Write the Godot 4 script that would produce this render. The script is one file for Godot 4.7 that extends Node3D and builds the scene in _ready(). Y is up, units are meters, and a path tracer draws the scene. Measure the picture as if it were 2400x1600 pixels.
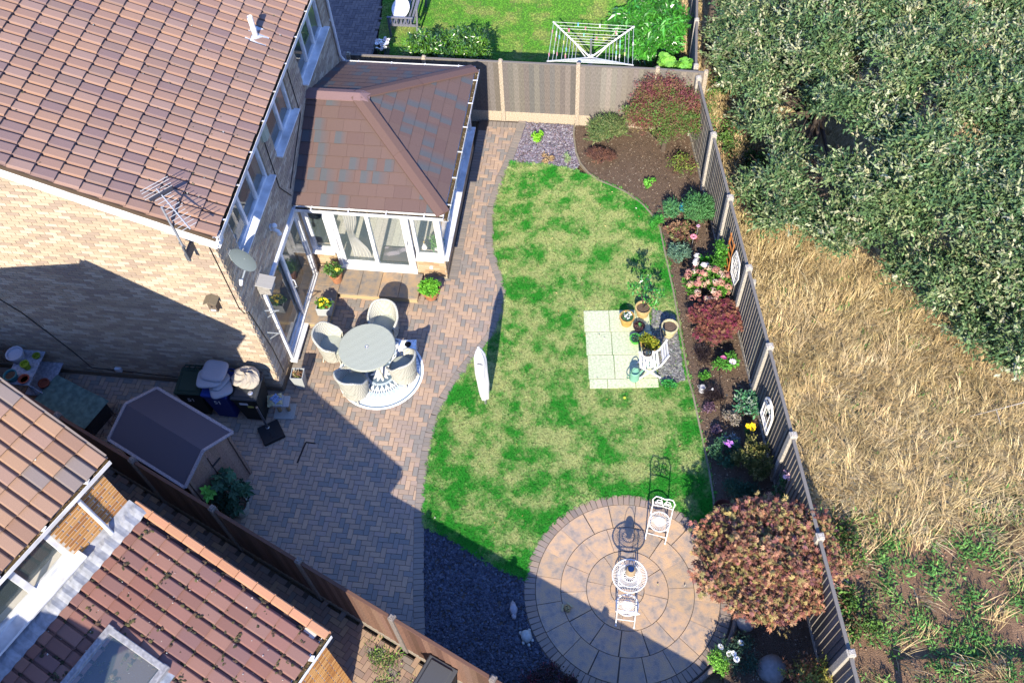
extends Node3D
# Back garden of a brick house seen from a drone: y up, metres, patio surface at y = 0.

var rng := RandomNumberGenerator.new()
var M := {}
var T := {}
var used := {}
var cam: Camera3D
var nz := FastNoiseLite.new()

class MB:
	var v := PackedVector3Array()
	var n := PackedVector3Array()
	var c := PackedColorArray()
	var t := PackedVector2Array()
	var col := Color.WHITE
	var xf := Transform3D()
	func tri(p: Vector3, q: Vector3, r: Vector3) -> void:
		p = xf * p; q = xf * q; r = xf * r
		var m := (q - p).cross(r - p).normalized()
		v.append(p); v.append(r); v.append(q)
		for i in 3:
			n.append(m); c.append(col); t.append(Vector2.ZERO)
	func trin(p: Vector3, q: Vector3, r: Vector3, a: Vector3, b: Vector3, d: Vector3) -> void:
		v.append(xf * p); v.append(xf * r); v.append(xf * q)
		n.append((xf.basis * a).normalized()); n.append((xf.basis * d).normalized()); n.append((xf.basis * b).normalized())
		for i in 3:
			c.append(col); t.append(Vector2.ZERO)
	func quad(p: Vector3, q: Vector3, r: Vector3, s: Vector3) -> void:
		tri(p, q, r); tri(p, r, s)
	func quaduv(p: Vector3, q: Vector3, r: Vector3, s: Vector3, a := Vector2(0, 1), b := Vector2(1, 1), e := Vector2(1, 0), d := Vector2(0, 0)) -> void:
		quad(p, q, r, s)
		var k := t.size() - 6
		t[k] = a; t[k + 1] = e; t[k + 2] = b; t[k + 3] = a; t[k + 4] = d; t[k + 5] = e
	func box(o: Vector3, s: Vector3, b := Basis(), ch := 0.0) -> void:
		var h := s * 0.5
		var ax := [b.x, b.y, b.z]
		var ex := [h.x, h.y, h.z]
		if ch <= 0.0:
			for a in 3:
				var i := (a + 1) % 3
				var j := (a + 2) % 3
				for g in [-1.0, 1.0]:
					var m: Vector3 = o + ax[a] * ex[a] * g
					var p: Vector3 = ax[i] * ex[i]
					var q: Vector3 = ax[j] * ex[j] * g
					quad(m - p - q, m + p - q, m + p + q, m - p + q)
			return
		var P := func(sx, sy, sz, w): # corner point lying on face w
			var k := Vector3(h.x - (0.0 if w == 0 else ch), h.y - (0.0 if w == 1 else ch), h.z - (0.0 if w == 2 else ch))
			return o + b.x * k.x * sx + b.y * k.y * sy + b.z * k.z * sz
		for a in 3:
			var i := (a + 1) % 3
			var j := (a + 2) % 3
			for g in [-1.0, 1.0]:
				var cs := []
				for e in [[-1, -1], [1, -1], [1, 1], [-1, 1]]:
					var s3 := [0.0, 0.0, 0.0]
					s3[a] = g; s3[i] = e[0] * 1.0; s3[j] = e[1] * g
					cs.append(P.call(s3[0], s3[1], s3[2], a))
				quad(cs[0], cs[1], cs[2], cs[3])
		for a in 3: # chamfers along axis a between faces i and j
			var i := (a + 1) % 3
			var j := (a + 2) % 3
			for gi in [-1.0, 1.0]:
				for gj in [-1.0, 1.0]:
					var q := []
					for e in [[-1.0, i], [1.0, i], [1.0, j], [-1.0, j]]:
						var s3 := [0.0, 0.0, 0.0]
						s3[a] = e[0]; s3[i] = gi; s3[j] = gj
						q.append(P.call(s3[0], s3[1], s3[2], e[1]))
					if gi * gj > 0:
						quad(q[0], q[3], q[2], q[1]) if false else _face(q, ax[i] * gi + ax[j] * gj)
					else:
						_face(q, ax[i] * gi + ax[j] * gj)
		for sx in [-1.0, 1.0]:
			for sy in [-1.0, 1.0]:
				for sz in [-1.0, 1.0]:
					var q := [P.call(sx, sy, sz, 0), P.call(sx, sy, sz, 1), P.call(sx, sy, sz, 2)]
					_face(q, b.x * sx + b.y * sy + b.z * sz)
	func _face(q: Array, out: Vector3) -> void:
		var m: Vector3 = (q[1] - q[0]).cross(q[2] - q[0])
		if m.dot(out) < 0:
			q.reverse()
		if q.size() == 4:
			quad(q[0], q[1], q[2], q[3])
		else:
			tri(q[0], q[1], q[2])
	func bar(a: Vector3, b: Vector3, w: float, h := -1.0, up := Vector3.UP, ch := 0.0) -> void:
		if h < 0: h = w
		var d := b - a
		var z := d.normalized()
		if absf(z.dot(up)) > 0.98: up = Vector3.RIGHT
		var x := up.cross(z).normalized()
		box((a + b) * 0.5, Vector3(w, h, d.length()), Basis(x, z.cross(x), z), ch)
	func tube(p: Array, r: Array, seg := 6, cap := true) -> void:
		var rings := []
		var prev := Vector3.ZERO
		for i in p.size():
			var d: Vector3 = (p[mini(i + 1, p.size() - 1)] - p[maxi(i - 1, 0)]).normalized()
			var x := prev - d * prev.dot(d)
			if x.length() < 0.01:
				x = d.cross(Vector3.UP if absf(d.y) < 0.9 else Vector3.RIGHT)
			x = x.normalized(); prev = x
			var y := d.cross(x)
			var ring := []
			for k in seg:
				var a := TAU * k / seg
				ring.append(x * cos(a) + y * sin(a))
			rings.append(ring)
		for i in p.size() - 1:
			for k in seg:
				var l := (k + 1) % seg
				var a: Vector3 = rings[i][k]; var b: Vector3 = rings[i][l]; var e: Vector3 = rings[i + 1][l]; var f: Vector3 = rings[i + 1][k]
				var ra: float = r[mini(i, r.size() - 1)]; var rb: float = r[mini(i + 1, r.size() - 1)]
				trin(p[i] + a * ra, p[i] + b * ra, p[i + 1] + e * rb, a, b, e)
				trin(p[i] + a * ra, p[i + 1] + e * rb, p[i + 1] + f * rb, a, e, f)
		if cap:
			for e in [0, p.size() - 1]:
				var rr: float = r[mini(e, r.size() - 1)]
				for k in range(1, seg - 1):
					if e == 0: tri(p[0] + rings[0][0] * rr, p[0] + rings[0][k + 1] * rr, p[0] + rings[0][k] * rr)
					else: tri(p[e] + rings[e][0] * rr, p[e] + rings[e][k] * rr, p[e] + rings[e][k + 1] * rr)
	func lathe(prof: Array, seg := 20, o := Vector3.ZERO, sx := 1.0, sz := 1.0) -> void: # profile of (radius, y), outside is to the right when going up
		for i in prof.size() - 1:
			var a: Vector2 = prof[i]; var b: Vector2 = prof[i + 1]
			var d := b - a
			var nn := Vector2(d.y, -d.x).normalized()
			for k in seg:
				var t0 := TAU * k / seg; var t1 := TAU * (k + 1) / seg
				var u := Vector3(cos(t0) * sx, 0, -sin(t0) * sz); var w := Vector3(cos(t1) * sx, 0, -sin(t1) * sz)
				var n0 := Vector3(u.x * nn.x, nn.y, u.z * nn.x); var n1 := Vector3(w.x * nn.x, nn.y, w.z * nn.x)
				var p0 := o + u * a.x + Vector3.UP * a.y; var p1 := o + w * a.x + Vector3.UP * a.y
				var p2 := o + w * b.x + Vector3.UP * b.y; var p3 := o + u * b.x + Vector3.UP * b.y
				if a.x > 1e-5: trin(p0, p1, p2, n0, n1, n1)
				if b.x > 1e-5: trin(p0, p2, p3, n0, n1, n0)
	func prism(poly: PackedVector2Array, y0: float, y1: float, sides := true) -> void: # polygon of (x, z)
		var area := 0.0
		for i in poly.size():
			area += poly[i].cross(poly[(i + 1) % poly.size()])
		if area > 0: poly.reverse()
		var ix := Geometry2D.triangulate_polygon(poly)
		for i in range(0, ix.size(), 3):
			var a := poly[ix[i]]; var b := poly[ix[i + 1]]; var d := poly[ix[i + 2]]
			if (b - a).cross(d - a) > 0:
				var e := b
				b = d; d = e
			tri(Vector3(a.x, y1, a.y), Vector3(b.x, y1, b.y), Vector3(d.x, y1, d.y))
		if sides:
			for i in poly.size():
				var a := poly[i]; var b := poly[(i + 1) % poly.size()]
				quad(Vector3(a.x, y0, a.y), Vector3(b.x, y0, b.y), Vector3(b.x, y1, b.y), Vector3(a.x, y1, a.y))
	func ball(o: Vector3, r: Vector3, seg := 10, rings := 6, bump := 0.0, sd := 1) -> void:
		var P := func(i, k):
			var la: float = PI * i / rings - PI / 2
			var lo: float = TAU * (k % seg) / seg
			var u := Vector3(cos(la) * cos(lo), sin(la), cos(la) * sin(lo))
			var f: float = 1.0 + bump * sin(u.x * 5.1 + sd) * sin(u.y * 4.3 + sd * 2.0) + bump * 0.6 * sin(u.z * 7.7 + sd * 3.0)
			return [o + u * r * f, u]
		for i in rings:
			for k in seg:
				var a = P.call(i, k); var b = P.call(i, k + 1); var d = P.call(i + 1, k + 1); var e = P.call(i + 1, k)
				trin(a[0], d[0], b[0], a[1], d[1], b[1]) if i < rings - 1 else trin(a[0], d[0], b[0], a[1], d[1], b[1])
				trin(a[0], e[0], d[0], a[1], e[1], d[1])
	func mesh() -> ArrayMesh:
		var a := []
		a.resize(Mesh.ARRAY_MAX)
		a[Mesh.ARRAY_VERTEX] = v; a[Mesh.ARRAY_NORMAL] = n; a[Mesh.ARRAY_COLOR] = c; a[Mesh.ARRAY_TEX_UV] = t
		var m := ArrayMesh.new()
		if v.size(): m.add_surface_from_arrays(Mesh.PRIMITIVE_TRIANGLES, a)
		return m

class SB: # copies with a colour each
	var b := PackedFloat32Array()
	func add(t: Transform3D, c := Color.WHITE) -> void:
		var x := t.basis.x; var y := t.basis.y; var z := t.basis.z; var o := t.origin
		b.append_array(PackedFloat32Array([x.x, y.x, z.x, o.x, x.y, y.y, z.y, o.y, x.z, y.z, z.z, o.z, c.r, c.g, c.b, 1.0]))

func numbered(called: String) -> String:
	used[called] = used.get(called, -1) + 1
	return called if used[called] == 0 else "%s_%03d" % [called, used[called]]

func tag(o: Node, label := "", category := "", group := "", kind := "") -> Node:
	if label: o.set_meta("label", label)
	if category: o.set_meta("category", category)
	if group: o.set_meta("group", group)
	if kind: o.set_meta("kind", kind)
	return o

func thing(called: String, label: String, category: String, at := Vector3.ZERO, turn := 0.0, group := "") -> Node3D:
	var o := Node3D.new()
	o.name = numbered(called)
	add_child(o)
	o.position = at
	o.rotation.y = turn
	tag(o, label, category, group)
	return o

func obj(called: String, shape, m: Material, parent: Node3D = self, world := false) -> MeshInstance3D:
	var o := MeshInstance3D.new()
	o.mesh = shape.mesh() if shape is MB else shape
	o.material_override = m
	o.name = numbered(called) if parent == self else called
	parent.add_child(o, true)
	if world and parent != self: o.transform = parent.global_transform.affine_inverse()
	return o

func struct(called: String, shape, m: Material) -> MeshInstance3D:
	var o := obj(called, shape, m)
	o.set_meta("kind", "structure")
	return o

func scatter(called: String, shape: Mesh, m: Material, s: SB, parent: Node3D = self, world := true, stuff := true) -> MultiMeshInstance3D:
	var mm := MultiMesh.new()
	mm.transform_format = MultiMesh.TRANSFORM_3D
	mm.use_colors = true
	mm.mesh = shape
	mm.instance_count = s.b.size() / 16
	if s.b.size() == 0: return null
	mm.buffer = s.b
	var o := MultiMeshInstance3D.new()
	o.multimesh = mm
	o.material_override = m
	o.name = numbered(called) if parent == self else called
	parent.add_child(o, true)
	if world and parent != self: o.transform = parent.global_transform.affine_inverse()
	if stuff: o.set_meta("kind", "stuff")
	return o

func dup(root: Node3D, at: Vector3, turn: float, label := "") -> Node3D:
	var r: Node3D = root.duplicate()
	var stem: String = root.name
	r.name = numbered(stem)
	add_child(r)
	r.position = at
	r.rotation = Vector3(0, turn, 0)
	if label: r.set_meta("label", label)
	return r

func ntex(freq: float, oct: int, lo: float, hi: float, sd: int, kind := FastNoiseLite.TYPE_SIMPLEX_SMOOTH, size := 512) -> Texture2D:
	var f := FastNoiseLite.new()
	f.noise_type = kind; f.seed = sd; f.frequency = freq
	f.fractal_type = FastNoiseLite.FRACTAL_FBM; f.fractal_octaves = oct
	var g := Gradient.new()
	g.set_color(0, Color(lo, lo, lo)); g.set_color(1, Color(hi, hi, hi))
	var t := NoiseTexture2D.new()
	t.width = size; t.height = size; t.seamless = true; t.noise = f; t.color_ramp = g
	return t

func mat(c: Color, rough := 0.8, tex: Texture2D = null, scale = 1.0, bump: Texture2D = null, depth := 0.0) -> StandardMaterial3D:
	var m := StandardMaterial3D.new()
	m.albedo_color = c.linear_to_srgb()
	m.albedo_color.a = 1.0
	m.roughness = rough
	m.vertex_color_use_as_albedo = true
	m.albedo_texture = tex
	if bump:
		m.heightmap_enabled = true; m.heightmap_texture = bump; m.heightmap_scale = depth
	m.uv1_triplanar = true; m.uv1_world_triplanar = true
	m.uv1_scale = scale if scale is Vector3 else Vector3.ONE * scale
	m.metallic_specular = 0.35
	return m

func leafmat(rough := 0.6, spec := 0.35, back := 0.35) -> StandardMaterial3D:
	var m := StandardMaterial3D.new()
	m.roughness = rough; m.vertex_color_use_as_albedo = true; m.metallic_specular = spec
	m.cull_mode = BaseMaterial3D.CULL_DISABLED
	m.backlight_enabled = true; m.backlight = Color(back, back, back)
	return m

func uvmat(tex: Texture2D, rough := 0.8) -> StandardMaterial3D:
	var m := StandardMaterial3D.new()
	m.albedo_texture = tex; m.roughness = rough; m.vertex_color_use_as_albedo = true
	m.metallic_specular = 0.3
	return m

func seen(p: Vector3, slack := 1.0) -> bool:
	var q := cam.transform.affine_inverse() * p
	return q.z < 0 and absf(q.x / -q.z) < 0.557 * slack and absf(q.y / -q.z) < 0.3712 * slack

func jit(c: Color, s: float) -> Color:
	var f := 1.0 + rng.randf_range(-s, s)
	return Color(c.r * f * (1 + rng.randf_range(-s, s) * 0.3), c.g * f, c.b * f * (1 + rng.randf_range(-s, s) * 0.3))

func pick(a: Array):
	return a[rng.randi() % a.size()]

func V(x: float, y: float, z: float) -> Vector3:
	return Vector3(x, y, z)

func poly(a: Array) -> PackedVector2Array:
	var p := PackedVector2Array()
	for i in range(0, a.size(), 2):
		p.append(Vector2(a[i], a[i + 1]))
	return p

# Pieces laid into a surface: the nearest in view as parts of their own, the rest as one part of kind stuff. Each piece is [Transform3D, tone].
func lay(parent: Node3D, called: String, rest: String, make: Callable, pieces: Array, tones: Array, m: Material, most := 300) -> void:
	var near := []
	var far := []
	var eye := cam.position
	for p in pieces:
		if seen(p[0].origin, 0.99): near.append(p)
		elif seen(p[0].origin, 1.25): far.append(p)
	near.sort_custom(func(a, b): return a[0].origin.distance_squared_to(eye) < b[0].origin.distance_squared_to(eye))
	var meshes := []
	for t in tones:
		meshes.append(make.call(t))
	for p in near.slice(0, most):
		var o := obj(called, meshes[p[1]], m, parent)
		o.transform = parent.global_transform.affine_inverse() * p[0]
	var s := SB.new()
	for p in near.slice(most) + far:
		s.add(p[0], tones[p[1]])
	scatter(rest, make.call(Color.WHITE), m, s, parent)

# boxes for a wall with rectangular holes: u along ud, v up
func holed(b: MB, o: Vector3, ud: Vector3, nd: Vector3, u0: float, u1: float, v0: float, v1: float, th: float, holes: Array) -> void:
	var us := [u0, u1]
	var vs := [v0, v1]
	for h in holes:
		us.append_array([clampf(h[0], u0, u1), clampf(h[1], u0, u1)]); vs.append_array([clampf(h[2], v0, v1), clampf(h[3], v0, v1)])
	us.sort(); vs.sort()
	for i in us.size() - 1:
		for j in vs.size() - 1:
			if us[i + 1] - us[i] < 1e-4 or vs[j + 1] - vs[j] < 1e-4: continue
			var um: float = (us[i] + us[i + 1]) / 2; var vm: float = (vs[j] + vs[j + 1]) / 2
			if holes.any(func(h): return um > h[0] and um < h[1] and vm > h[2] and vm < h[3]): continue
			b.box(o + ud * um + Vector3.UP * vm - nd * th / 2, Vector3(us[i + 1] - us[i], vs[j + 1] - vs[j], th), Basis(ud, Vector3.UP, nd) if ud.cross(Vector3.UP).dot(nd) > 0 else Basis(-ud, Vector3.UP, nd))

# stretcher bond bricks over a wall face; top(u) is the height of the wall at u
func brickwork(o: Vector3, ud: Vector3, nd: Vector3, u0: float, u1: float, v0: float, top: Callable, holes: Array, ntone: int) -> Array:
	var out := []
	var row := 0
	var v := v0
	var base := Basis(ud, Vector3.UP, nd) if ud.cross(Vector3.UP).dot(nd) > 0 else Basis(-ud, Vector3.UP, nd)
	while v < 9.0:
		var u := u0 - (0.1125 if row % 2 else 0.0)
		var any := false
		while u < u1 - 0.02:
			var a := maxf(u, u0); var e := minf(u + 0.215, u1)
			if e - a > 0.03 and v + 0.065 < minf(top.call(a), top.call(e)):
				any = true
				var bad := false
				for h in holes:
					if e > h[0] and a < h[1] and v + 0.065 > h[2] and v < h[3]:
						if a < h[0] - 0.04: e = h[0]
						elif e > h[1] + 0.04: a = h[1]
						else: bad = true
				if not bad:
					var t := Transform3D(base.scaled_local(Vector3((e - a) / 0.215, 1, 1)), o + ud * ((a + e) / 2) + Vector3.UP * (v + 0.0325) + nd * rng.randf_range(0.0, 0.002))
					out.append([t, rng.randi() % ntone])
			u += 0.225
		if not any and v > 1.0: break
		v += 0.075
		row += 1
	return out

func brick_mesh(c: Color) -> ArrayMesh:
	var b := MB.new()
	b.col = c
	b.box(Vector3(0, 0, 0.0), Vector3(0.215, 0.065, 0.016))
	return b.mesh()

# ---------------------------------------------------------------- foliage
func leaf_cluster(n: int, r: float, l: float, w: float, sd: int, up := 0.4, vary := 0.3, droop := 0.0) -> ArrayMesh:
	var g := RandomNumberGenerator.new()
	g.seed = sd
	var b := MB.new()
	for i in n:
		var d := Vector3(g.randfn(), g.randfn() + up, g.randfn()).normalized()
		var p := Vector3(g.randfn(), g.randfn() * 0.7, g.randfn()).normalized() * r * pow(g.randf(), 0.5)
		var s := d.cross(Vector3(g.randfn(), g.randfn(), g.randfn())).normalized() * w * 0.5
		var nn := d.cross(s).normalized()
		if nn.y < 0: nn = -nn
		var ll := l * g.randf_range(0.6, 1.2)
		var m := p + d * ll * 0.45 - nn * w * 0.12
		var t := p + d * ll - Vector3.UP * ll * droop
		var k := 1.0 + g.randf_range(-vary, vary)
		b.col = Color(k, k, k)
		b.tri(p, m + s, t); b.tri(p, t, m - s)
	return b.mesh()

func palm_leaf(n: int, r: float, l: float, w: float, sd: int, lobes := 7) -> ArrayMesh: # hand-shaped leaves
	var g := RandomNumberGenerator.new()
	g.seed = sd
	var b := MB.new()
	for i in n:
		var p := Vector3(g.randf_range(-1, 1), g.randf_range(-0.6, 0.6), g.randf_range(-1, 1)) * r
		var nn := Vector3(g.randfn() * 0.5, 1.0, g.randfn() * 0.5).normalized()
		var x := nn.cross(Vector3(g.randfn(), 0.1, g.randfn())).normalized()
		var z := nn.cross(x)
		var k := 1.0 + g.randf_range(-0.3, 0.3)
		b.col = Color(k, k, k)
		for j in lobes:
			var a := lerpf(-2.1, 2.1, j / float(lobes - 1))
			var ll := l * (1.0 - 0.22 * absf(a))
			var d := x * cos(a) + z * sin(a)
			var s := (z * cos(a) - x * sin(a)) * w * 0.5
			var t := p + d * ll - nn * ll * 0.25
			b.tri(p, p + d * ll * 0.5 + s, t); b.tri(p, t, p + d * ll * 0.5 - s)
	return b.mesh()

func spray(n: int, l: float, w: float, sd: int, per := 12, spread_ := 0.5) -> ArrayMesh: # upright twigs set with narrow leaves
	var g := RandomNumberGenerator.new()
	g.seed = sd
	var b := MB.new()
	for i in n:
		var d := Vector3(g.randfn() * spread_, 1, g.randfn() * spread_).normalized()
		var ll := l * g.randf_range(0.6, 1.1)
		for j in per:
			var p := d * ll * (j + 0.5) / per
			var e := (d + Vector3(g.randfn(), g.randfn(), g.randfn()) * 0.9).normalized()
			var s := e.cross(d).normalized() * w * 0.5
			var k := 1.0 + g.randf_range(-0.3, 0.3)
			b.col = Color(k, k, k)
			var q := l * 0.22
			b.tri(p, p + e * q * 0.5 + s, p + e * q); b.tri(p, p + e * q, p + e * q * 0.5 - s)
	return b.mesh()

# copies of a leaf cluster through ellipsoidal clumps [[centre, radii], ...]; n copies in each
func leafy(parent: Node3D, called: String, clumps: Array, n: int, m: Mesh, ma: Material, cols: Array, shell := 0.45, scale := 1.0, upright := false) -> void:
	var s := SB.new()
	for c in clumps:
		for i in n:
			var d := Vector3(rng.randfn(), rng.randfn(), rng.randfn()).normalized()
			var r := lerpf(shell, 1.0, rng.randf())
			if rng.randf() < 0.06: r *= 1.15
			var p: Vector3 = c[0] + d * c[1] * r
			var f := scale * rng.randf_range(0.7, 1.25)
			var bs := Basis(Vector3.UP, rng.randf() * TAU)
			if upright: bs = Basis(Vector3(-d.z, 0, d.x).normalized() if absf(d.x) + absf(d.z) > 0.01 else Vector3.RIGHT, rng.randf_range(-0.1, 0.7) * -1.0).orthonormalized() * bs
			else: bs = Basis.from_euler(Vector3(rng.randf_range(-0.7, 0.7), rng.randf() * TAU, rng.randf_range(-0.7, 0.7)))
			s.add(Transform3D(bs.scaled_local(Vector3(f, f, f)), p), jit(pick(cols), 0.25))
	scatter(called, m, ma, s, parent, false)

func stems(parent: Node3D, called: String, ends: Array, r: float, m: Material, base := Vector3.ZERO, col := Color.WHITE) -> void:
	var b := MB.new()
	b.col = col
	for e in ends:
		var mid: Vector3 = base.lerp(e, 0.5) + Vector3(rng.randf_range(-1, 1), 0.3, rng.randf_range(-1, 1)) * base.distance_to(e) * 0.12
		b.tube([base, mid, e], [r, r * 0.7, r * 0.3], 5)
	obj(called, b, m, parent)

# a rounded heap of clumps filling an ellipsoid
func heap(o: Vector3, r: Vector3, n: int, size: float) -> Array:
	var out := []
	for i in n:
		var d := Vector3(rng.randfn(), absf(rng.randfn()) * 0.9 - 0.15, rng.randfn()).normalized()
		var f := rng.randf_range(0.45, 0.85)
		out.append([o + d * r * f, r * size * rng.randf_range(0.8, 1.25)])
	return out

func _ready() -> void:
	rng.seed = 7
	nz.seed = 3; nz.frequency = 1.0
	# camera, sky, sun, exposure
	cam = Camera3D.new()
	cam.name = "camera"
	cam.transform = Transform3D(Basis.from_euler(Vector3(-0.976, 0.18, -0.072), EULER_ORDER_YXZ), Vector3(6.025, 16.201, 8.675))
	cam.fov = 40.73
	cam.far = 400.0
	add_child(cam)
	var sm := ProceduralSkyMaterial.new()
	sm.sky_top_color = Color(0.27, 0.39, 0.63)
	sm.sky_horizon_color = Color(0.60, 0.68, 0.79)
	sm.sky_curve = 0.12
	sm.ground_bottom_color = Color(0.16, 0.18, 0.12)
	sm.ground_horizon_color = Color(0.42, 0.46, 0.46)
	var sky := Sky.new()
	sky.sky_material = sm
	var env := Environment.new()
	env.background_mode = Environment.BG_SKY
	env.sky = sky
	env.background_energy_multiplier = 1.85
	env.tonemap_mode = Environment.TONE_MAPPER_LINEAR
	env.tonemap_exposure = 2.3
	env.sdfgi_enabled = true; env.ssao_enabled = true; env.ssil_enabled = true
	var we := WorldEnvironment.new()
	we.name = "environment"
	we.environment = env
	add_child(we)
	var sun := DirectionalLight3D.new()
	sun.name = "sun"
	sun.light_energy = 1.6
	sun.light_color = Color(1.0, 0.955, 0.88)
	sun.light_angular_distance = 0.55
	sun.shadow_enabled = true
	add_child(sun)
	sun.look_at_from_position(Vector3.ZERO, Vector3(-0.03, -1.0, -1.43), Vector3.UP)
	make_materials()
	make_ground()
	make_patio()
	make_circle()
	make_house()
	make_conservatory()
	make_neighbour()
	make_fences()
	make_furniture()
	make_yard()
	make_lawn_things()
	make_border()
	make_next_garden()
	make_field()

func make_materials() -> void:
	T.fine = ntex(0.09, 4, 0.72, 1.0, 11)
	T.coarse = ntex(0.012, 4, 0.70, 1.0, 12)
	T.speck = ntex(0.25, 2, 0.55, 1.0, 13)
	T.cell = ntex(0.05, 2, 0.45, 1.0, 14, FastNoiseLite.TYPE_CELLULAR)
	T.grain = ntex(0.035, 5, 0.55, 1.0, 15)
	T.hgt = ntex(0.06, 4, 0.0, 1.0, 16)
	T.slabs = NoiseTexture2D.new()
	T.slabs.width = 512; T.slabs.height = 512; T.slabs.seamless = true
	var sn := FastNoiseLite.new()
	sn.seed = 41; sn.frequency = 0.006; sn.fractal_octaves = 5; sn.fractal_gain = 0.6
	T.slabs.noise = sn
	var sg := Gradient.new()
	sg.offsets = PackedFloat32Array([0.0, 0.36, 0.5, 0.62, 0.78, 1.0])
	sg.colors = PackedColorArray([Color(0.71, 0.60, 0.47), Color(0.67, 0.58, 0.48), Color(0.64, 0.565, 0.485), Color(0.61, 0.55, 0.49), Color(0.56, 0.52, 0.48), Color(0.49, 0.47, 0.45)])
	T.slabs.color_ramp = sg
	T.stone = ntex(0.02, 5, 0.78, 1.0, 17)
	M.plain = mat(Color.WHITE, 0.75)
	M.paver = mat(Color.WHITE, 0.9, T.fine, 3.0, T.hgt, 0.15)
	M.brick = mat(Color.WHITE, 0.92, T.fine, 4.0, T.hgt, 0.2)
	M.tile = mat(Color.WHITE, 0.9, T.fine, 2.5, T.hgt, 0.15)
	M.slab = mat(Color.WHITE, 0.85, T.stone, 1.2, T.hgt, 0.4)
	M.slabs = []
	for i in 7:
		var sm2 := mat(Color.WHITE, 0.88, T.slabs, 1.1, T.hgt, 0.4)
		sm2.uv1_offset = Vector3(i * 0.37, i * 0.21, i * 0.53)
		M.slabs.append(sm2)
	M.slate2 = mat(Color.WHITE, 0.8, T.stone, 1.6)
	M.mortar = mat(Color(0.46, 0.38, 0.27), 0.95, T.fine, 5.0)
	M.sand = mat(Color(0.22, 0.18, 0.11), 0.95, T.fine, 4.0)
	M.drysoil = mat(Color(0.30, 0.21, 0.145), 1.0, T.speck, 1.3, T.hgt, 2.5)
	M.joint = mat(Color(0.10, 0.08, 0.065), 0.95, T.fine, 4.0)
	M.white = mat(Color(0.80, 0.81, 0.82), 0.35, T.coarse, 0.35)
	M.glass = StandardMaterial3D.new()
	M.glass.transparency = BaseMaterial3D.TRANSPARENCY_ALPHA
	M.glass.albedo_color = Color(0.75, 0.85, 0.85, 0.08)
	M.glass.roughness = 0.02
	M.glass.metallic_specular = 0.6
	M.wood = mat(Color.WHITE, 0.9, T.grain, Vector3(7, 0.5, 7), T.grain, 0.25)
	M.plank = mat(Color.WHITE, 0.8, T.grain, Vector3(3, 3, 0.4))
	M.concrete = mat(Color(0.58, 0.54, 0.47), 0.95, T.grain, 1.6, T.hgt, 0.3)
	M.soil = mat(Color(0.21, 0.145, 0.10), 1.0, T.speck, 1.3, T.hgt, 2.5)
	M.lead = mat(Color(0.34, 0.36, 0.40), 0.5, T.coarse, 1.2)
	M.metal = mat(Color(0.5, 0.51, 0.53), 0.35)
	M.metal.metallic = 0.8
	M.black = mat(Color(0.015, 0.016, 0.018), 0.55, T.fine, 2.0)
	M.leaf = leafmat()
	M.gloss = leafmat(0.28, 0.6, 0.25)
	M.gloss2 = leafmat(0.42, 0.45, 0.3)
	M.straw = leafmat(0.8, 0.2, 0.35)
	M.bark = mat(Color(0.17, 0.13, 0.10), 0.95, T.grain, Vector3(5, 0.8, 5), T.hgt, 1.2)
	M.cloth = mat(Color.WHITE, 0.95, T.speck, 6.0)
	M.cloth.rim_enabled = true; M.cloth.rim = 0.2
	M.terra = mat(Color(0.42, 0.19, 0.095), 0.85, T.coarse, 2.0)
	M.tint = mat(Color.WHITE, 0.6, T.fine, 2.0)
	M.paint = mat(Color(0.62, 0.61, 0.58), 0.45)
	var w := Image.create(64, 64, false, Image.FORMAT_RGB8)
	for y in 64:
		for x in 64:
			var cx := x / 16; var cy := y / 16
			var fx := (x % 16) / 15.0; var fy := (y % 16) / 15.0
			var h := sin(PI * fy) if (cx + cy) % 2 == 0 else sin(PI * fx)
			var k := 0.45 + 0.55 * h
			w.set_pixel(x, y, Color(k, k, k))
	T.weave = ImageTexture.create_from_image(w)
	M.rattan = mat(Color(0.56, 0.56, 0.49), 0.7, T.weave, 9.0, T.weave, 0.5)
	M.rattan2 = mat(Color(0.47, 0.51, 0.44), 0.7, T.weave, Vector3(14, 14, 9), T.weave, 0.4)

const EDGE := [3.62,-8.81,3.53,-8.04,3.42,-7.33,3.32,-6.85,3.27,-6.41,3.22,-5.88,3.27,-5.3,3.33,-4.80,3.41,-4.47,3.50,-4.24,3.59,-4.02,3.69,-3.80,3.76,-3.55,3.80,-3.27,3.80,-2.92,3.76,-2.50,3.65,-2.13,3.50,-1.83,3.34,-1.55,3.18,-1.22,3.05,-0.90,2.92,-0.55,2.83,-0.15,2.79,0.28,2.785,0.64,2.80,1.02,2.83,1.40,2.86,1.76,2.89,2.05,2.96,2.44,3.05,2.99,3.15,3.55,3.28,4.15]
const BED := [4.84,-8.79,4.86,-8.38,4.96,-7.82,5.09,-7.46,5.31,-7.15,5.58,-6.92,5.92,-6.76,6.25,-6.59,6.65,-6.24,6.94,-5.85,7.08,-5.54,7.19,-4.93,7.30,-4.37,7.42,-3.77,7.53,-3.11,7.63,-2.49,7.78,-1.52,7.88,-1.15,8.03,-0.37,8.20,0.49,8.29,1.11,8.3,1.75]
const CC := Vector2(6.765, 3.03)
const FO := Vector2(-2.156, 2.219) # a post of the fence to the next house
const FD := Vector2(1.7217, 0.754)

func fence_at(k: float) -> Vector2:
	return FO + FD * k

func arc(a0: float, a1: float, r: float, n: int) -> Array:
	var out := []
	for i in n + 1:
		var a := lerpf(a0, a1, float(i) / n)
		out.append_array([CC.x + r * cos(a), CC.y + r * sin(a)])
	return out

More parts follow.
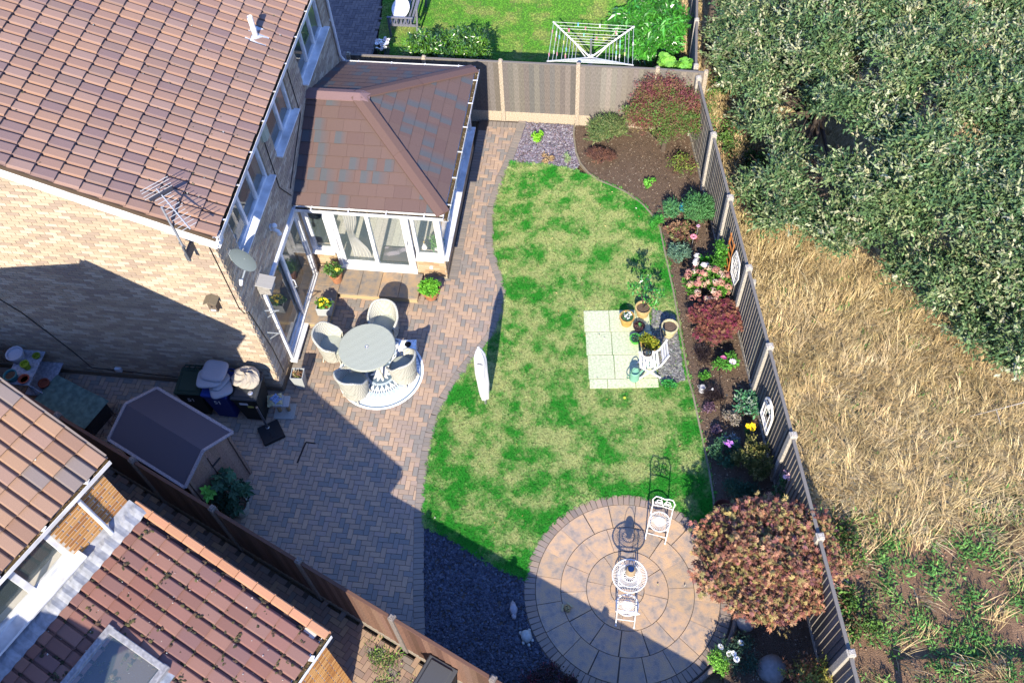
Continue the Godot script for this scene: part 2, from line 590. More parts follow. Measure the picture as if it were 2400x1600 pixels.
func lawn_poly() -> PackedVector2Array:
	var a := []
	for i in range(2, 29):
		a.append_array([EDGE[i * 2], EDGE[i * 2 + 1]])
	a.append_array([2.92, 2.2, 3.3, 2.3, 3.95, 2.62, 4.45, 2.85])
	a.append_array(arc(PI + 0.02, PI * 2 - 0.62, 1.86, 22))
	for i in range(BED.size() / 2 - 1, 4, -1):
		a.append_array([BED[i * 2] - 0.02, BED[i * 2 + 1]])
	a.append_array([4.94, -7.19, 4.5, -7.30, 3.83, -7.33])
	return poly(a)

func tuft(n: int, len_: float, wid: float, lean: float, sd: int, curve := 0.3) -> ArrayMesh:
	var r := RandomNumberGenerator.new()
	r.seed = sd
	var b := MB.new()
	for i in n:
		var a := r.randf() * TAU
		var d := Vector3(cos(a), 0, sin(a))
		var o := Vector3(r.randf_range(-1, 1), 0, r.randf_range(-1, 1)) * len_ * 0.35
		var l := len_ * r.randf_range(0.6, 1.1)
		var tilt := lean * r.randf_range(0.5, 1.2)
		var p1 := o + (Vector3.UP * cos(tilt) + d * sin(tilt)) * l * 0.55
		var t2 := tilt + curve
		var p2 := p1 + (Vector3.UP * cos(t2) + d * sin(t2)) * l * 0.45
		var s := d.cross(Vector3.UP) * wid * 0.5
		var k := r.randf_range(0.75, 1.15)
		b.col = Color(k, k, k)
		b.quad(o - s, o + s, p1 + s * 0.8, p1 - s * 0.8)
		b.tri(p1 - s * 0.8, p1 + s * 0.8, p2)
	return b.mesh()

func turf(parent: Node3D, called: String, p: PackedVector2Array, n: int, colour: Callable, len_: float, sd: int) -> void:
	var lo := p[0]; var hi := p[0]
	for q in p:
		lo = lo.min(q); hi = hi.max(q)
	var sbs := SB.new()
	var k := 0
	while k < n:
		var q := Vector2(rng.randf_range(lo.x, hi.x), rng.randf_range(lo.y, hi.y))
		if not Geometry2D.is_point_in_polygon(q, p): continue
		k += 1
		var s := rng.randf_range(0.7, 1.3)
		sbs.add(Transform3D(Basis(Vector3.UP, rng.randf() * TAU).scaled(Vector3(s, s, s)), Vector3(q.x, 0.004, q.y)), colour.call(q))
	var o := scatter(called, tuft(9, len_, 0.006, 0.75, sd), M.straw, sbs, parent)
	if parent == self: pass

# a sheet over a polygon whose vertices carry the colour of the ground there
func sheet(p: PackedVector2Array, y: float, step: float, colour: Callable) -> MB:
	var lo := p[0]; var hi := p[0]
	for q in p:
		lo = lo.min(q); hi = hi.max(q)
	var b := MB.new()
	var x := lo.x
	while x < hi.x:
		var z := lo.y
		while z < hi.y:
			var cell := PackedVector2Array([Vector2(x, z), Vector2(x + step, z), Vector2(x + step, z + step), Vector2(x, z + step)])
			for c in Geometry2D.intersect_polygons(cell, p):
				var m := Vector2.ZERO
				for q in c: m += q
				b.col = colour.call(m / c.size())
				b.prism(c, y - 0.02, y, false)
			z += step
		x += step
	return b

func lawn_colour(q: Vector2) -> Color:
	var a := nz.get_noise_2d(q.x * 1.1, q.y * 1.1) + 0.55 * nz.get_noise_2d(q.x * 3.1 + 40, q.y * 3.1) + 0.35 * nz.get_noise_2d(q.x * 8.0, q.y * 8.0 + 9)
	a += smoothstep(-0.2, 2.4, q.y) * 0.30 - 0.02
	a += smoothstep(0.45, 0.0, edge_gap(q)) * 0.25
	a += 0.35 * nz.get_noise_2d(q.x * 19.0, q.y * 19.0 + 3)
	var k := smoothstep(-0.55, 0.62, a)
	var dry := Color(0.35, 0.40, 0.15)
	var green := Color(0.025, 0.225, 0.02)
	return dry.lerp(green, k)

var edge_pts := []
func edge_gap(q: Vector2) -> float:
	if edge_pts.is_empty():
		var p := lawn_poly()
		for i in p.size():
			edge_pts.append([p[i], p[(i + 1) % p.size()]])
	var m := 9.0
	for e in edge_pts:
		m = minf(m, q.distance_to(Geometry2D.get_closest_point_to_segment(q, e[0], e[1])))
	return m

func chips(parent: Node3D, p: PackedVector2Array, n: int, cols: Array, size: float, y: float) -> void:
	var lo := p[0]; var hi := p[0]
	for q in p:
		lo = lo.min(q); hi = hi.max(q)
	var b := MB.new()
	b.box(Vector3.ZERO, Vector3(1, 0.3, 0.65), Basis(), 0.1)
	var s := SB.new()
	var k := 0
	while k < n:
		var q := Vector2(rng.randf_range(lo.x, hi.x), rng.randf_range(lo.y, hi.y))
		if not Geometry2D.is_point_in_polygon(q, p): continue
		k += 1
		var f := size * rng.randf_range(0.5, 1.35)
		s.add(Transform3D(Basis.from_euler(Vector3(rng.randf_range(-0.5, 0.5), rng.randf() * TAU, rng.randf_range(-0.5, 0.5))).scaled_local(Vector3(f, f, f)), Vector3(q.x, y + rng.randf_range(0, 0.015), q.y)), jit(pick(cols), 0.25))
	scatter("chippings", b.mesh(), M.tint, s, parent)

func make_ground() -> void:
	var b := MB.new()
	b.prism(poly([-90, -120, 120, -120, 120, 60, -90, 60]), -0.3, -0.12)
	struct("ground", b, mat(Color(0.20, 0.145, 0.085), 1.0, T.speck, 0.8, T.hgt, 3.0))
	# lawn
	var lp := lawn_poly()
	var lawn := struct("lawn", sheet(lp, -0.004, 0.1, func(q): return lawn_colour(q) * 0.8), mat(Color.WHITE, 1.0, T.speck, 2.0))
	turf(lawn, "grass", lp, 95000, func(q): return jit(lawn_colour(q), 0.22), 0.032, 5)
	var lip := SB.new()
	var rim := [lp, poly([5.48, -3.06, 7.0, -3.24, 7.24, -1.28, 5.82, -1.03])]
	for pl in rim:
		for i in pl.size():
			var a0: Vector2 = pl[i]; var a1: Vector2 = pl[(i + 1) % pl.size()]
			for k in int(a0.distance_to(a1) * 90):
				var q := a0.lerp(a1, rng.randf()) + Vector2(rng.randfn(), rng.randfn()) * 0.022
				var f := rng.randf_range(0.7, 1.6)
				lip.add(Transform3D(Basis(Vector3.UP, rng.randf() * TAU).scaled(V(f, f, f)), V(q.x, 0.0, q.y)), jit(lawn_colour(q), 0.25))
	scatter("edge_grass", tuft(8, 0.05, 0.007, 0.9, 6), M.straw, lip, lawn)
	b = MB.new()
	b.prism(lp, -0.11, -0.026)
	struct("lawn_soil", b, M.soil)
	# soil of the long border
	var a := []
	for i in BED.size() / 2: a.append_array([BED[i * 2] + 0.03, BED[i * 2 + 1]])
	a.append_array([8.45, 3.0, 8.5, 7.2, 10.5, 7.2, 10.3, 5.3, 7.7, -8.79])
	var sp := poly(a)
	b = sheet(sp, -0.02, 0.12, func(q): var k = nz.get_noise_2d(q.x * 3, q.y * 3) * 0.3 + 1.0; return Color(k, k, k))
	b.prism(sp, -0.11, -0.024)
	var soil := struct("soil_bed", b, M.soil)
	chips(soil, sp, 9000, [Color(0.14, 0.09, 0.06), Color(0.08, 0.05, 0.035), Color(0.22, 0.16, 0.11), Color(0.10, 0.07, 0.05), Color(0.33, 0.27, 0.2)], 0.025, -0.015)
	# two beds of slate chippings
	var p1 := poly([3.62, -8.79, 3.53, -8.04, 3.42, -7.33, 3.83, -7.33, 4.5, -7.3, 4.94, -7.19, 5.09, -7.46, 4.96, -7.82, 4.86, -8.38, 4.84, -8.79])
	b = MB.new(); b.prism(p1, -0.11, -0.03)
	var g1 := struct("slate_bed", b, M.joint)
	chips(g1, p1, 5200, [Color(0.17, 0.145, 0.185), Color(0.25, 0.225, 0.27), Color(0.11, 0.10, 0.125), Color(0.34, 0.32, 0.35), Color(0.2, 0.15, 0.16)], 0.045, -0.022)
	a = []
	for i in range(28, 33): a.append_array([EDGE[i * 2], EDGE[i * 2 + 1]])
	var f0 := fence_at(3.2); var f1 := fence_at(4.75)
	a.append_array([f0.x, f0.y - 0.08, f1.x, f1.y - 0.08, 5.9, 4.75])
	a.append_array(arc(PI * 0.72, PI * 1.01, 1.85, 8))
	a.append_array([4.45, 2.85, 3.95, 2.62, 3.3, 2.3])
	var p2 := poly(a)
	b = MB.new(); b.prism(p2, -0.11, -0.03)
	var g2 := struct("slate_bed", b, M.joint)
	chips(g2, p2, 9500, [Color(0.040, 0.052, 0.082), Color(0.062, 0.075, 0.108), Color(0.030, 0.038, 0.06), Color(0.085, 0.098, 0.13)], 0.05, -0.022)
	# edging strips of the beds, laid piece by piece
	var ed := MB.new()
	var pts := poly(BED)
	var eg := thing("lawn_edging", "thin pale timber edging strip between lawn and planted soil border", "edging", Vector3(pts[0].x, 0, pts[0].y))
	for i in pts.size() - 1:
		var e := MB.new()
		e.col = jit(Color(0.34, 0.29, 0.21), 0.12)
		var d := (pts[i + 1] - pts[i]).normalized() * 0.004
		e.bar(Vector3(pts[i].x + d.x, -0.015, pts[i].y + d.y), Vector3(pts[i + 1].x - d.x, -0.015, pts[i + 1].y - d.y), 0.035, 0.09)
		obj("strip", e, M.wood, eg, true)

# ---------------------------------------------------------------- patio of block pavers
func block(c: Color) -> ArrayMesh:
	var b := MB.new()
	b.col = c
	b.box(Vector3(0, -0.03, 0), Vector3(0.194, 0.06, 0.094), Basis(), 0.004)
	return b.mesh()

func make_patio() -> void:
	var a := [-0.53, -0.45, -0.53, -3.7, 2.42, -3.7, 2.42, -8.79]
	a.append_array(EDGE)
	var f := fence_at(3.17)
	a.append_array([f.x, f.y - 0.06, -2.156, 2.16, -7.9, -0.35, -7.9, -0.45])
	var pp := poly(a)
	var b := MB.new()
	b.prism(pp, -0.11, -0.012)
	var patio := struct("block_paved_patio", b, M.joint)
	var tones := [Color(0.448, 0.320, 0.225), Color(0.418, 0.304, 0.218), Color(0.389, 0.298, 0.237), Color(0.347, 0.271, 0.219), Color(0.287, 0.254, 0.221), Color(0.261, 0.237, 0.209), Color(0.480, 0.342, 0.237), Color(0.367, 0.282, 0.215)]
	var grey := [Color(0.27, 0.235, 0.20), Color(0.24, 0.213, 0.185), Color(0.29, 0.245, 0.205)]
	var pieces := []
	# soldier course along the lawn side
	var pts := poly(EDGE)
	var border := []
	var walk := 0.0
	for i in pts.size() - 1:
		var d := pts[i + 1] - pts[i]
		var l := d.length()
		d /= l
		while walk < l:
			border.append([pts[i] + d * walk, d])
			walk += 0.1
		walk -= l
	for e in border:
		var nn := Vector2(e[1].y, -e[1].x) # towards the patio
		if nn.x > 0: nn = -nn
		var q: Vector2 = e[0] + nn * 0.1
		pieces.append([Transform3D(Basis(V(nn.x, 0, nn.y), Vector3.UP, V(nn.x, 0, nn.y).cross(Vector3.UP)), V(q.x, rng.randf_range(-0.002, 0.001), q.y)), 8 + rng.randi() % 3])
	# along the walls and the back fence
	for i in 47: pieces.append([Transform3D(Basis(), V(2.545, 0, -3.68 - i * 0.102)), 8 + rng.randi() % 3])
	for i in 15: pieces.append([Transform3D(Basis(), V(-0.40, 0, -0.55 - i * 0.102)), 8 + rng.randi() % 3])
	for i in 9: pieces.append([Transform3D(Basis(Vector3.UP, PI / 2), V(2.72 + i * 0.1, 0, -8.66)), 8 + rng.randi() % 3])
	# herringbone field, cut at its border
	var inner := Geometry2D.offset_polygon(pp, -0.004)[0]
	var cutters := []
	var ev := []
	for q in pts: ev.append(q)
	var strip := PackedVector2Array()
	for i in pts.size(): strip.append(pts[i] + Vector2(0.3, 0))
	for i in range(pts.size() - 1, -1, -1):
		var d := (pts[mini(i + 1, pts.size() - 1)] - pts[maxi(i - 1, 0)]).normalized()
		var nn := Vector2(d.y, -d.x)
		if nn.x > 0: nn = -nn
		strip.append(pts[i] + nn * 0.2)
	cutters = [strip, poly([2.3, -9, 2.645, -9, 2.645, -3.66, 2.3, -3.66]), poly([-0.6, -0.5, -0.30, -0.5, -0.30, -2.05, -0.6, -2.05]), poly([2.6, -9, 3.66, -9, 3.66, -8.56, 2.6, -8.56])]
	var cut := MB.new()
	for j in range(-89, 48):
		for i in range(-80, 40):
			var k := posmod(i - j, 4)
			if k != 0 and k != 3: continue
			var r: Rect2
			if k == 0: r = Rect2(i * 0.1, j * 0.1, 0.2, 0.1)
			else: r = Rect2(i * 0.1, j * 0.1, 0.1, 0.2)
			var m := r.get_center()
			if not seen(V(m.x, 0, m.y), 1.06): continue
			r = r.grow(-0.003)
			var q := PackedVector2Array([r.position, Vector2(r.end.x, r.position.y), r.end, Vector2(r.position.x, r.end.y)])
			var parts: Array = Geometry2D.intersect_polygons(q, inner)
			if parts.is_empty(): continue
			for cp in cutters:
				var nxt := []
				for part in parts:
					for w in Geometry2D.clip_polygons(part, cp):
						if not Geometry2D.is_polygon_clockwise(w): nxt.append(w)
						elif nxt.is_empty(): nxt.append(w)
				parts = nxt
			var area := 0.0
			for part in parts:
				for s in part.size(): area += part[s].cross(part[(s + 1) % part.size()]) / 2
			var tone := rng.randi() % 8
			if absf(area) > 0.0178:
				var bs := Basis(Vector3.UP, (0.0 if k == 0 else PI / 2) + rng.randf_range(-0.006, 0.006)) * Basis.from_euler(V(rng.randf_range(-0.006, 0.006), 0, rng.randf_range(-0.006, 0.006)))
				pieces.append([Transform3D(bs, V(m.x, rng.randf_range(-0.002, 0.001), m.y)), tone])
			else:
				cut.col = tones[tone]
				for part in parts:
					if part.size() >= 3: cut.prism(part, -0.03, 0.0)
	lay(patio, "paver", "pavers", block, pieces, tones + grey, M.paver)
	obj("cut_pavers", cut, M.paver, patio).set_meta("kind", "stuff")

# ---------------------------------------------------------------- the round patio
func make_circle() -> void:
	var b := MB.new()
	var disc := poly(arc(0, TAU * 63 / 64, 1.87, 63))
	b.prism(disc, -0.11, -0.004)
	var circle := struct("round_patio", b, M.joint)
	var cols := [Color(0.92, 0.88, 0.86), Color(0.82, 0.80, 0.78), Color(0.98, 0.92, 0.86), Color(0.78, 0.78, 0.80), Color(0.88, 0.84, 0.82)]
	var rust := FastNoiseLite.new()
	rust.seed = 9; rust.frequency = 1.6
	var rings := [[0.0, 0.30, 4, 0.3], [0.305, 0.73, 8, 0.12], [0.735, 1.19, 14, 0.3], [1.195, 1.645, 20, 0.05]]
	for rg in rings:
		for i in rg[2]:
			var a0: float = TAU * i / rg[2] + rg[3] + rng.randf_range(-0.01, 0.01)
			var a1: float = TAU * (i + 1) / rg[2] + rg[3] + rng.randf_range(-0.01, 0.01)
			var gap: float = 0.006 / maxf(rg[1], 0.2)
			var base: Color = pick(cols)
			var s := MB.new()
			var n := 6
			var rr := [rg[0], lerpf(rg[0], rg[1], 0.35), lerpf(rg[0], rg[1], 0.7), rg[1] - 0.006]
			var lift := rng.randf_range(0.008, 0.014)
			var P := func(r, k):
				var a := lerpf(a0 + gap, a1 - gap, float(k) / n)
				return V(CC.x + r * cos(a), lift, CC.y + r * sin(a))
			for k in n:
				for j in 3:
					var m: Vector3 = P.call((rr[j] + rr[j + 1]) / 2, k + 0.5)
					var w := 0.0
					s.col = base.lerp(Color(0.165, 0.155, 0.15), w * 0.75)
					s.quad(P.call(rr[j], k), P.call(rr[j], k + 1), P.call(rr[j + 1], k + 1), P.call(rr[j + 1], k))
				s.col = base
				var o0: Vector3 = P.call(rr[3], k); var o1: Vector3 = P.call(rr[3], k + 1)
				s.quad(o0 - V(0, 0.03, 0), o0, o1, o1 - V(0, 0.03, 0))
			for k in [0, n]:
				var i0: Vector3 = P.call(rr[0], k); var i1: Vector3 = P.call(rr[3], k)
				s.quad(i0 - V(0, 0.03, 0), i0, i1, i1 - V(0, 0.03, 0))
			obj("slab", s, pick(M.slabs), circle)
	for i in 104:
		var a := TAU * i / 104.0
		var nn := V(cos(a), 0, sin(a))
		var o := obj("edge_block", block(jit(pick([Color(0.29, 0.235, 0.195), Color(0.33, 0.25, 0.19), Color(0.26, 0.215, 0.18)]), 0.1)), M.paver, circle)
		o.transform = Transform3D(Basis(nn, Vector3.UP, nn.cross(Vector3.UP)).rotated(Vector3.UP, rng.randf_range(-0.02, 0.02)), V(CC.x, 0.008 + rng.randf_range(-0.004, 0.003), CC.y) + nn * 1.748)
	var edge := thing("rope_edging", "raised stone edging curving round the soil side of the round patio", "edging", V(CC.x + 1.9, 0, CC.y))
	for i in 17:
		var a := -0.35 + i * 0.075
		var s := MB.new()
		s.col = jit(Color(0.20, 0.165, 0.14), 0.15)
		s.tube([V(CC.x + 1.93 * cos(a), 0.03, CC.y + 1.93 * sin(a)), V(CC.x + 1.93 * cos(a + 0.072), 0.03, CC.y + 1.93 * sin(a + 0.072))], [0.045], 8)
		obj("edging_stone", s, M.slab, edge, true)

# ---------------------------------------------------------------- roof tiles with one flat roll each
func roll_tile(c: Color) -> ArrayMesh: # x down the slope, z across, y out of the roof; origin at the lower end
	var b := MB.new()
	b.col = c
	var pr := [Vector2(-0.105, 0.0), Vector2(-0.080, 0.0), Vector2(-0.076, 0.042), Vector2(-0.062, 0.050), Vector2(0.075, 0.050), Vector2(0.090, 0.042), Vector2(0.094, 0.0), Vector2(0.105, 0.0)]
	for i in pr.size() - 1:
		var a: Vector2 = pr[i]; var e: Vector2 = pr[i + 1]
		b.quad(V(0, a.y + 0.036, a.x), V(0, e.y + 0.036, e.x), V(-0.40, e.y - 0.008, e.x), V(-0.40, a.y - 0.008, a.x))
		b.quad(V(0, a.y + 0.024, a.x), V(0, e.y + 0.024, e.x), V(0, e.y + 0.036, e.x), V(0, a.y + 0.036, a.x))
		b.quad(V(-0.08, e.y + 0.014, e.x), V(-0.08, a.y + 0.014, a.x), V(0, a.y + 0.024, a.x), V(0, e.y + 0.024, e.x))
	return b.mesh()

# lays tiles on a plane: o = lower corner, dn = down the slope, ac = along the eaves
func tile_roof(parent: Node3D, o: Vector3, dn: Vector3, ac: Vector3, cols: int, rows: int, tones: Array, skip: Callable, gauge := 0.355, w := 0.212, odd := -1) -> void:
	var up := ac.cross(dn).normalized()
	if up.y < 0: up = -up
	var z := dn.cross(up)
	var list := []
	for r in rows:
		for k in cols:
			var p := o - dn * (gauge * r) + ac * (w * (k + 0.5))
			if skip.call(r, k, p): continue
			var bs := Basis(dn, up, z).rotated(up, rng.randf_range(-0.014, 0.014))
			list.append([Transform3D(bs, p + up * rng.randf_range(-0.002, 0.005) + dn * rng.randf_range(-0.008, 0.010)), rng.randi() % tones.size()])
	lay(parent, "tile", "tiles", roll_tile, list, tones, M.tile)

func moss(parent: Node3D, called: String, pts: Array, size: float, cols: Array) -> void:
	var b := MB.new()
	b.ball(Vector3.ZERO, V(1, 0.5, 1), 7, 5, 0.25, 3)
	var s := SB.new()
	var more := []
	for p in pts:
		more.append(p)
		if size > 0.03:
			for e in 3: more.append(p + V(rng.randfn() * 0.028, -0.004, rng.randfn() * 0.028))
	for p in more:
		var f := size * rng.randf_range(0.25, 1.0)
		s.add(Transform3D(Basis.from_euler(V(rng.randf_range(-0.4, 0.4), rng.randf() * TAU, 0)).scaled_local(V(f, f * rng.randf_range(0.4, 0.9), f * rng.randf_range(0.6, 1.2))), p), jit(pick(cols), 0.3))
	scatter(called, b.mesh(), M.cloth, s, parent)

func gutter(parent: Node3D, a: Vector3, b: Vector3, out: Vector3, w := 0.11) -> void: # a, b: the back top edge
	var m := MB.new()
	var d := V(0, -0.075, 0)
	m.bar(a + d + out * (w / 2), b + d + out * (w / 2), 0.008, w, out)
	m.bar(a + d * 0.5 + out * w, b + d * 0.5 + out * w, 0.008, 0.08, Vector3.UP)
	m.bar(a + d * 0.5, b + d * 0.5, 0.008, 0.08, Vector3.UP)
	var g := obj("gutter", m, M.white, parent, true)
	var t := MB.new()
	t.col = Color.WHITE
	t.bar(a + d * 0.75 + out * (w / 2), b + d * 0.75 + out * (w / 2), 0.02, w - 0.012, out)
	obj("leaf_litter", t, mat(Color(0.13, 0.09, 0.04), 1.0, T.cell, 6.0), g)
	var n := int((b - a).length() / 0.85)
	for i in n + 1:
		var p := a.lerp(b, (i + 0.5) / (n + 1))
		var k := MB.new()
		k.box(p + out * (w / 2) + V(0, 0.004, 0), V(absf(out.x) * w + 0.025, 0.012, absf(out.z) * w + 0.025) if absf(out.x) > 0.99 or absf(out.z) > 0.99 else V(0.08, 0.012, 0.08))
		obj("bracket", k, M.white, g)
	var pts := []
	for i in int((b - a).length() * 26):
		pts.append(a.lerp(b, rng.randf()) + out * rng.randf_range(0.015, w - 0.015) + d * 0.6)
	moss(parent, "gutter_debris", pts, 0.022, [Color(0.16, 0.10, 0.05), Color(0.25, 0.19, 0.1), Color(0.09, 0.07, 0.04), Color(0.33, 0.27, 0.16)])

# window in a wall: o = lower left corner at the wall face, ud across, nd out; lights = widths as shares, bars = heights of transoms
func window(parent: Node3D, o: Vector3, ud: Vector3, nd: Vector3, w: float, h: float, lights: Array, transom := 0.0, fw := 0.06, called := "window", back := 0.06) -> void:
	var bs := Basis(ud, Vector3.UP, ud.cross(Vector3.UP))
	var f := MB.new()
	var q := o - nd * back
	f.box(q + ud * (w / 2) + Vector3.UP * (fw / 2), V(w, fw, 0.07), bs, 0.006)
	f.box(q + ud * (w / 2) + Vector3.UP * (h - fw / 2), V(w, fw, 0.07), bs, 0.006)
	f.box(q + ud * (fw / 2) + Vector3.UP * (h / 2), V(fw, h - fw * 2, 0.07), bs, 0.006)
	f.box(q + ud * (w - fw / 2) + Vector3.UP * (h / 2), V(fw, h - fw * 2, 0.07), bs, 0.006)
	var fr := obj(called, f, M.white, parent, true)
	var x := 0.0
	for i in lights.size():
		var x1: float = x + lights[i] * w
		if i < lights.size() - 1:
			var k := MB.new()
			k.box(q + ud * x1 + Vector3.UP * (h / 2), V(fw * 1.25, h - fw * 2, 0.066), bs, 0.006)
			obj("mullion", k, M.white, fr)
		var ys := [fw, h - fw]
		if transom > 0: ys = [fw, transom, transom + fw, h - fw]
		if transom > 0:
			var k := MB.new()
			k.box(q + ud * ((x + x1) / 2) + Vector3.UP * (transom + fw / 2), V(x1 - x - fw * 1.3, fw, 0.06), bs, 0.006)
			obj("transom", k, M.white, fr)
		for j in range(0, ys.size(), 2):
			var g := MB.new()
			var c: Vector3 = q + ud * ((x + x1) / 2) + Vector3.UP * ((ys[j] + ys[j + 1]) / 2)
			var hw: float = (x1 - x) / 2 - fw * 0.5; var hh: float = (ys[j + 1] - ys[j]) / 2 + 0.01
			g.quad(c - ud * hw - Vector3.UP * hh, c + ud * hw - Vector3.UP * hh, c + ud * hw + Vector3.UP * hh, c - ud * hw + Vector3.UP * hh)
			obj("pane", g, M.glass, fr)
		x = x1

func ry(x: float) -> float: # surface of the roof over the garden side
	return 5.275 - 0.4706 * (x + 0.572)

func make_house() -> void:
	var h := thing("brick_house", "buff brick house with brown tiled roof and white gable trim", "house", V(-0.53, 0, -0.45))
	var X := -0.53
	var Z := -0.45
	var wins := [[-7.36, -5.58, 3.72, 4.80], [-4.78, -3.52, 3.72, 4.80], [-2.95, -1.08, 3.72, 4.80], [-3.42, -1.14, 0.16, 2.36], [-7.2, -3.75, 0.2, 2.2]]
	# garden wall
	var b := MB.new()
	holed(b, V(X, 0, 0), V(0, 0, 1), V(1, 0, 0), -7.9, Z - 0.003, -0.1, 5.05, 0.27, wins)
	var wall := obj("garden_wall", b, M.mortar, h, true)
	var bt := [Color(0.49, 0.395, 0.285), Color(0.56, 0.46, 0.34), Color(0.43, 0.34, 0.25), Color(0.61, 0.515, 0.395), Color(0.52, 0.42, 0.30), Color(0.40, 0.315, 0.245)]
	var list := brickwork(V(X, 0, 0), V(0, 0, 1), V(1, 0, 0), -7.9, Z, 0.15, func(_u): return 5.05, wins + [[-7.75, -3.6, 0, 2.2]], bt.size())
	var sb := SB.new()
	for p in list:
		sb.add(p[0], bt[p[1]])
	scatter("bricks", brick_mesh(Color.WHITE), M.brick, sb, wall)
	# gable wall
	var gable := MB.new()
	var pts := [Vector2(X, -0.1), Vector2(X, ry(X) - 0.1), Vector2(-4.75, ry(-4.75) - 0.1), Vector2(-8.97, ry(X) - 0.1), Vector2(-8.97, -0.1)]
	for i in range(1, 4):
		gable.tri(V(pts[0].x, pts[0].y, Z), V(pts[i].x, pts[i].y, Z), V(pts[i + 1].x, pts[i + 1].y, Z))
		gable.tri(V(pts[0].x, pts[0].y, Z - 0.27), V(pts[i + 1].x, pts[i + 1].y, Z - 0.27), V(pts[i].x, pts[i].y, Z - 0.27))
	gable.quad(V(X - 0.002, -0.1, Z), V(X - 0.002, -0.1, Z - 0.27), V(X - 0.002, ry(X) - 0.14, Z - 0.27), V(X - 0.002, ry(X) - 0.14, Z))
	var gw := obj("gable_wall", gable, M.mortar, h, true)
	list = brickwork(V(0, 0, Z), V(1, 0, 0), V(0, 0, 1), -8.9, X, 0.15, func(u): return ry(u) - 0.16 if u > -4.75 else 7.0, [], bt.size())
	lay(gw, "brick", "bricks", brick_mesh, list, bt, M.brick)
	# plinth
	b = MB.new()
	b.col = Color(0.45, 0.42, 0.42)
	b.bar(V(-8.9, 0.03, Z + 0.012), V(X + 0.02, 0.03, Z + 0.012), 0.03, 0.24)
	b.bar(V(X + 0.012, 0.03, Z), V(X + 0.012, 0.03, -1.13), 0.03, 0.24)
	obj("plinth", b, M.mortar, h, true)
	# the hidden walls, floor and ceiling that close the rooms
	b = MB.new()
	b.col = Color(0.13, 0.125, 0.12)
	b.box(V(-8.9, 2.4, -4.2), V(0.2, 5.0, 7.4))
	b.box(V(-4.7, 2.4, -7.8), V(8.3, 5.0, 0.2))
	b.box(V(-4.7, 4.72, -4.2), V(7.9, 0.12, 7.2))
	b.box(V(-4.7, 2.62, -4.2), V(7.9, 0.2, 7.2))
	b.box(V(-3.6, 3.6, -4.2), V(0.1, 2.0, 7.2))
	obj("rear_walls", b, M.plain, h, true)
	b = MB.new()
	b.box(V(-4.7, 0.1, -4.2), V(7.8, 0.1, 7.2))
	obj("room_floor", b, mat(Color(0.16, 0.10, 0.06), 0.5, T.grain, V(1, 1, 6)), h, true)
	# roof
	b = MB.new()
	for s in [[-0.36, -4.75], [-9.14, -4.75]]:
		var e0: float = s[0]
		var ye := ry(-0.36) - 0.075
		b.quad(V(e0, ye, -0.24), V(e0, ye, -8.0), V(-4.75, ry(-4.75) - 0.06, -8.0), V(-4.75, ry(-4.75) - 0.06, -0.24)) if e0 > -4 else b.quad(V(e0, ye, -8.0), V(e0, ye, -0.24), V(-4.75, ry(-4.75) - 0.06, -0.24), V(-4.75, ry(-4.75) - 0.06, -8.0))
	var roof := obj("roof", b, mat(Color(0.06, 0.045, 0.04), 1.0), h, true)
	var dn := V(1, -0.4706, 0).normalized()
	var tones := [Color(0.33, 0.207, 0.155), Color(0.36, 0.23, 0.175), Color(0.305, 0.194, 0.15), Color(0.335, 0.222, 0.178), Color(0.365, 0.226, 0.16), Color(0.27, 0.182, 0.152), Color(0.25, 0.165, 0.15)]
	tile_roof(roof, V(-0.31, ry(-0.31) - 0.062, -0.265), dn, V(0, 0, -1), 36, 14, tones, func(_r, _k, _p): return false)
	var lic := []
	for i in 520:
		var x := rng.randf_range(-4.4, -0.35)
		if rng.randf() < 0.45: x = rng.randf_range(-1.2, -0.35)
		lic.append(V(x, ry(x) - 0.006, rng.randf_range(-7.5, -0.4)))
	moss(roof, "lichen", lic, 0.022, [Color(0.07, 0.06, 0.035), Color(0.10, 0.09, 0.05), Color(0.16, 0.15, 0.09), Color(0.11, 0.07, 0.05), Color(0.5, 0.5, 0.46)])
	# verge: white board and soffit
	var vg := MB.new()
	var v0 := V(-0.30, ry(-0.30) - 0.19, -0.235); var v1 := V(-4.9, ry(-4.9) - 0.19, -0.235)
	vg.bar(v0, v1, 0.03, 0.22)
	vg.bar(v0 + V(0, -0.1, -0.11), v1 + V(0, -0.1, -0.11), 0.20, 0.016)
	vg.box(V(-0.40, 5.0, -0.345), V(0.24, 0.16, 0.2), Basis(), 0.004)
	obj("barge_board", vg, M.white, h, true)
	b = MB.new()
	b.col = Color(0.30, 0.25, 0.2)
	b.bar(v0 + V(0, 0.115, 0.0), v1 + V(0, 0.115, 0.0), 0.05, 0.02)
	obj("verge_mortar", b, M.mortar, h, true)
	b = MB.new()
	b.bar(V(-0.36, 5.03, -0.26), V(-0.36, 5.03, -7.95), 0.03, 0.16)
	b.bar(V(-0.45, 4.955, -0.26), V(-0.45, 4.955, -7.95), 0.20, 0.012)
	obj("fascia", b, mat(Color(0.14, 0.07, 0.05), 0.7, T.fine, 2.0), h, true)
	gutter(h, V(-0.345, 5.115, -0.25), V(-0.345, 5.115, -7.95), V(1, 0, 0), 0.10)
	b = MB.new()
	b.tube([V(X + 0.05, 4.98, -7.82), V(X + 0.05, 2.6, -7.82), V(X + 0.12, 2.5, -7.80)], [0.035], 8)
	b.box(V(X + 0.02, 3.6, -7.82), V(0.04, 0.03, 0.11))
	obj("downpipe", b, M.white, h, true)
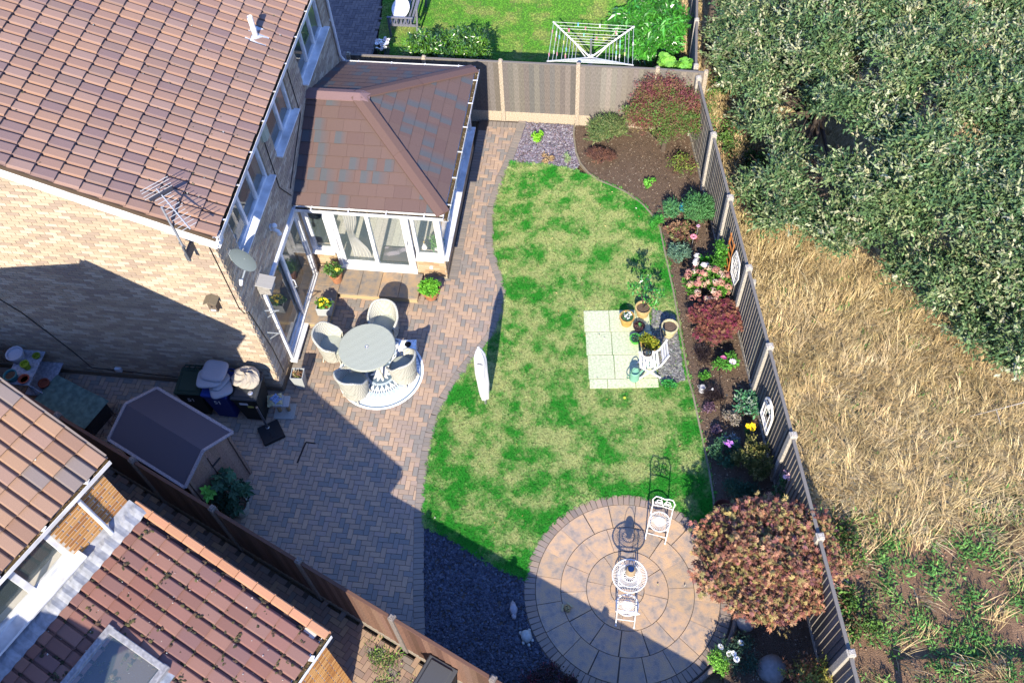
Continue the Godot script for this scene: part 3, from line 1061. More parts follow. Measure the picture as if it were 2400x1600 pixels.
	# windows upstairs, with sills
	for w in [[wins[0], [0.34, 0.33, 0.33]], [wins[1], [0.5, 0.5]], [wins[2], [0.33, 0.34, 0.33]]]:
		var r: Array = w[0]
		window(h, V(X, r[2], r[1]), V(0, 0, -1), V(1, 0, 0), r[1] - r[0], r[3] - r[2], w[1])
		b = MB.new()
		b.box(V(X + 0.03, r[2] - 0.01, (r[0] + r[1]) / 2), V(0.20, 0.035, r[1] - r[0] + 0.1), Basis(Vector3.BACK, -0.06), 0.006)
		obj("window_sill", b, M.white, h, true)
	# patio door
	var dw: Array = wins[3]
	b = MB.new()
	b.box(V(X + 0.02, 2.33, -2.28), V(0.10, 0.07, 2.28), Basis(), 0.006)
	b.box(V(X + 0.02, 0.195, -2.28), V(0.12, 0.07, 2.28), Basis(), 0.006)
	b.box(V(X + 0.02, 1.26, -1.175), V(0.10, 2.06, 0.07), Basis(), 0.006)
	b.box(V(X + 0.02, 1.26, -3.385), V(0.10, 2.06, 0.07), Basis(), 0.006)
	var door := obj("patio_door", b, M.white, h, true)
	for s in [[-3.35, -2.22, 0.03], [-2.34, -1.21, -0.025]]:
		b = MB.new()
		var xx: float = X + s[2]
		b.box(V(xx, 1.26, s[0] + 0.04), V(0.045, 2.04, 0.08), Basis(), 0.005)
		b.box(V(xx, 1.26, s[1] - 0.04), V(0.045, 2.04, 0.08), Basis(), 0.005)
		b.box(V(xx, 2.245, (s[0] + s[1]) / 2), V(0.045, 0.08, s[1] - s[0] - 0.16), Basis(), 0.005)
		b.box(V(xx, 0.275, (s[0] + s[1]) / 2), V(0.045, 0.08, s[1] - s[0] - 0.16), Basis(), 0.005)
		var sash := obj("sash", b, M.white, door)
		b = MB.new()
		b.quad(V(xx, 0.31, s[1] - 0.07), V(xx, 0.31, s[0] + 0.07), V(xx, 2.21, s[0] + 0.07), V(xx, 2.21, s[1] - 0.07))
		sash.name = "sash"
		obj("pane", b, M.glass, door)
	b = MB.new()
	b.tube([V(X + 0.06, 1.15, -2.28), V(X + 0.10, 1.17, -2.28), V(X + 0.10, 1.38, -2.28), V(X + 0.06, 1.40, -2.28)], [0.012], 6)
	obj("handle", b, M.white, door)
	b = MB.new()
	b.box(V(X + 0.07, 0.13, -2.28), V(0.20, 0.05, 2.4), Basis(Vector3.BACK, -0.05), 0.006)
	obj("door_sill", b, M.white, h, true)
	# soil vent pipe with its lead slate
	b = MB.new()
	b.tube([V(-0.865, 5.25, -4.88), V(-0.865, 5.82, -4.88)], [0.052], 14, false)
	b.tube([V(-0.865, 5.55, -4.88), V(-0.865, 5.58, -4.88)], [0.058], 14)
	b.tube([V(-0.865, 5.80, -4.88), V(-0.865, 5.70, -4.88)], [0.045], 14)
	var vp := obj("vent_pipe", b, M.white, h, true)
	b = MB.new()
	for i in 4:
		for j in 4:
			var g := func(a, e): return V(-1.0 + a * 0.09, ry(-1.0 + a * 0.09) + 0.008 + 0.014 * sin(e * 2.4 + a), -5.1 + e * 0.10)
			b.quad(g.call(i, j + 1), g.call(i + 1, j + 1), g.call(i + 1, j), g.call(i, j))
	obj("lead_flashing", b, mat(Color(0.55, 0.58, 0.62), 0.4, T.coarse, 3.0), h, true)
	# cables on the walls
	for c in [[V(-0.62, 4.75, Z + 0.02), V(-0.615, 2.9, Z + 0.02), V(-0.55, 2.75, Z + 0.02), V(X + 0.02, 2.72, Z - 0.05), V(X + 0.02, 1.2, -0.7), V(X + 0.02, 0.3, -0.72)], [V(X + 0.02, 4.6, -5.0), V(X + 0.02, 3.4, -5.0), V(X + 0.02, 2.75, -3.55)], [V(X + 0.02, 4.5, -3.2), V(X + 0.02, 3.2, -3.15), V(X + 0.02, 2.6, -3.5)], [V(-6.2, 3.9, Z + 0.02), V(-5.2, 2.2, Z + 0.02), V(-4.75, 0.9, Z + 0.02), V(-4.6, 0.3, Z + 0.02), V(-2.6, 0.2, Z + 0.02)]]:
		b = MB.new()
		b.tube(c, [0.009], 5)
		obj("cable", b, M.black, h, true)
	# things fixed to the walls
	var t := thing("alarm_box", "pale green alarm box under the eaves of the brick house", "alarm", V(X, 4.55, -3.25))
	b = MB.new()
	b.col = Color(0.45, 0.50, 0.40)
	b.xf = Transform3D(Basis(Vector3.UP, PI / 2), V(0.05, 0, 0))
	b.prism(poly([-0.13, -0.05, 0.13, -0.05, 0.13, 0.0, 0.08, 0.05, -0.08, 0.05, -0.13, 0.0]), -0.13, 0.15)
	obj("housing", b, M.tint, t)
	t = thing("wall_lamp", "small white security lamp on the brick wall above the patio door", "lamp", V(X, 3.0, -2.3))
	b = MB.new(); b.box(V(0.02, 0, 0), V(0.04, 0.12, 0.1), Basis(), 0.008)
	obj("back_plate", b, M.white, t)
	b = MB.new(); b.ball(V(0.1, 0.05, 0.0), V(0.06, 0.06, 0.06), 12, 8)
	obj("sensor", b, M.white, t)
	b = MB.new(); b.tube([V(0.05, -0.04, 0), V(0.15, -0.08, 0.02), V(0.16, -0.16, 0.02)], [0.035, 0.04, 0.05], 10)
	obj("lamp_head", b, M.white, t)
	t = thing("satellite_dish", "grey oval satellite dish mounted high on the shaded brick wall", "satellite dish", V(X, 3.9, -0.8))
	var dn3 := V(-0.25, 0.14, 0.95).normalized()
	var dx3 := V(0, 1, 0).cross(dn3).normalized()
	b = MB.new()
	b.col = Color(0.13, 0.165, 0.185)
	b.xf = Transform3D(Basis(dx3, dn3, dx3.cross(dn3)), V(0.30, 0.2, 0.14))
	for i in 6:
		for k in 28:
			var g := func(a, e):
				var r: float = a / 6.0
				return V(r * 0.265 * cos(TAU * e / 28.0), r * r * 0.05, r * 0.25 * sin(TAU * e / 28.0))
			b.quad(g.call(i, k + 1), g.call(i + 1, k + 1), g.call(i + 1, k), g.call(i, k))
	obj("reflector", b, mat(Color.WHITE, 0.5, T.fine, 2.0), t)
	b = MB.new(); b.col = Color(0.36, 0.4, 0.43)
	b.tube([V(0.02, 0.15, 0.05), V(0.25, 0.12, 0.08), V(0.30, 0.19, 0.13)], [0.02], 8)
	b.box(V(0.01, 0.15, 0.05), V(0.02, 0.18, 0.1))
	obj("wall_bracket", b, M.tint, t)
	b = MB.new(); b.col = Color(0.36, 0.4, 0.43)
	b.tube([V(0.26, -0.04, 0.22), V(0.24, -0.10, 0.46)], [0.016], 8)
	var arm := obj("feed_arm", b, M.tint, t)
	b = MB.new(); b.tube([V(0.24, -0.12, 0.48), V(0.25, -0.03, 0.42)], [0.03, 0.036], 10)
	obj("feed_horn", b, M.white, arm)
	t = thing("nest_box", "weathered grey wooden box with slanted lid on the wall beside patio door", "nest box", V(X, 2.62, -1.18))
	b = MB.new(); b.col = Color(0.42, 0.40, 0.37)
	b.box(V(0.14, 0, 0), V(0.24, 0.2, 0.26), Basis(), 0.006)
	b.box(V(0.01, -0.03, 0), V(0.02, 0.5, 0.2))
	obj("box_body", b, M.wood, t)
	b = MB.new(); b.col = Color(0.50, 0.49, 0.46)
	b.box(V(0.16, 0.15, 0), V(0.32, 0.02, 0.30), Basis(Vector3.BACK, -0.22), 0.004)
	obj("lid", b, M.wood, t)
	t = thing("bird_box", "brown wooden bird box with pitched roof on the sunlit gable wall", "bird box", V(-1.02, 2.95, Z))
	b = MB.new(); b.col = Color(0.20, 0.16, 0.12)
	b.box(V(0, 0.13, 0.09), V(0.15, 0.26, 0.16), Basis(), 0.004)
	obj("box_body", b, M.wood, t)
	b = MB.new(); b.col = Color(0.24, 0.20, 0.14)
	b.box(V(-0.06, 0.30, 0.1), V(0.14, 0.016, 0.22), Basis(Vector3.BACK, 0.5))
	b.box(V(0.06, 0.30, 0.1), V(0.14, 0.016, 0.22), Basis(Vector3.BACK, -0.5))
	obj("roof", b, M.wood, t)
	b = MB.new(); b.tube([V(0, 0.17, 0.171), V(0, 0.17, 0.174)], [0.02], 12)
	obj("entrance_hole", b, M.black, t)
	b = MB.new(); b.col = Color(0.6, 0.6, 0.6); b.box(V(0, 0.06, 0.174), V(0.10, 0.05, 0.008))
	obj("plate", b, M.tint, t)
	t = thing("hanging_bracket", "grey iron hanging basket bracket on the wall near the house corner", "bracket", V(X, 1.55, -0.75))
	b = MB.new(); b.col = Color(0.30, 0.33, 0.36)
	b.bar(V(0.01, -0.12, 0), V(0.01, 0.16, 0), 0.02)
	b.bar(V(0, 0.14, 0), V(0.30, 0.14, 0), 0.018)
	b.bar(V(0, -0.1, 0), V(0.24, 0.13, 0), 0.014)
	obj("arm", b, M.tint, t)
	dup(t, V(X, 1.95, -0.98), 0.1, "second grey iron basket bracket on the wall next to the door frame")
	t = thing("wall_socket", "small white outdoor socket low on the shaded gable wall", "socket", V(-3.99, 0.34, Z))
	b = MB.new(); b.col = Color(0.6, 0.62, 0.65); b.box(V(0, 0, 0.035), V(0.14, 0.12, 0.07), Basis(), 0.01)
	obj("housing", b, M.tint, t)
	# aerial
	t = thing("tv_aerial", "grey television aerial on a pole at the gable end", "aerial", V(-0.9, 4.62, -0.20))
	b = MB.new(); b.col = Color(0.28, 0.30, 0.33)
	b.tube([V(0, 0, 0), V(-0.02, 1.22, 0)], [0.018], 8)
	obj("mast", b, M.tint, t)
	b = MB.new(); b.col = Color(0.12, 0.13, 0.15)
	b.bar(V(0.0, 0.05, -0.26), V(0, 0.05, 0.05), 0.05, 0.16); b.bar(V(-0.08, 0.3, -0.06), V(0.05, 0.3, 0.03), 0.03)
	b.bar(V(0.02, -0.05, 0.03), V(0.02, 0.32, 0.05), 0.03)
	obj("clamp", b, M.tint, t)
	var ba := V(-0.27, 1.16, -0.42); var bb := V(0.50, 1.10, 0.30)
	b = MB.new(); b.col = Color(0.42, 0.44, 0.47)
	b.tube([ba, bb], [0.012], 6)
	var boom := obj("boom", b, M.tint, t)
	var side := (bb - ba).cross(Vector3.UP).normalized()
	for i in 11:
		b = MB.new(); b.col = Color(0.46, 0.48, 0.5)
		var q := ba.lerp(bb, 0.12 + i * 0.083)
		b.tube([q - side * 0.14, q + side * 0.14], [0.006], 5)
		obj("director", b, M.tint, boom)
	for e in [-0.09, -0.03, 0.05, 0.11]:
		b = MB.new(); b.col = Color(0.46, 0.48, 0.5)
		b.tube([ba + V(0, e, 0) - side * 0.24, ba + V(0, e, 0) + side * 0.24], [0.006], 5)
		obj("reflector_rod", b, M.tint, boom)
	b = MB.new(); b.col = Color(0.05, 0.05, 0.06)
	b.bar(ba.lerp(bb, 0.14) - side * 0.2, ba.lerp(bb, 0.14) + side * 0.2, 0.05, 0.03)
	obj("dipole", b, M.tint, boom)

# tiles of a flat-tiled slope: each tile is clipped to the slope's outline and built as a thin slate of its own
func flat_tiles(parent: Node3D, o: Vector3, ac: Vector3, up_: Vector3, outline: PackedVector2Array, w: float, gauge: float, rows: int, flip: float) -> void:
	var nd := ac.cross(up_).normalized()
	if nd.y < 0: nd = -nd
	var lo := 1e9; var hi := -1e9
	for p in outline:
		lo = minf(lo, p.x); hi = maxf(hi, p.x)
	var brown := [Color(0.178, 0.118, 0.104), Color(0.187, 0.124, 0.109), Color(0.17, 0.112, 0.10)]
	for r in rows:
		var u := lo - rng.randf() * w
		while u < hi:
			var c: Color = pick(brown)
			var grey := rng.randf() < 0.42
			var g0 := u + w * rng.randf_range(0.0, 0.5)
			var b := MB.new()
			var cuts := [[u + 0.0012, u + w - 0.0012, 0]]
			if grey: cuts = [[u + 0.0012, g0, 0], [g0, g0 + w * 0.36, 1], [g0 + w * 0.36, u + w - 0.0012, 2]]
			for q in cuts:
				if q[1] - q[0] < 0.005: continue
				for piece in Geometry2D.intersect_polygons(PackedVector2Array([Vector2(q[0], r * gauge), Vector2(q[1], r * gauge), Vector2(q[1], r * gauge + gauge + 0.04), Vector2(q[0], r * gauge + gauge + 0.04)]), outline):
					var P := func(p: Vector2): return o + ac * p.x + up_ * p.y + nd * (0.02 - 0.016 * (p.y - r * gauge) / gauge)
					var ix := Geometry2D.triangulate_polygon(piece)
					var col := func(p: Vector2):
						var dk := Color(0.125, 0.13, 0.145)
						if q[2] == 0: return c
						if q[2] == 1: return dk
						return dk.lerp(c, clampf((p.x - q[0]) / (w * 0.3), 0.25, 1.0))
					for i in range(0, ix.size(), 3):
						var p0 := piece[ix[i]]; var p1 := piece[ix[i + 1]]; var p2 := piece[ix[i + 2]]
						var k := b.c.size()
						b._face([P.call(p0), P.call(p1), P.call(p2)], nd)
						for e in 3:
							var vv: Vector3 = b.v[k + e] - o
							b.c[k + e] = col.call(Vector2(vv.dot(ac), vv.dot(up_)))
					b.col = c * 0.8
					for i in piece.size():
						var a := piece[i]; var e := piece[(i + 1) % piece.size()]
						var A: Vector3 = P.call(a); var E: Vector3 = P.call(e)
						b.quad(A - nd * 0.016, E - nd * 0.016, E, A)
			if b.v.size(): obj("tile", b, M.slate, parent, true)
			u += w

func make_conservatory() -> void:
	M.slate = mat(Color.WHITE, 0.85, T.speck, 5.0)
	var t := thing("conservatory", "white framed conservatory with brown hipped tile roof joined to house", "conservatory", V(2.42, 0, -3.66))
	var X0 := -0.53; var X1 := 2.42; var Z0 := -7.72; var Z1 := -3.66
	var fl := 0.2
	# dwarf walls in brick
	var b := MB.new()
	holed(b, V(0, 0, Z1), V(1, 0, 0), V(0, 0, 1), X0, X1, -0.1, 0.68, 0.24, [[-0.02, 1.78, 0.1, 1.0]])
	holed(b, V(X1 - 0.002, 0, 0), V(0, 0, 1), V(1, 0, 0), Z0, Z1 - 0.24, -0.1, 0.68, 0.24, [])
	holed(b, V(0, 0, Z0), V(1, 0, 0), V(0, 0, -1), X0, X1 - 0.25, -0.1, 0.68, 0.24, [])
	var dw := obj("dwarf_wall", b, M.mortar, t, true)
	var bt := [Color(0.47, 0.33, 0.195), Color(0.53, 0.39, 0.25), Color(0.42, 0.29, 0.17), Color(0.56, 0.42, 0.28)]
	var top := func(_u): return 0.68
	var list := brickwork(V(0, 0, Z1), V(1, 0, 0), V(0, 0, 1), X0, X1, 0.07, top, [[-0.02, 1.78, 0, 1]], 4)
	list.append_array(brickwork(V(X1, 0, 0), V(0, 0, 1), V(1, 0, 0), Z0, Z1, 0.07, top, [], 4))
	lay(dw, "brick", "bricks", brick_mesh, list, bt, M.brick, 280)
	# floor of pale planks
	b = MB.new()
	b.box(V((X0 + X1) / 2, 0.08, (Z0 + Z1) / 2), V(X1 - X0 - 0.3, 0.2, Z1 - Z0 - 0.3))
	var fb := obj("floor", b, M.joint, t, true)
	for i in 17:
		b = MB.new()
		b.col = jit(Color(0.62, 0.61, 0.53), 0.12)
		b.box(V(X0 + 0.21 + i * 0.158, 0.19, (Z0 + Z1) / 2 + 0.06), V(0.154, 0.03, Z1 - Z0 - 0.24))
		obj("plank", b, mat(Color.WHITE, 0.55, T.grain, V(4, 4, 0.9)), fb)
	# windows and corner posts
	window(t, V(X0 + 0.05, 0.70, Z1), V(1, 0, 0), V(0, 0, 1), 0.50, 1.62, [1.0], 1.18, 0.06)
	window(t, V(1.80, 0.70, Z1), V(1, 0, 0), V(0, 0, 1), 0.56, 1.62, [1.0], 1.18, 0.07)
	window(t, V(X1, 0.70, Z1 - 0.08), V(0, 0, -1), V(1, 0, 0), Z1 - Z0 - 0.16, 1.62, [0.25, 0.25, 0.25, 0.25], 1.18, 0.06)
	window(t, V(X1 - 0.08, 0.70, Z0), V(-1, 0, 0), V(0, 0, -1), X1 - X0 - 0.16, 1.62, [0.5, 0.5], 1.18, 0.06)
	for p in [V(X1 - 0.045, 1.5, Z1 - 0.045), V(X1 - 0.045, 1.5, Z0 + 0.045), V(X0 + 0.03, 1.5, Z1 - 0.06), V(-0.035, 1.5, Z1 - 0.06)]:
		b = MB.new()
		b.box(p, V(0.11, 1.64, 0.11), Basis(), 0.006)
		obj("corner_post", b, M.white, t, true)
	for s in [[V(0.23 - 0.53, 0.69, Z1 - 0.0), V(0.58, 0.035, 0.2)], [V(2.11, 0.69, Z1), V(0.64, 0.035, 0.2)], [V(X1, 0.69, (Z0 + Z1) / 2), V(0.2, 0.035, Z1 - Z0 + 0.1)]]:
		b = MB.new()
		b.box(s[0], s[1], Basis(), 0.006)
		obj("window_sill", b, M.white, t, true)
	b = MB.new()
	b.box(V((X0 + X1) / 2, 2.33, Z1 - 0.05), V(X1 - X0, 0.06, 0.12))
	b.box(V(X1 - 0.05, 2.33, (Z0 + Z1) / 2), V(0.12, 0.06, Z1 - Z0 - 0.13))
	b.box(V((X0 + X1) / 2, 2.33, Z0 + 0.05), V(X1 - X0 - 0.2, 0.06, 0.12))
	obj("ring_beam", b, M.white, t, true)
	# sliding door of two leaves
	b = MB.new()
	b.box(V(0.88, 2.27, Z1 - 0.04), V(1.76, 0.08, 0.12), Basis(), 0.006)
	b.box(V(0.88, 0.19, Z1 - 0.0), V(1.80, 0.12, 0.16), Basis(), 0.006)
	b.box(V(0.04, 1.24, Z1 - 0.04), V(0.08, 1.98, 0.12), Basis(), 0.006)
	b.box(V(1.72, 1.24, Z1 - 0.04), V(0.09, 1.98, 0.12), Basis(), 0.006)
	var door := obj("sliding_door", b, M.white, t, true)
	for s in [[0.08, 0.92, -0.06], [0.84, 1.68, -0.015]]:
		b = MB.new()
		var zz: float = Z1 + s[2]
		b.box(V(s[0] + 0.04, 1.24, zz), V(0.08, 1.98, 0.045), Basis(), 0.005)
		b.box(V(s[1] - 0.04, 1.24, zz), V(0.08, 1.98, 0.045), Basis(), 0.005)
		b.box(V((s[0] + s[1]) / 2, 2.18, zz), V(s[1] - s[0] - 0.16, 0.09, 0.045), Basis(), 0.005)
		b.box(V((s[0] + s[1]) / 2, 0.30, zz), V(s[1] - s[0] - 0.16, 0.10, 0.045), Basis(), 0.005)
		obj("sash", b, M.white, door)
		b = MB.new()
		b.quad(V(s[0] + 0.07, 0.34, zz), V(s[1] - 0.07, 0.34, zz), V(s[1] - 0.07, 2.15, zz), V(s[0] + 0.07, 2.15, zz))
		obj("pane", b, M.glass, door)
	b = MB.new()
	b.tube([V(1.66, 1.12, Z1 + 0.01), V(1.66, 1.13, Z1 + 0.06), V(1.66, 1.3, Z1 + 0.06), V(1.66, 1.31, Z1 + 0.01)], [0.014], 6)
	obj("handle", b, M.white, door)
	b = MB.new(); b.box(V(2.1, 0.40, Z1 + 0.03), V(0.07, 0.07, 0.06), Basis(), 0.008)
	obj("air_brick", b, M.white, t, true)
	# roof
	var ye := 2.42; var yr := 3.44
	var E0 := V(-0.52, ye, -3.42); var E1 := V(2.62, ye, -3.42); var E2 := V(2.62, ye, -7.83); var E3 := V(-0.52, ye, -7.83)
	var RA := V(-0.52, yr, -5.62); var RB := V(0.55, yr, -5.62)
	b = MB.new()
	var dy := V(0, -0.03, 0)
	b.quad(E0 + dy, E1 + dy, RB + dy, RA + dy); b.tri(E1 + dy, E2 + dy, RB + dy); b.quad(E2 + dy, E3 + dy, RA + dy, RB + dy)
	b.quad(E0 + V(0, -0.07, 0), E3 + V(0, -0.07, 0), E2 + V(0, -0.07, 0), E1 + V(0, -0.07, 0))
	var roof := obj("roof", b, mat(Color(0.05, 0.03, 0.03), 1.0), t, true)
	var sl := (RA - E0).length()
	var upf := (RA - E0) / sl
	flat_tiles(roof, E0, V(1, 0, 0), upf, PackedVector2Array([Vector2(0, 0), Vector2(3.14, 0), Vector2(1.07, sl), Vector2(0, sl)]), 0.36, sl / 9.0, 9, 1)
	var upb := (RA - E3) / sl
	flat_tiles(roof, E2, V(-1, 0, 0), upb, PackedVector2Array([Vector2(0, 0), Vector2(3.14, 0), Vector2(3.14, sl), Vector2(2.07, sl)]), 0.36, sl / 9.0, 9, 1)
	var mid := V(2.62, ye, -5.62)
	var sr := (RB - mid).length()
	flat_tiles(roof, E1, V(0, 0, -1), (RB - mid) / sr, PackedVector2Array([Vector2(0, 0), Vector2(4.41, 0), Vector2(2.2, sr)]), 0.36, sr / 9.0, 9, 1)
	# hip and ridge caps
	for hp in [[E1, 0.0], [E2, 0.0]]:
		var e: Vector3 = hp[0]
		var n := 2
		for i in n:
			var a := e.lerp(RB, i / 2.0); var q := e.lerp(RB, (i + 1) / 2.0 - 0.002)
			var d := (q - a).normalized()
			var side := d.cross(Vector3.UP).normalized()
			b = MB.new()
			b.col = jit(Color(0.19, 0.118, 0.10), 0.05)
			var r0 := V(0, 0.055, 0)
			for s in [-1.0, 1.0]:
				var drop := V(0, -0.033 , 0)
				var a1: Vector3 = a + side * 0.15 * s + drop; var q1: Vector3 = q + side * 0.15 * s + drop
				b._face([a + r0, q + r0, q1 + r0, a1 + r0], Vector3.UP)
				b._face([a1 + r0, q1 + r0, q1 + V(0, 0.02, 0), a1 + V(0, 0.02, 0)], side * s)
			b._face([a + r0, a + side * 0.15 + V(0, 0.022, 0), a + V(0, 0, 0), a - side * 0.15 + V(0, 0.022, 0)], -d)
			obj("hip_cap", b, M.slate, roof)
	b = MB.new()
	b.col = Color(0.29, 0.185, 0.185)
	for s in [-1.0, 1.0]:
		b._face([RA + V(0, 0.06, 0), RB + V(0.06, 0.06, 0), RB + V(0.1, -0.005, 0.16 * s), RA + V(0, -0.005, 0.16 * s)], Vector3.UP)
		b._face([RA + V(0, -0.005, 0.16 * s), RB + V(0.1, -0.005, 0.16 * s), RB + V(0.1, -0.035, 0.16 * s), RA + V(0, -0.035, 0.16 * s)], V(0, 0, s))
		b._face([RB + V(0.06, 0.062, 0), RB + V(0.1, -0.003, 0.16 * s), RB + V(0.26, -0.06, 0.13 * s)], Vector3.UP)
	b._face([RB + V(0.06, 0.062, 0), RB + V(0.26, -0.06, 0.13), RB + V(0.26, -0.06, -0.13)], Vector3.UP)
	obj("ridge_cap", b, M.slate, roof)
	gutter(t, E0 + V(0.02, -0.02, 0.0), E1 + V(0, -0.02, 0), V(0, 0, 1), 0.10)
	gutter(t, E2 + V(0, -0.02, 0), E1 + V(0, -0.02, 0.1), V(1, 0, 0), 0.10)
	gutter(t, E2 + V(0, -0.02, 0), E3 + V(0.02, -0.02, 0), V(0, 0, -1), 0.10)
	for q in [[V(X0, 2.36, -3.46), V(2.62, 2.36, -3.46)], [V(2.58, 2.36, -3.46), V(2.58, 2.36, -7.8)]]:
		b = MB.new()
		b.bar(q[0], q[1], 0.03, 0.14)
		obj("fascia", b, M.white, t, true)
	b = MB.new()
	b.bar(V(X0, 2.30, -3.55), V(2.5, 2.30, -3.55), 0.16, 0.012)
	b.bar(V(2.5, 2.30, -3.5), V(2.5, 2.30, -7.8), 0.16, 0.012)
	obj("soffit", b, M.white, t, true)
	# inside
	var c := thing("curtain", "white gathered curtain inside the conservatory door", "curtain", V(0.2, 0.21, -3.95))
	b = MB.new(); b.col = Color(0.72, 0.70, 0.66)
	for j in 12:
		for k in 24:
			var g := func(a, e):
				var y: float = 1.95 * (1.0 - a / 12.0)
				var squeeze: float = 1.0 - 0.55 * exp(-pow((y - 0.75) / 0.3, 2.0))
				return V(0.05 + e * 0.012 * squeeze + (0.12 * smoothstep(0.75, 0.1, y) * e / 24.0), y, 0.035 * sin(e * 1.3))
			b.quad(g.call(j + 1, k), g.call(j + 1, k + 1), g.call(j, k + 1), g.call(j, k))
	obj("fabric", b, M.cloth, c)
	var im := Image.create(96, 64, false, Image.FORMAT_RGB8)
	im.fill(Color(0.27, 0.26, 0.29))
	for i in 9:
		var fx := 10 + (i * 37) % 80; var fy := 14 + (i * 23) % 44
		for k in 9:
			var an := -PI * 0.9 + k * 0.22
			for s in 26:
				var px := int(fx + cos(an) * s); var py := int(fy + sin(an) * s * 0.8)
				if px > 1 and py > 1 and px < 95 and py < 63 and s > 4:
					im.set_pixel(px, py, Color(0.55, 0.52, 0.56)); im.set_pixel(px - 1, py, Color(0.5, 0.48, 0.52))
	for x in 96:
		for y in [0, 1, 2, 61, 62, 63]: im.set_pixel(x, y, Color(0.07, 0.07, 0.08))
	for y in 64:
		for x in [0, 1, 2, 93, 94, 95]: im.set_pixel(x, y, Color(0.07, 0.07, 0.08))
	b = MB.new()
	b.box(V(0, 0.006, 0), V(0.74, 0.012, 0.44))
	b.quaduv(V(-0.37, 0.014, 0.22), V(0.37, 0.014, 0.22), V(0.37, 0.014, -0.22), V(-0.37, 0.014, -0.22))
	var dm := obj("doormat", b, uvmat(ImageTexture.create_from_image(im), 1.0))
	dm.position = V(1.24, 0.207, -4.08)
	tag(dm, "grey doormat with leaf print inside the conservatory door", "doormat")
	var iv := thing("sill_plant", "trailing green houseplant in a white pot on conservatory window sill", "houseplant", V(2.2, 0.72, -3.9))
	b = MB.new(); b.lathe([Vector2(0, 0), Vector2(0.05, 0), Vector2(0.065, 0.11), Vector2(0.055, 0.11), Vector2(0.05, 0.09), Vector2(0, 0.09)], 16)
	obj("pot", b, M.white, iv)
	leafy(iv, "foliage", [[V(0.02, 0.22, -0.02), V(0.1, 0.16, 0.1)]], 40, leaf_cluster(7, 0.07, 0.07, 0.03, 51), M.leaf, [Color(0.06, 0.16, 0.03), Color(0.1, 0.24, 0.05)])
	var vs := thing("white_vase", "round white vase on conservatory window sill beside the door", "vase", V(1.95, 0.72, -3.88))
	b = MB.new(); b.lathe([Vector2(0, 0), Vector2(0.04, 0), Vector2(0.065, 0.05), Vector2(0.045, 0.1), Vector2(0.025, 0.12), Vector2(0.03, 0.14), Vector2(0.02, 0.13), Vector2(0, 0.11)], 18)
	obj("body", b, M.white, vs)
	b = MB.new(); b.col = Color(0.5, 0.35, 0.1); b.tube([V(0, 0.12, 0), V(0.01, 0.24, 0.01)], [0.004], 5); b.ball(V(0.01, 0.25, 0.01), V(0.02, 0.02, 0.02), 8, 5)
	obj("stem", b, M.tint, vs)
	# stone steps outside the two doors
	for s in [["door_step", "slate coloured stone step in front of the conservatory door", 0.10, 1.90, -3.60, -2.90, 0.17, 4, true], ["door_step", "long stone step below the patio door of the house", -0.50, 0.09, -3.62, -2.06, 0.15, 3, false]]:
		var st := thing(s[0], s[1], "step", V((s[2] + s[3]) / 2, 0, (s[4] + s[5]) / 2))
		b = MB.new()
		b.col = Color(1.1, 0.95, 0.75)
		b.box(V((s[2] + s[3]) / 2, s[6] / 2 - 0.03, (s[4] + s[5]) / 2), V(s[3] - s[2] - 0.06, s[6] - 0.04, s[5] - s[4] - 0.06))
		obj("riser", b, M.mortar, st, true)
		for i in s[7]:
			b = MB.new()
			b.col = pick([Color(0.66, 0.68, 0.68), Color(0.78, 0.74, 0.68), Color(0.58, 0.61, 0.64)])
			if s[8]:
				var w: float = (s[3] - s[2]) / s[7]
				b.box(V(s[2] + w * (i + 0.5), s[6], (s[4] + s[5]) / 2), V(w - 0.007, 0.045, s[5] - s[4]), Basis(), 0.005)
			else:
				var w: float = (s[5] - s[4]) / s[7]
				b.box(V((s[2] + s[3]) / 2, s[6], s[4] + w * (i + 0.5)), V(s[3] - s[2], 0.045, w - 0.007), Basis(), 0.005)
			obj("slab", b, pick(M.slabs), st, true)

const NU := Vector3(0.9121, 0, 0.4099)
const NV := Vector3(-0.4099, 0, 0.9121)
const NA := Vector3(-1.0, 0, 3.67)
func N(u: float, v: float, y: float) -> Vector3:
	return NA + NU * u + NV * v + Vector3.UP * y

func small_brick(c: Color) -> ArrayMesh:
	var b := MB.new()
	b.col = c
	b.box(Vector3.ZERO, V(0.203, 0.054, 0.016))
	return b.mesh()

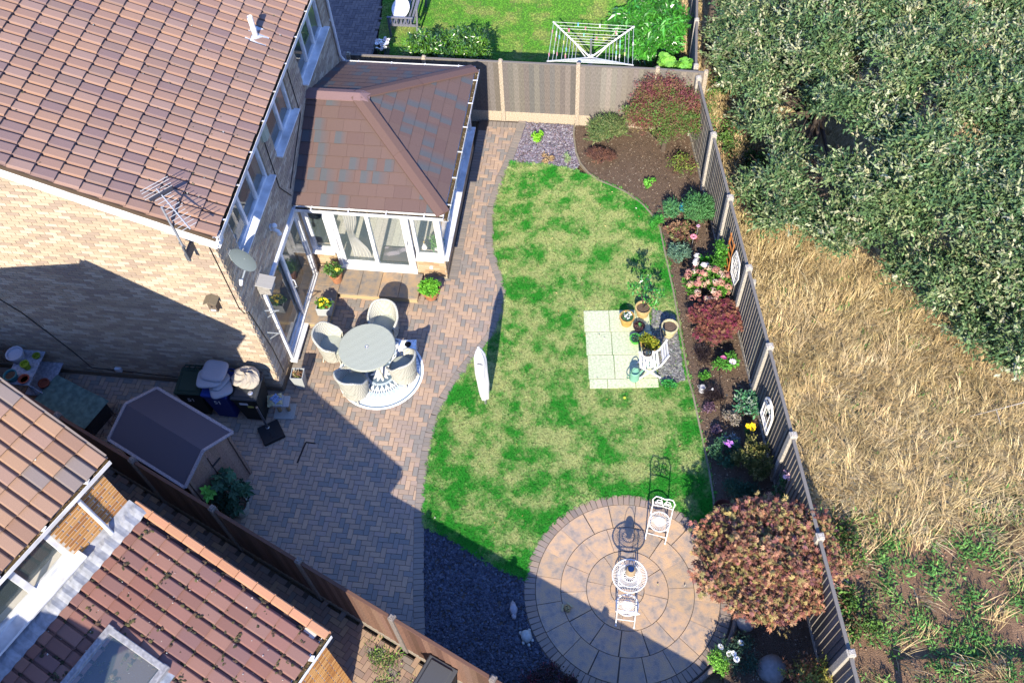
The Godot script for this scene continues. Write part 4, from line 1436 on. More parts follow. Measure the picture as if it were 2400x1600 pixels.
func make_neighbour() -> void:
	var bt := [Color(0.46, 0.225, 0.07), Color(0.52, 0.27, 0.09), Color(0.38, 0.17, 0.055), Color(0.56, 0.31, 0.12)]
	var mm := mat(Color(0.62, 0.58, 0.50), 0.95, T.fine, 5.0)
	var h := thing("neighbour_house", "orange brick neighbour house with weathered tan tiles and white upstairs window", "house", N(0, 0, 0))
	# walls
	var b := MB.new()
	holed(b, NA, NV, NU, 0.0, 7.0, -0.1, 5.0, 0.25, [[1.04, 2.9, 3.62, 4.6]])
	b.box(N(-2.42, 0.12, 2.45), V(4.6, 5.1, 0.24), Basis(NU, Vector3.UP, NV))
	b.tri(N(-4.7, 0.0, 5.0), N(-2.3, 0.0, 6.05), N(0, 0.0, 5.0))
	b.box(N(-4.8, 3.5, 2.45), V(0.2, 5.1, 7.0), Basis(NU, Vector3.UP, NV))
	b.box(N(-2.4, 6.9, 2.45), V(4.6, 5.1, 0.2), Basis(NU, Vector3.UP, NV))
	var wall := obj("wall", b, mm, h, true)
	var list := brickwork(NA, NV, NU, 0.0, 3.0, 3.43, func(_u): return 4.98, [[1.04, 3.2, 3.5, 4.6]], 4)
	lay(wall, "brick", "bricks", small_brick, list, bt, M.brick)
	b = MB.new()
	b.box(N(-2.4, 3.5, 4.9), V(4.6, 0.1, 6.6), Basis(NU, Vector3.UP, NV))
	b.box(N(-2.4, 3.5, 0.1), V(4.6, 0.1, 6.6), Basis(NU, Vector3.UP, NV))
	obj("ceiling", b, mat(Color(0.10, 0.11, 0.11), 0.9), h, true)
	window(h, N(0, 1.04, 3.62), NV, NU, 1.9, 0.98, [0.36, 0.64], 0.0, 0.085)
	b = MB.new()
	b.box(N(0.06, 2.0, 3.60), V(0.24, 0.05, 2.1), Basis(NU, Vector3.UP, NV), 0.006)
	obj("window_sill", b, M.white, h, true)
	# roof
	b = MB.new()
	var e0 := 0.20; var ye := 4.95; var rr := -2.33; var yr := 6.12
	b._face([N(e0, -0.12, ye - 0.06), N(e0, 7.2, ye - 0.06), N(rr, 7.2, yr - 0.06), N(rr, -0.12, yr - 0.06)], Vector3.UP)
	b._face([N(-4.9, -0.12, ye - 0.06), N(-4.9, 7.2, ye - 0.06), N(rr, 7.2, yr - 0.06), N(rr, -0.12, yr - 0.06)], Vector3.UP)
	var roof := obj("roof", b, mat(Color(0.06, 0.045, 0.04), 1.0), h, true)
	var tones := [Color(0.32, 0.195, 0.13), Color(0.35, 0.22, 0.15), Color(0.29, 0.175, 0.12), Color(0.33, 0.21, 0.155), Color(0.24, 0.195, 0.17), Color(0.37, 0.23, 0.145)]
	var dn := (N(e0, 0, ye) - N(rr, 0, yr)).normalized()
	tile_roof(roof, N(e0 + 0.04, -0.15, ye - 0.04), dn, NV, 16, 8, tones, func(_r, _k, _p): return false, 0.355, 0.212)
	var pts := []
	for i in 150:
		var u := rng.randf_range(-2.2, 0.2)
		pts.append(N(u, rng.randf_range(-0.1, 2.9), ye - (u - e0) * 0.4625 + 0.03))
	moss(roof, "moss", pts, 0.03, [Color(0.06, 0.055, 0.03), Color(0.10, 0.085, 0.04), Color(0.14, 0.08, 0.05), Color(0.62, 0.62, 0.58), Color(0.05, 0.04, 0.035)])
	gutter(h, N(e0, -0.13, ye - 0.02), N(e0, 7.0, ye - 0.02), NU, 0.10)
	b = MB.new()
	b.bar(N(e0 - 0.02, -0.1, ye - 0.09), N(e0 - 0.02, 7.0, ye - 0.09), 0.03, 0.15, Vector3.UP)
	b.bar(N(0.1, -0.1, ye - 0.16), N(0.1, 7.0, ye - 0.16), 0.22, 0.012, Vector3.UP)
	obj("fascia", b, M.white, h, true)
	b = MB.new()
	b.col = Color(0.25, 0.2, 0.17)
	b.bar(N(e0, -0.15, ye - 0.04), N(rr, -0.15, yr - 0.04), 0.03, 0.15, Vector3.UP)
	obj("verge", b, M.tint, h, true)
	b = MB.new()
	b.tube([N(0.22, 0.45, 4.86), N(0.10, 0.47, 4.72), N(0.06, 0.48, 4.55), N(0.06, 0.48, 3.62), N(0.16, 0.50, 3.47)], [0.036], 10)
	obj("downpipe", b, M.white, h, true)
	# a taller wing further along, outside the picture, shades the low roof
	var wg := thing("house_wing", "brick rear wing of the neighbour house", "house", N(1.0, 5.2, 0))
	b = MB.new()
	b.col = Color(0.42, 0.21, 0.08)
	b.box(N(1.25, 5.7, 2.6), V(2.5, 5.3, 3.0), Basis(NU, Vector3.UP, NV))
	obj("wall", b, M.brick, wg, true)
	b = MB.new()
	b.col = Color(0.3, 0.17, 0.11)
	b._face([N(-0.2, 4.1, 5.2), N(2.7, 4.1, 5.2), N(2.7, 5.7, 5.95), N(-0.2, 5.7, 5.95)], Vector3.UP)
	b._face([N(-0.2, 7.3, 5.2), N(2.7, 7.3, 5.2), N(2.7, 5.7, 5.95), N(-0.2, 5.7, 5.95)], Vector3.UP)
	obj("roof", b, M.tile, wg, true)
	# extension with a low tiled roof
	var x := thing("kitchen_extension", "single storey orange brick extension with mossy red tiles and a roof window", "extension", N(1.8, 0.2, 0))
	b = MB.new()
	b.box(N(1.75, 0.16, 1.35), V(3.5, 2.9, 0.24), Basis(NU, Vector3.UP, NV))
	b.box(N(3.38, 2.2, 1.28), V(0.24, 2.76, 4.0), Basis(NU, Vector3.UP, NV))
	wall = obj("wall", b, mm, x, true)
	list = brickwork(N(3.5, 0, 0), NV, NU, 0.04, 2.6, 0.0, func(_u): return 2.66, [], 4)
	lay(wall, "brick", "bricks", small_brick, list, bt, M.brick, 200)
	b = MB.new()
	var sp := 0.65 / 3.63
	b._face([N(0, -0.02, 3.39), N(3.6, -0.02, 3.39 - 3.6 * sp), N(3.6, 4.2, 3.39 - 3.6 * sp), N(0, 4.2, 3.39)], Vector3.UP)
	roof = obj("roof", b, mat(Color(0.05, 0.035, 0.035), 1.0), x, true)
	tones = [Color(0.255, 0.128, 0.10), Color(0.28, 0.145, 0.115), Color(0.23, 0.118, 0.098), Color(0.27, 0.15, 0.125), Color(0.29, 0.155, 0.12), Color(0.22, 0.125, 0.11)]
	dn = (NU - Vector3.UP * sp).normalized()
	var sk := [1.02, 2.12, 1.50, 3.0]
	tile_roof(roof, N(3.62, 0.10, 3.40 - 3.62 * sp), dn, NV, 18, 10, tones, func(_r, _k, p): 
		var d: Vector3 = p - NA
		var u := d.dot(NU); var v := d.dot(NV)
		return u - 0.18 > sk[0] and u - 0.18 < sk[1] and v > sk[2] and v < sk[3])
	pts = []
	for r in 10:
		for k in 18:
			for e in 3:
				if rng.randf() < 0.42:
					var u := 3.60 - r * 0.349 - rng.randf_range(-0.02, 0.02)
					var v := 0.10 + k * 0.212 + rng.randf_range(-0.03, 0.03)
					pts.append(N(u, v, 3.43 - u * sp + 0.012))
	for i in 160:
		var u := rng.randf_range(0.3, 3.5)
		pts.append(N(u, rng.randf_range(0.1, 3), 3.43 - u * sp + 0.03))
	moss(roof, "moss", pts, 0.034, [Color(0.075, 0.07, 0.03), Color(0.11, 0.10, 0.04), Color(0.05, 0.045, 0.025), Color(0.10, 0.06, 0.04)])
	pts = []
	for i in 120:
		var u := rng.randf_range(0.3, 3.5)
		pts.append(N(u, rng.randf_range(0.1, 3), 3.43 - u * sp + 0.045))
	moss(roof, "lichen", pts, 0.012, [Color(0.6, 0.6, 0.56), Color(0.5, 0.42, 0.38)])
	for i in 11: # verge units
		var u0 := 0.08 + i * 0.325
		b = MB.new()
		b.col = jit(Color(0.50, 0.255, 0.145), 0.08)
		b.bar(N(u0, -0.02, 3.455 - u0 * sp), N(u0 + 0.32, -0.02, 3.455 - (u0 + 0.32) * sp), 0.13, 0.06, Vector3.UP, 0.012)
		b.bar(N(u0, -0.08, 3.40 - u0 * sp), N(u0 + 0.32, -0.08, 3.40 - (u0 + 0.32) * sp), 0.02, 0.14, Vector3.UP)
		obj("verge_unit", b, M.tile, roof)
	# dressed lead along the wall, pressed over the rolls
	b = MB.new()
	for j in 58:
		for i in 4:
			var g := func(a, e):
				var u: float = a * 0.085
				var v: float = -0.03 + e * 0.053
				var wob: float = 0.5 + 0.5 * sin(TAU * v / 0.212 + 0.6)
				return N(u + 0.01, v, 3.50 - u * sp - a * 0.008 + (0.028 * wob if a >= 2 else 0.0))
			b._face([g.call(i, j), g.call(i, j + 1), g.call(i + 1, j + 1), g.call(i + 1, j)], Vector3.UP)
	obj("lead_flashing", b, M.lead, x, true)
	gutter(x, N(3.60, -0.05, 2.80), N(3.60, 4.0, 2.80), NU, 0.10)
	# roof window
	b = MB.new()
	b.col = Color(0.75, 0.75, 0.76)
	var P := func(u, v, e): return N(u, v, 3.44 - u * sp + e)
	for s in [[sk[0] + 0.05, sk[2] + 0.06, sk[1] - 0.05, sk[2] + 0.06], [sk[0] + 0.05, sk[3], sk[1] - 0.05, sk[3]], [sk[0] + 0.06, sk[2], sk[0] + 0.06, sk[3]], [sk[1] - 0.06, sk[2], sk[1] - 0.06, sk[3]]]:
		b.bar(P.call(s[0], s[1], 0.06), P.call(s[2], s[3], 0.06), 0.10, 0.09, Vector3.UP, 0.01)
	var sw := obj("roof_window", b, mat(Color(0.42, 0.42, 0.43), 0.5, T.coarse, 2.0), x, true)
	b = MB.new()
	b._face([P.call(sk[0] + 0.1, sk[2] + 0.1, 0.075), P.call(sk[1] - 0.1, sk[2] + 0.1, 0.075), P.call(sk[1] - 0.1, sk[3], 0.075), P.call(sk[0] + 0.1, sk[3], 0.075)], Vector3.UP)
	obj("pane", b, M.glass, sw)
	b = MB.new()
	b.col = Color(0.012, 0.02, 0.045)
	b._face([P.call(sk[0], sk[2], -0.12), P.call(sk[1], sk[2], -0.12), P.call(sk[1], sk[3], -0.12), P.call(sk[0], sk[3], -0.12)], Vector3.UP)
	obj("blind", b, M.tint, sw)
	b = MB.new()
	b.col = Color(0.8, 0.85, 0.9)
	b.box(P.call(sk[1] + 0.04, 2.2, 0.03), V(0.14, 0.015, 1.5), Basis(NU, Vector3.UP, NV))
	obj("apron", b, M.lead, sw)
	# the path between the extension and the fence, with cut grass growing in its joints
	var f0 := fence_at(-3.2) + Vector2(-0.03, 0.08); var f1 := fence_at(6.0) + Vector2(-0.03, 0.08)
	var pp := PackedVector2Array([f0, f1, f1 + Vector2(-1.5, 4.5), Vector2(-0.5, 9.0), Vector2(-9, 3.5)])
	b = MB.new()
	b.prism(pp, -0.11, -0.012)
	var path := struct("block_paved_path", b, M.joint)
	var ptones := [Color(0.30, 0.20, 0.15), Color(0.36, 0.25, 0.175), Color(0.26, 0.19, 0.15), Color(0.40, 0.28, 0.18), Color(0.24, 0.2, 0.17)]
	var pieces := []
	for j in range(-10, 60):
		for i in range(-40, 60):
			var k := posmod(i - j, 4)
			if k != 0 and k != 3: continue
			var a := Vector2(i * 0.1 + (0.1 if k == 0 else 0.05), j * 0.1 + (0.05 if k == 0 else 0.1))
			var w := N(a.x, a.y - 1.6, 0.0)
			if a.y - 1.6 > 0.0 and a.x < 3.4 and a.x > -5: continue
			if not Geometry2D.is_point_in_polygon(Vector2(w.x, w.z), pp) or not seen(w, 1.05): continue
			pieces.append([Transform3D(Basis(NU, Vector3.UP, NV).rotated(Vector3.UP, (0.0 if k == 0 else PI / 2) + rng.randf_range(-0.03, 0.03)), w + V(0, rng.randf_range(-0.006, 0.002), 0)), rng.randi() % 5])
	lay(path, "paver", "pavers", block, pieces, ptones, M.paver, 180)
	var sb := SB.new()
	for i in 260:
		var c: Vector2 = pick([Vector2(2.7, 5.15), Vector2(3.3, 5.25), Vector2(2.9, 5.5), Vector2(3.25, 5.45), Vector2(2.55, 4.65), Vector2(2.75, 4.72)])
		var q := c + Vector2(rng.randfn(), rng.randfn()) * 0.13
		var s := rng.randf_range(0.6, 1.4)
		sb.add(Transform3D(Basis(Vector3.UP, rng.randf() * TAU).scaled(V(s, s, s)), V(q.x, 0, q.y)), jit(pick([Color(0.06, 0.17, 0.02), Color(0.12, 0.24, 0.04), Color(0.2, 0.25, 0.08)]), 0.3))
	scatter("weeds", leaf_cluster(10, 0.05, 0.05, 0.015, 77, 0.8), M.leaf, sb, path)

# one run of fence: posts at the given points, vertical boards between them
func fence(label: String, pts: Array, face: Vector2, tones: Array, opt: Dictionary) -> Node3D:
	var f := thing("board_fence", label, "fence", V(pts[0].x, 0, pts[0].y))
	var ph: float = opt.get("post", 1.8); var top: float = opt.get("top", 1.74); var gb: float = opt.get("gravel", 0.25)
	var pw: float = opt.get("pw", 0.1)
	var bw: float = opt.get("board", 0.125)
	for i in pts.size():
		var p: Vector2 = pts[i]
		var d: Vector2 = (pts[mini(i + 1, pts.size() - 1)] - pts[maxi(i - 1, 0)]).normalized()
		var bs := Basis(V(d.x, 0, d.y), Vector3.UP, V(d.x, 0, d.y).cross(Vector3.UP))
		if seen(V(p.x, 1.0, p.y), opt.get("reach", 1.3)):
			var b := MB.new()
			b.box(V(p.x, ph / 2 - 0.05, p.y), V(pw, ph + 0.1, pw + 0.015), bs, 0.008)
			b.box(V(p.x, ph + 0.01, p.y), V(pw * 0.7, 0.04, pw * 0.7), bs, 0.008)
			obj("post", b, opt.get("post_mat", M.concrete), f, true)
	for i in pts.size() - 1:
		var a: Vector2 = pts[i]; var e: Vector2 = pts[i + 1]
		if not (seen(V(a.x, 0.9, a.y), opt.get("reach", 1.15)) or seen(V(e.x, 0.9, e.y), opt.get("reach", 1.15))): continue
		var d := (e - a).normalized()
		var bs := Basis(V(d.x, 0, d.y), Vector3.UP, V(d.x, 0, d.y).cross(Vector3.UP))
		var l := a.distance_to(e) - pw
		var m := (a + e) / 2
		var b := MB.new()
		b.box(V(m.x, gb / 2 - 0.06, m.y), V(l, gb + 0.1, 0.05), bs, 0.006)
		obj("gravel_board", b, opt.get("gb_mat", M.concrete), f, true)
		var n := int(round(l / bw))
		var shade := rng.randf_range(0.82, 1.18)
		for k in n:
			var q := a + d * (pw / 2 + (k + 0.5) * l / n)
			b = MB.new()
			b.col = jit(pick(tones), 0.18) * Color(shade, shade, shade)
			var hh := top - gb - 0.02 + rng.randf_range(-0.006, 0.006)
			b.box(V(q.x + face.x * 0.01, gb + hh / 2 - 0.005, q.y + face.y * 0.01), V(l / n * 1.04, hh, 0.016), bs.rotated(Vector3.UP, opt.get("twist", 0.10)).rotated(bs.z, rng.randf_range(-0.004, 0.004)))
			obj("board", b, M.wood, f, true)
		b = MB.new()
		b.col = tones[0] * 1.15
		b.box(V(m.x, top + 0.0, m.y), V(l, 0.03, 0.06), bs, 0.004)
		obj("capping_rail", b, M.wood, f, true)
		for y in [gb + 0.18, top - 0.25]:
			b = MB.new()
			b.col = tones[0]
			b.box(V(m.x - face.x * 0.03, y, m.y - face.y * 0.03), V(l, 0.07, 0.035), bs)
			obj("arris_rail", b, M.wood, f, true)
	return f

func make_fences() -> void:
	var grey := [Color(0.215, 0.195, 0.175), Color(0.25, 0.225, 0.195), Color(0.19, 0.173, 0.157), Color(0.27, 0.245, 0.205), Color(0.23, 0.21, 0.187), Color(0.205, 0.187, 0.17)]
	var pts := []
	for x in [-0.68, 1.18, 3.04, 4.90, 6.76]: pts.append(Vector2(x, -8.86))
	pts.append(Vector2(7.88, -8.82))
	fence("weathered grey board fence with concrete posts behind slate and planted beds", pts, Vector2(0, 1), grey, {"top": 1.80, "post": 1.84, "gravel": 0.28, "gb_mat": mat(Color(0.60, 0.50, 0.37), 0.95, T.grain, 2.0), "post_mat": mat(Color(0.56, 0.47, 0.36), 0.95, T.grain, 1.6)})
	pts = []
	for k in range(0, 9): pts.append(Vector2(7.72 + k * 0.342, -8.7 + k * 1.85))
	var dk := [Color(0.22, 0.205, 0.19), Color(0.25, 0.235, 0.215), Color(0.195, 0.18, 0.168), Color(0.28, 0.26, 0.235)]
	fence("long dark grey board fence between flower border and dry meadow", pts, Vector2(-0.98, 0.19), dk, {"top": 1.68, "post": 1.76, "gravel": 0.10, "pw": 0.12, "board": 0.118, "twist": -0.16})
	# concrete spurs leaning on the meadow side
	var n := 0
	for k in [1, 3, 4, 6, 7]:
		n += 1
		var p := Vector2(7.72 + k * 0.342, -8.7 + k * 1.85)
		var s := thing("concrete_spur", ["", "short concrete spur post behind the first bay of the meadow fence", "pale concrete spur standing in straw behind the lattice panel", "pale concrete spur in straw behind the wide bay below the lattice", "concrete spur stump in grass behind the large red maple", "hollow topped concrete spur in grass at the low end of the meadow fence"][n], "post", V(p.x + 0.24, 0, p.y - 0.1))
		var b := MB.new()
		b.col = Color(1.15, 1.1, 1.0)
		b.bar(V(0.0, -0.1, 0), V(-0.05, 1.05 if k != 3 else 1.2, 0), 0.10, 0.10, Vector3.BACK, 0.01)
		obj("shaft", b, M.concrete, s)
	pts = []
	for k in range(-4, 8): pts.append(fence_at(k))
	var bn := [Color(0.155, 0.085, 0.06), Color(0.19, 0.11, 0.08), Color(0.13, 0.072, 0.052), Color(0.215, 0.125, 0.09)]
	var d := FD.normalized()
	fence("reddish brown board fence between the paved patio and the neighbour path", pts, Vector2(-d.y, d.x), bn, {"top": 1.72, "post": 1.80, "gravel": 0.16, "reach": 2.2, "post_mat": mat(Color(0.27, 0.235, 0.21), 0.95, T.grain, 1.6), "gb_mat": mat(Color(0.36, 0.31, 0.25), 0.95, T.grain, 2.0)})
	# side fence of the next garden, running on from the corner
	pts = []
	for k in range(0, 5): pts.append(Vector2(7.66 - k * 0.0, -9.15 - k * 1.7))
	fence("grey board fence of the next garden beside the tree trunk", pts, Vector2(-1, 0), grey, {"top": 1.70, "post": 1.74, "gravel": 0.12})

func pot(parent: Node3D, called: String, r0: float, r1: float, h: float, m: Material, col := Color.WHITE, lip := 0.02, fill := true) -> MeshInstance3D:
	var b := MB.new()
	b.col = col
	b.lathe([Vector2(0, 0), Vector2(r0, 0), Vector2(lerpf(r0, r1, 0.8), h * 0.8), Vector2(r1 + lip * 0.4, h * 0.82), Vector2(r1 + lip * 0.4, h), Vector2(r1 - 0.018, h), Vector2(r1 - 0.03, h - 0.05), Vector2(0, h - 0.05)], 24)
	var o := obj(called, b, m, parent)
	if fill:
		b = MB.new()
		b.lathe([Vector2(r1 - 0.02, h - 0.06), Vector2(r1 - 0.025, h - 0.04), Vector2(0, h - 0.03)], 18)
		obj("compost", b, M.soil, parent)
	return o

func rattan_chair(label: String) -> Node3D:
	var c := thing("rattan_chair", label, "chair", Vector3.ZERO, 0, "rattan tub chairs round the table")
	var top := func(a: float): return 0.86 - 0.22 * smoothstep(0.7, 1.75, absf(a)) - 0.10 * smoothstep(1.75, 2.25, absf(a))
	var Q := func(a: float, r: float, y: float): return V(sin(a) * r, y, -cos(a) * r * 0.97)
	var outer := MB.new(); var inner := MB.new(); var rim := []
	var n := 30
	for i in n:
		var a0 := lerpf(-2.2, 2.2, i / float(n)); var a1 := lerpf(-2.2, 2.2, (i + 1) / float(n))
		for j in 6:
			var f := j / 6.0; var g := (j + 1) / 6.0
			var y := func(a, t): return lerpf(0.10, top.call(a), t)
			var R := func(t): return 0.255 + 0.075 * t
			outer.quad(Q.call(a1, R.call(f), y.call(a1, f)), Q.call(a0, R.call(f), y.call(a0, f)), Q.call(a0, R.call(g), y.call(a0, g)), Q.call(a1, R.call(g), y.call(a1, g)))
			var yi := func(a, t): return lerpf(0.38, top.call(a), t)
			inner.quad(Q.call(a0, R.call(f) - 0.03, yi.call(a0, f)), Q.call(a1, R.call(f) - 0.03, yi.call(a1, f)), Q.call(a1, R.call(g) - 0.03, yi.call(a1, g)), Q.call(a0, R.call(g) - 0.03, yi.call(a0, g)))
		rim.append(Q.call(a0, 0.315, top.call(a0)))
	rim.append(Q.call(2.2, 0.315, top.call(2.2)))
	for i in 8: # front apron
		var a0 := lerpf(2.2, TAU - 2.2, i / 8.0); var a1 := lerpf(2.2, TAU - 2.2, (i + 1) / 8.0)
		outer.quad(Q.call(a1, 0.255, 0.10), Q.call(a0, 0.255, 0.10), Q.call(a0, 0.28, 0.41), Q.call(a1, 0.28, 0.41))
	obj("shell", outer, M.rattan, c)
	obj("lining", inner, M.rattan, c)
	var b := MB.new()
	b.tube(rim, [0.026], 8)
	obj("rim", b, M.rattan, c)
	b = MB.new()
	b.lathe([Vector2(0.275, 0.36), Vector2(0.285, 0.40), Vector2(0.25, 0.43), Vector2(0, 0.435)], 26)
	obj("seat", b, M.rattan2, c)
	for s in [[-1, -1], [1, -1], [-1, 1], [1, 1]]:
		b = MB.new()
		b.tube([V(0.17 * s[0], 0.14, 0.17 * s[1]), V(0.2 * s[0], 0.0, 0.2 * s[1])], [0.022, 0.016], 7)
		obj("leg", b, M.rattan, c)
	return c

func make_furniture() -> void:
	# rug
	var im := Image.create(512, 512, false, Image.FORMAT_RGB8)
	var wht := Color(0.88, 0.88, 0.87); var blu := Color(0.33, 0.40, 0.47); var mid := Color(0.63, 0.68, 0.73)
	for y in 512:
		for x in 512:
			var p := Vector2(x - 256, y - 256) / 256.0
			var r := p.length(); var a := p.angle()
			var c := wht
			if r > 0.90: c = wht if r > 0.945 else (blu if r > 0.915 else mid)
			elif r > 0.74: c = wht if fmod(a * 60.0 / TAU + 60, 1.0) < 0.72 else mid
			elif r > 0.70: c = blu if fmod(a * 80.0 / TAU + 80 + r * 40, 1.0) < 0.5 else wht
			elif r > 0.56: c = wht if absf(fmod(a * 36.0 / TAU + 36, 1.0) - 0.5) * 0.28 + 0.58 < r else mid
			elif r > 0.50: c = blu if fmod(a * 60.0 / TAU + 60, 1.0) < 0.6 else wht
			elif r > 0.36: c = blu if absf(fmod(a * 24.0 / TAU + 24, 1.0) - 0.5) < (0.5 - r) * 3.2 else wht
			elif r > 0.30: c = mid
			else: c = wht if sin(a * 12.0) * 0.05 + 0.2 > r else blu
			im.set_pixel(x, y, c)
	var b := MB.new()
	b.lathe([Vector2(0.895, 0.0), Vector2(0.90, 0.008), Vector2(0.885, 0.012)], 64)
	for k in 48:
		var a0 := TAU * k / 48; var a1 := TAU * (k + 1) / 48
		var u0 := Vector2(cos(a0), sin(a0)); var u1 := Vector2(cos(a1), sin(a1))
		b.tri(V(0, 0.012, 0), V(u1.x * 0.885, 0.012, u1.y * 0.885), V(u0.x * 0.885, 0.012, u0.y * 0.885))
		var q := b.t.size() - 3
		b.t[q] = Vector2(0.5, 0.5); b.t[q + 1] = Vector2(0.5, 0.5) + u0 * 0.49; b.t[q + 2] = Vector2(0.5, 0.5) + u1 * 0.49
	var rug := obj("round_rug", b, uvmat(ImageTexture.create_from_image(im), 1.0))
	rug.position = V(1.42, 0.004, -1.07)
	tag(rug, "round white and blue patterned rug under the rattan table", "rug")
	# table
	var t := thing("rattan_table", "round grey rattan table with a parasol hole at its centre", "table", V(1.22, 0, -1.2))
	b = MB.new()
	b.lathe([Vector2(0.05, 0.70), Vector2(0.56, 0.70), Vector2(0.585, 0.715), Vector2(0.585, 0.745), Vector2(0.57, 0.755), Vector2(0.03, 0.757)], 48)
	obj("table_top", b, M.rattan2, t)
	b = MB.new()
	b.lathe([Vector2(0.018, 0.74), Vector2(0.038, 0.758), Vector2(0.034, 0.764), Vector2(0.018, 0.762)], 18)
	obj("parasol_ring", b, M.metal, t)
	b = MB.new()
	b.lathe([Vector2(0.40, 0.60), Vector2(0.43, 0.60), Vector2(0.43, 0.70)], 32)
	obj("apron", b, M.rattan2, t)
	for k in 4:
		var a := PI / 4 + k * PI / 2
		b = MB.new()
		b.tube([V(cos(a) * 0.36, 0.66, sin(a) * 0.36), V(cos(a) * 0.30, 0.35, sin(a) * 0.30), V(cos(a) * 0.40, 0.02, sin(a) * 0.40)], [0.03, 0.026, 0.022], 8)
		obj("leg", b, M.rattan, t)
	# chairs
	var spots := [[Vector2(1.37, -2.03), "grey rattan tub chair between the round table and the stone step"], [Vector2(0.36, -1.40), "grey rattan tub chair on the house wall side of the round table"], [Vector2(1.96, -1.00), "grey rattan tub chair on the patterned rug nearest the lawn edge"], [Vector2(1.03, -0.52), "grey rattan tub chair at the rug edge with its back to the bins"]]
	var proto := rattan_chair(spots[0][1])
	for i in 4:
		var s: Vector2 = spots[i][0]
		var d := s - Vector2(1.22, -1.2)
		var turn: float = atan2(-d.x, -d.y) + [0.1, 0.15, -0.25, -0.2][i]
		if i == 0:
			proto.position = V(s.x, 0, s.y); proto.rotation.y = turn
		else:
			dup(proto, V(s.x, 0.012 if i > 1 else 0.0, s.y), turn, spots[i][1])
	# small tiled side table with a bowl
	t = thing("side_table", "small side table with a floral tiled top next to a rattan chair", "side table", V(1.93, 0, -1.60), 0.15)
	im = Image.create(48, 32, false, Image.FORMAT_RGB8)
	im.fill(Color(0.80, 0.84, 0.88))
	for i in 90:
		im.fill_rect(Rect2i(rng.randi() % 46, rng.randi() % 30, 2, 2), pick([Color(0.45, 0.6, 0.75), Color(0.75, 0.5, 0.45), Color(0.55, 0.6, 0.5), Color(0.9, 0.9, 0.9)]))
	b = MB.new()
	b.box(V(0, 0.31, 0), V(0.38, 0.03, 0.26), Basis(), 0.004)
	obj("table_top", b, M.white, t)
	b = MB.new()
	b.quaduv(V(-0.18, 0.329, 0.12), V(0.18, 0.329, 0.12), V(0.18, 0.329, -0.12), V(-0.18, 0.329, -0.12))
	obj("tile_inlay", b, uvmat(ImageTexture.create_from_image(im), 0.3), t)
	for s in [[-1, -1], [1, -1], [-1, 1], [1, 1]]:
		b = MB.new(); b.bar(V(0.16 * s[0], 0, 0.1 * s[1]), V(0.16 * s[0], 0.3, 0.1 * s[1]), 0.022)
		obj("leg", b, M.white, t)
	t = thing("black_bowl", "shallow black round bowl on the floral tiled side table", "bowl", V(1.95, 0.33, -1.59))
	b = MB.new()
	b.lathe([Vector2(0, 0), Vector2(0.045, 0), Vector2(0.07, 0.045), Vector2(0.062, 0.047), Vector2(0.04, 0.012), Vector2(0, 0.012)], 20)
	obj("body", b, M.black, t)
	# closed parasol in its white cover, standing at the lawn edge
	t = thing("closed_parasol", "closed garden parasol in a white cover standing in the lawn edge", "parasol", V(3.709, 0, -0.545))
	b = MB.new()
	b.tube([V(0, 0, 0), V(0, 0.5, 0)], [0.022], 10)
	obj("pole", b, M.metal, t)
	b = MB.new()
	b.col = Color(0.80, 0.80, 0.82)
	var prof := [[0.24, 0.06], [0.26, 0.085], [0.5, 0.10], [0.8, 0.11], [1.2, 0.115], [1.6, 0.115], [1.8, 0.105], [1.95, 0.065], [2.06, 0.015]]
	for i in prof.size() - 1:
		for k in 28:
			var g := func(e, q):
				var a: float = TAU * q / 28.0
				var r: float = prof[e][1] * (1.0 + 0.09 * sin(a * 4.0 + prof[e][0] * 2.1) + 0.05 * sin(a * 7.0 - prof[e][0] * 5.0))
				return V(cos(a) * r, prof[e][0], sin(a) * r)
			b.quad(g.call(i, k + 1), g.call(i, k), g.call(i + 1, k), g.call(i + 1, k + 1))
	obj("cover", b, M.cloth, t)
	b = MB.new()
	b.col = Color(0.22, 0.24, 0.3)
	b.tri(V(0.03, 1.72, 0.125), V(-0.06, 1.66, 0.12), V(0.07, 1.64, 0.122))
	obj("strap_opening", b, M.cloth, t)
	b = MB.new(); b.lathe([Vector2(0.014, 2.05), Vector2(0.02, 2.07), Vector2(0, 2.09)], 10)
	obj("finial", b, M.white, t)
	# planters near the doors
	t = thing("flower_pot", "terracotta pot of yellow and white flowers on the step by the conservatory", "flower pot", V(0.02, 0.175, -3.25))
	pot(t, "pot", 0.10, 0.145, 0.28, M.terra, Color(1.25, 1.3, 1.3))
	leafy(t, "foliage", heap(V(0, 0.36, 0), V(0.18, 0.16, 0.18), 7, 0.5), 16, leaf_cluster(9, 0.06, 0.06, 0.025, 21), M.leaf, [Color(0.05, 0.14, 0.025), Color(0.09, 0.2, 0.03), Color(0.04, 0.09, 0.03)])
	blooms(t, "flowers", V(0.05, 0.42, 0.06), V(0.14, 0.08, 0.12), 9, 0.026, [Color(0.75, 0.6, 0.05), Color(0.78, 0.68, 0.1)])
	blooms(t, "white_flowers", V(-0.08, 0.36, 0.1), V(0.06, 0.06, 0.05), 4, 0.026, [Color(0.8, 0.8, 0.8)])
	t = thing("flower_trough", "square grey planter of bright yellow flowers on the long step", "planter", V(-0.05, 0.175, -2.42), 0.05)
	b = MB.new(); b.col = Color(0.42, 0.45, 0.46)
	for s in [[0, 0.13, 0.145, 0.30, 0.02], [0, 0.13, -0.145, 0.30, 0.02]]:
		b.box(V(s[0], s[1], s[2]), V(s[3], 0.24, s[4]), Basis(), 0.004)
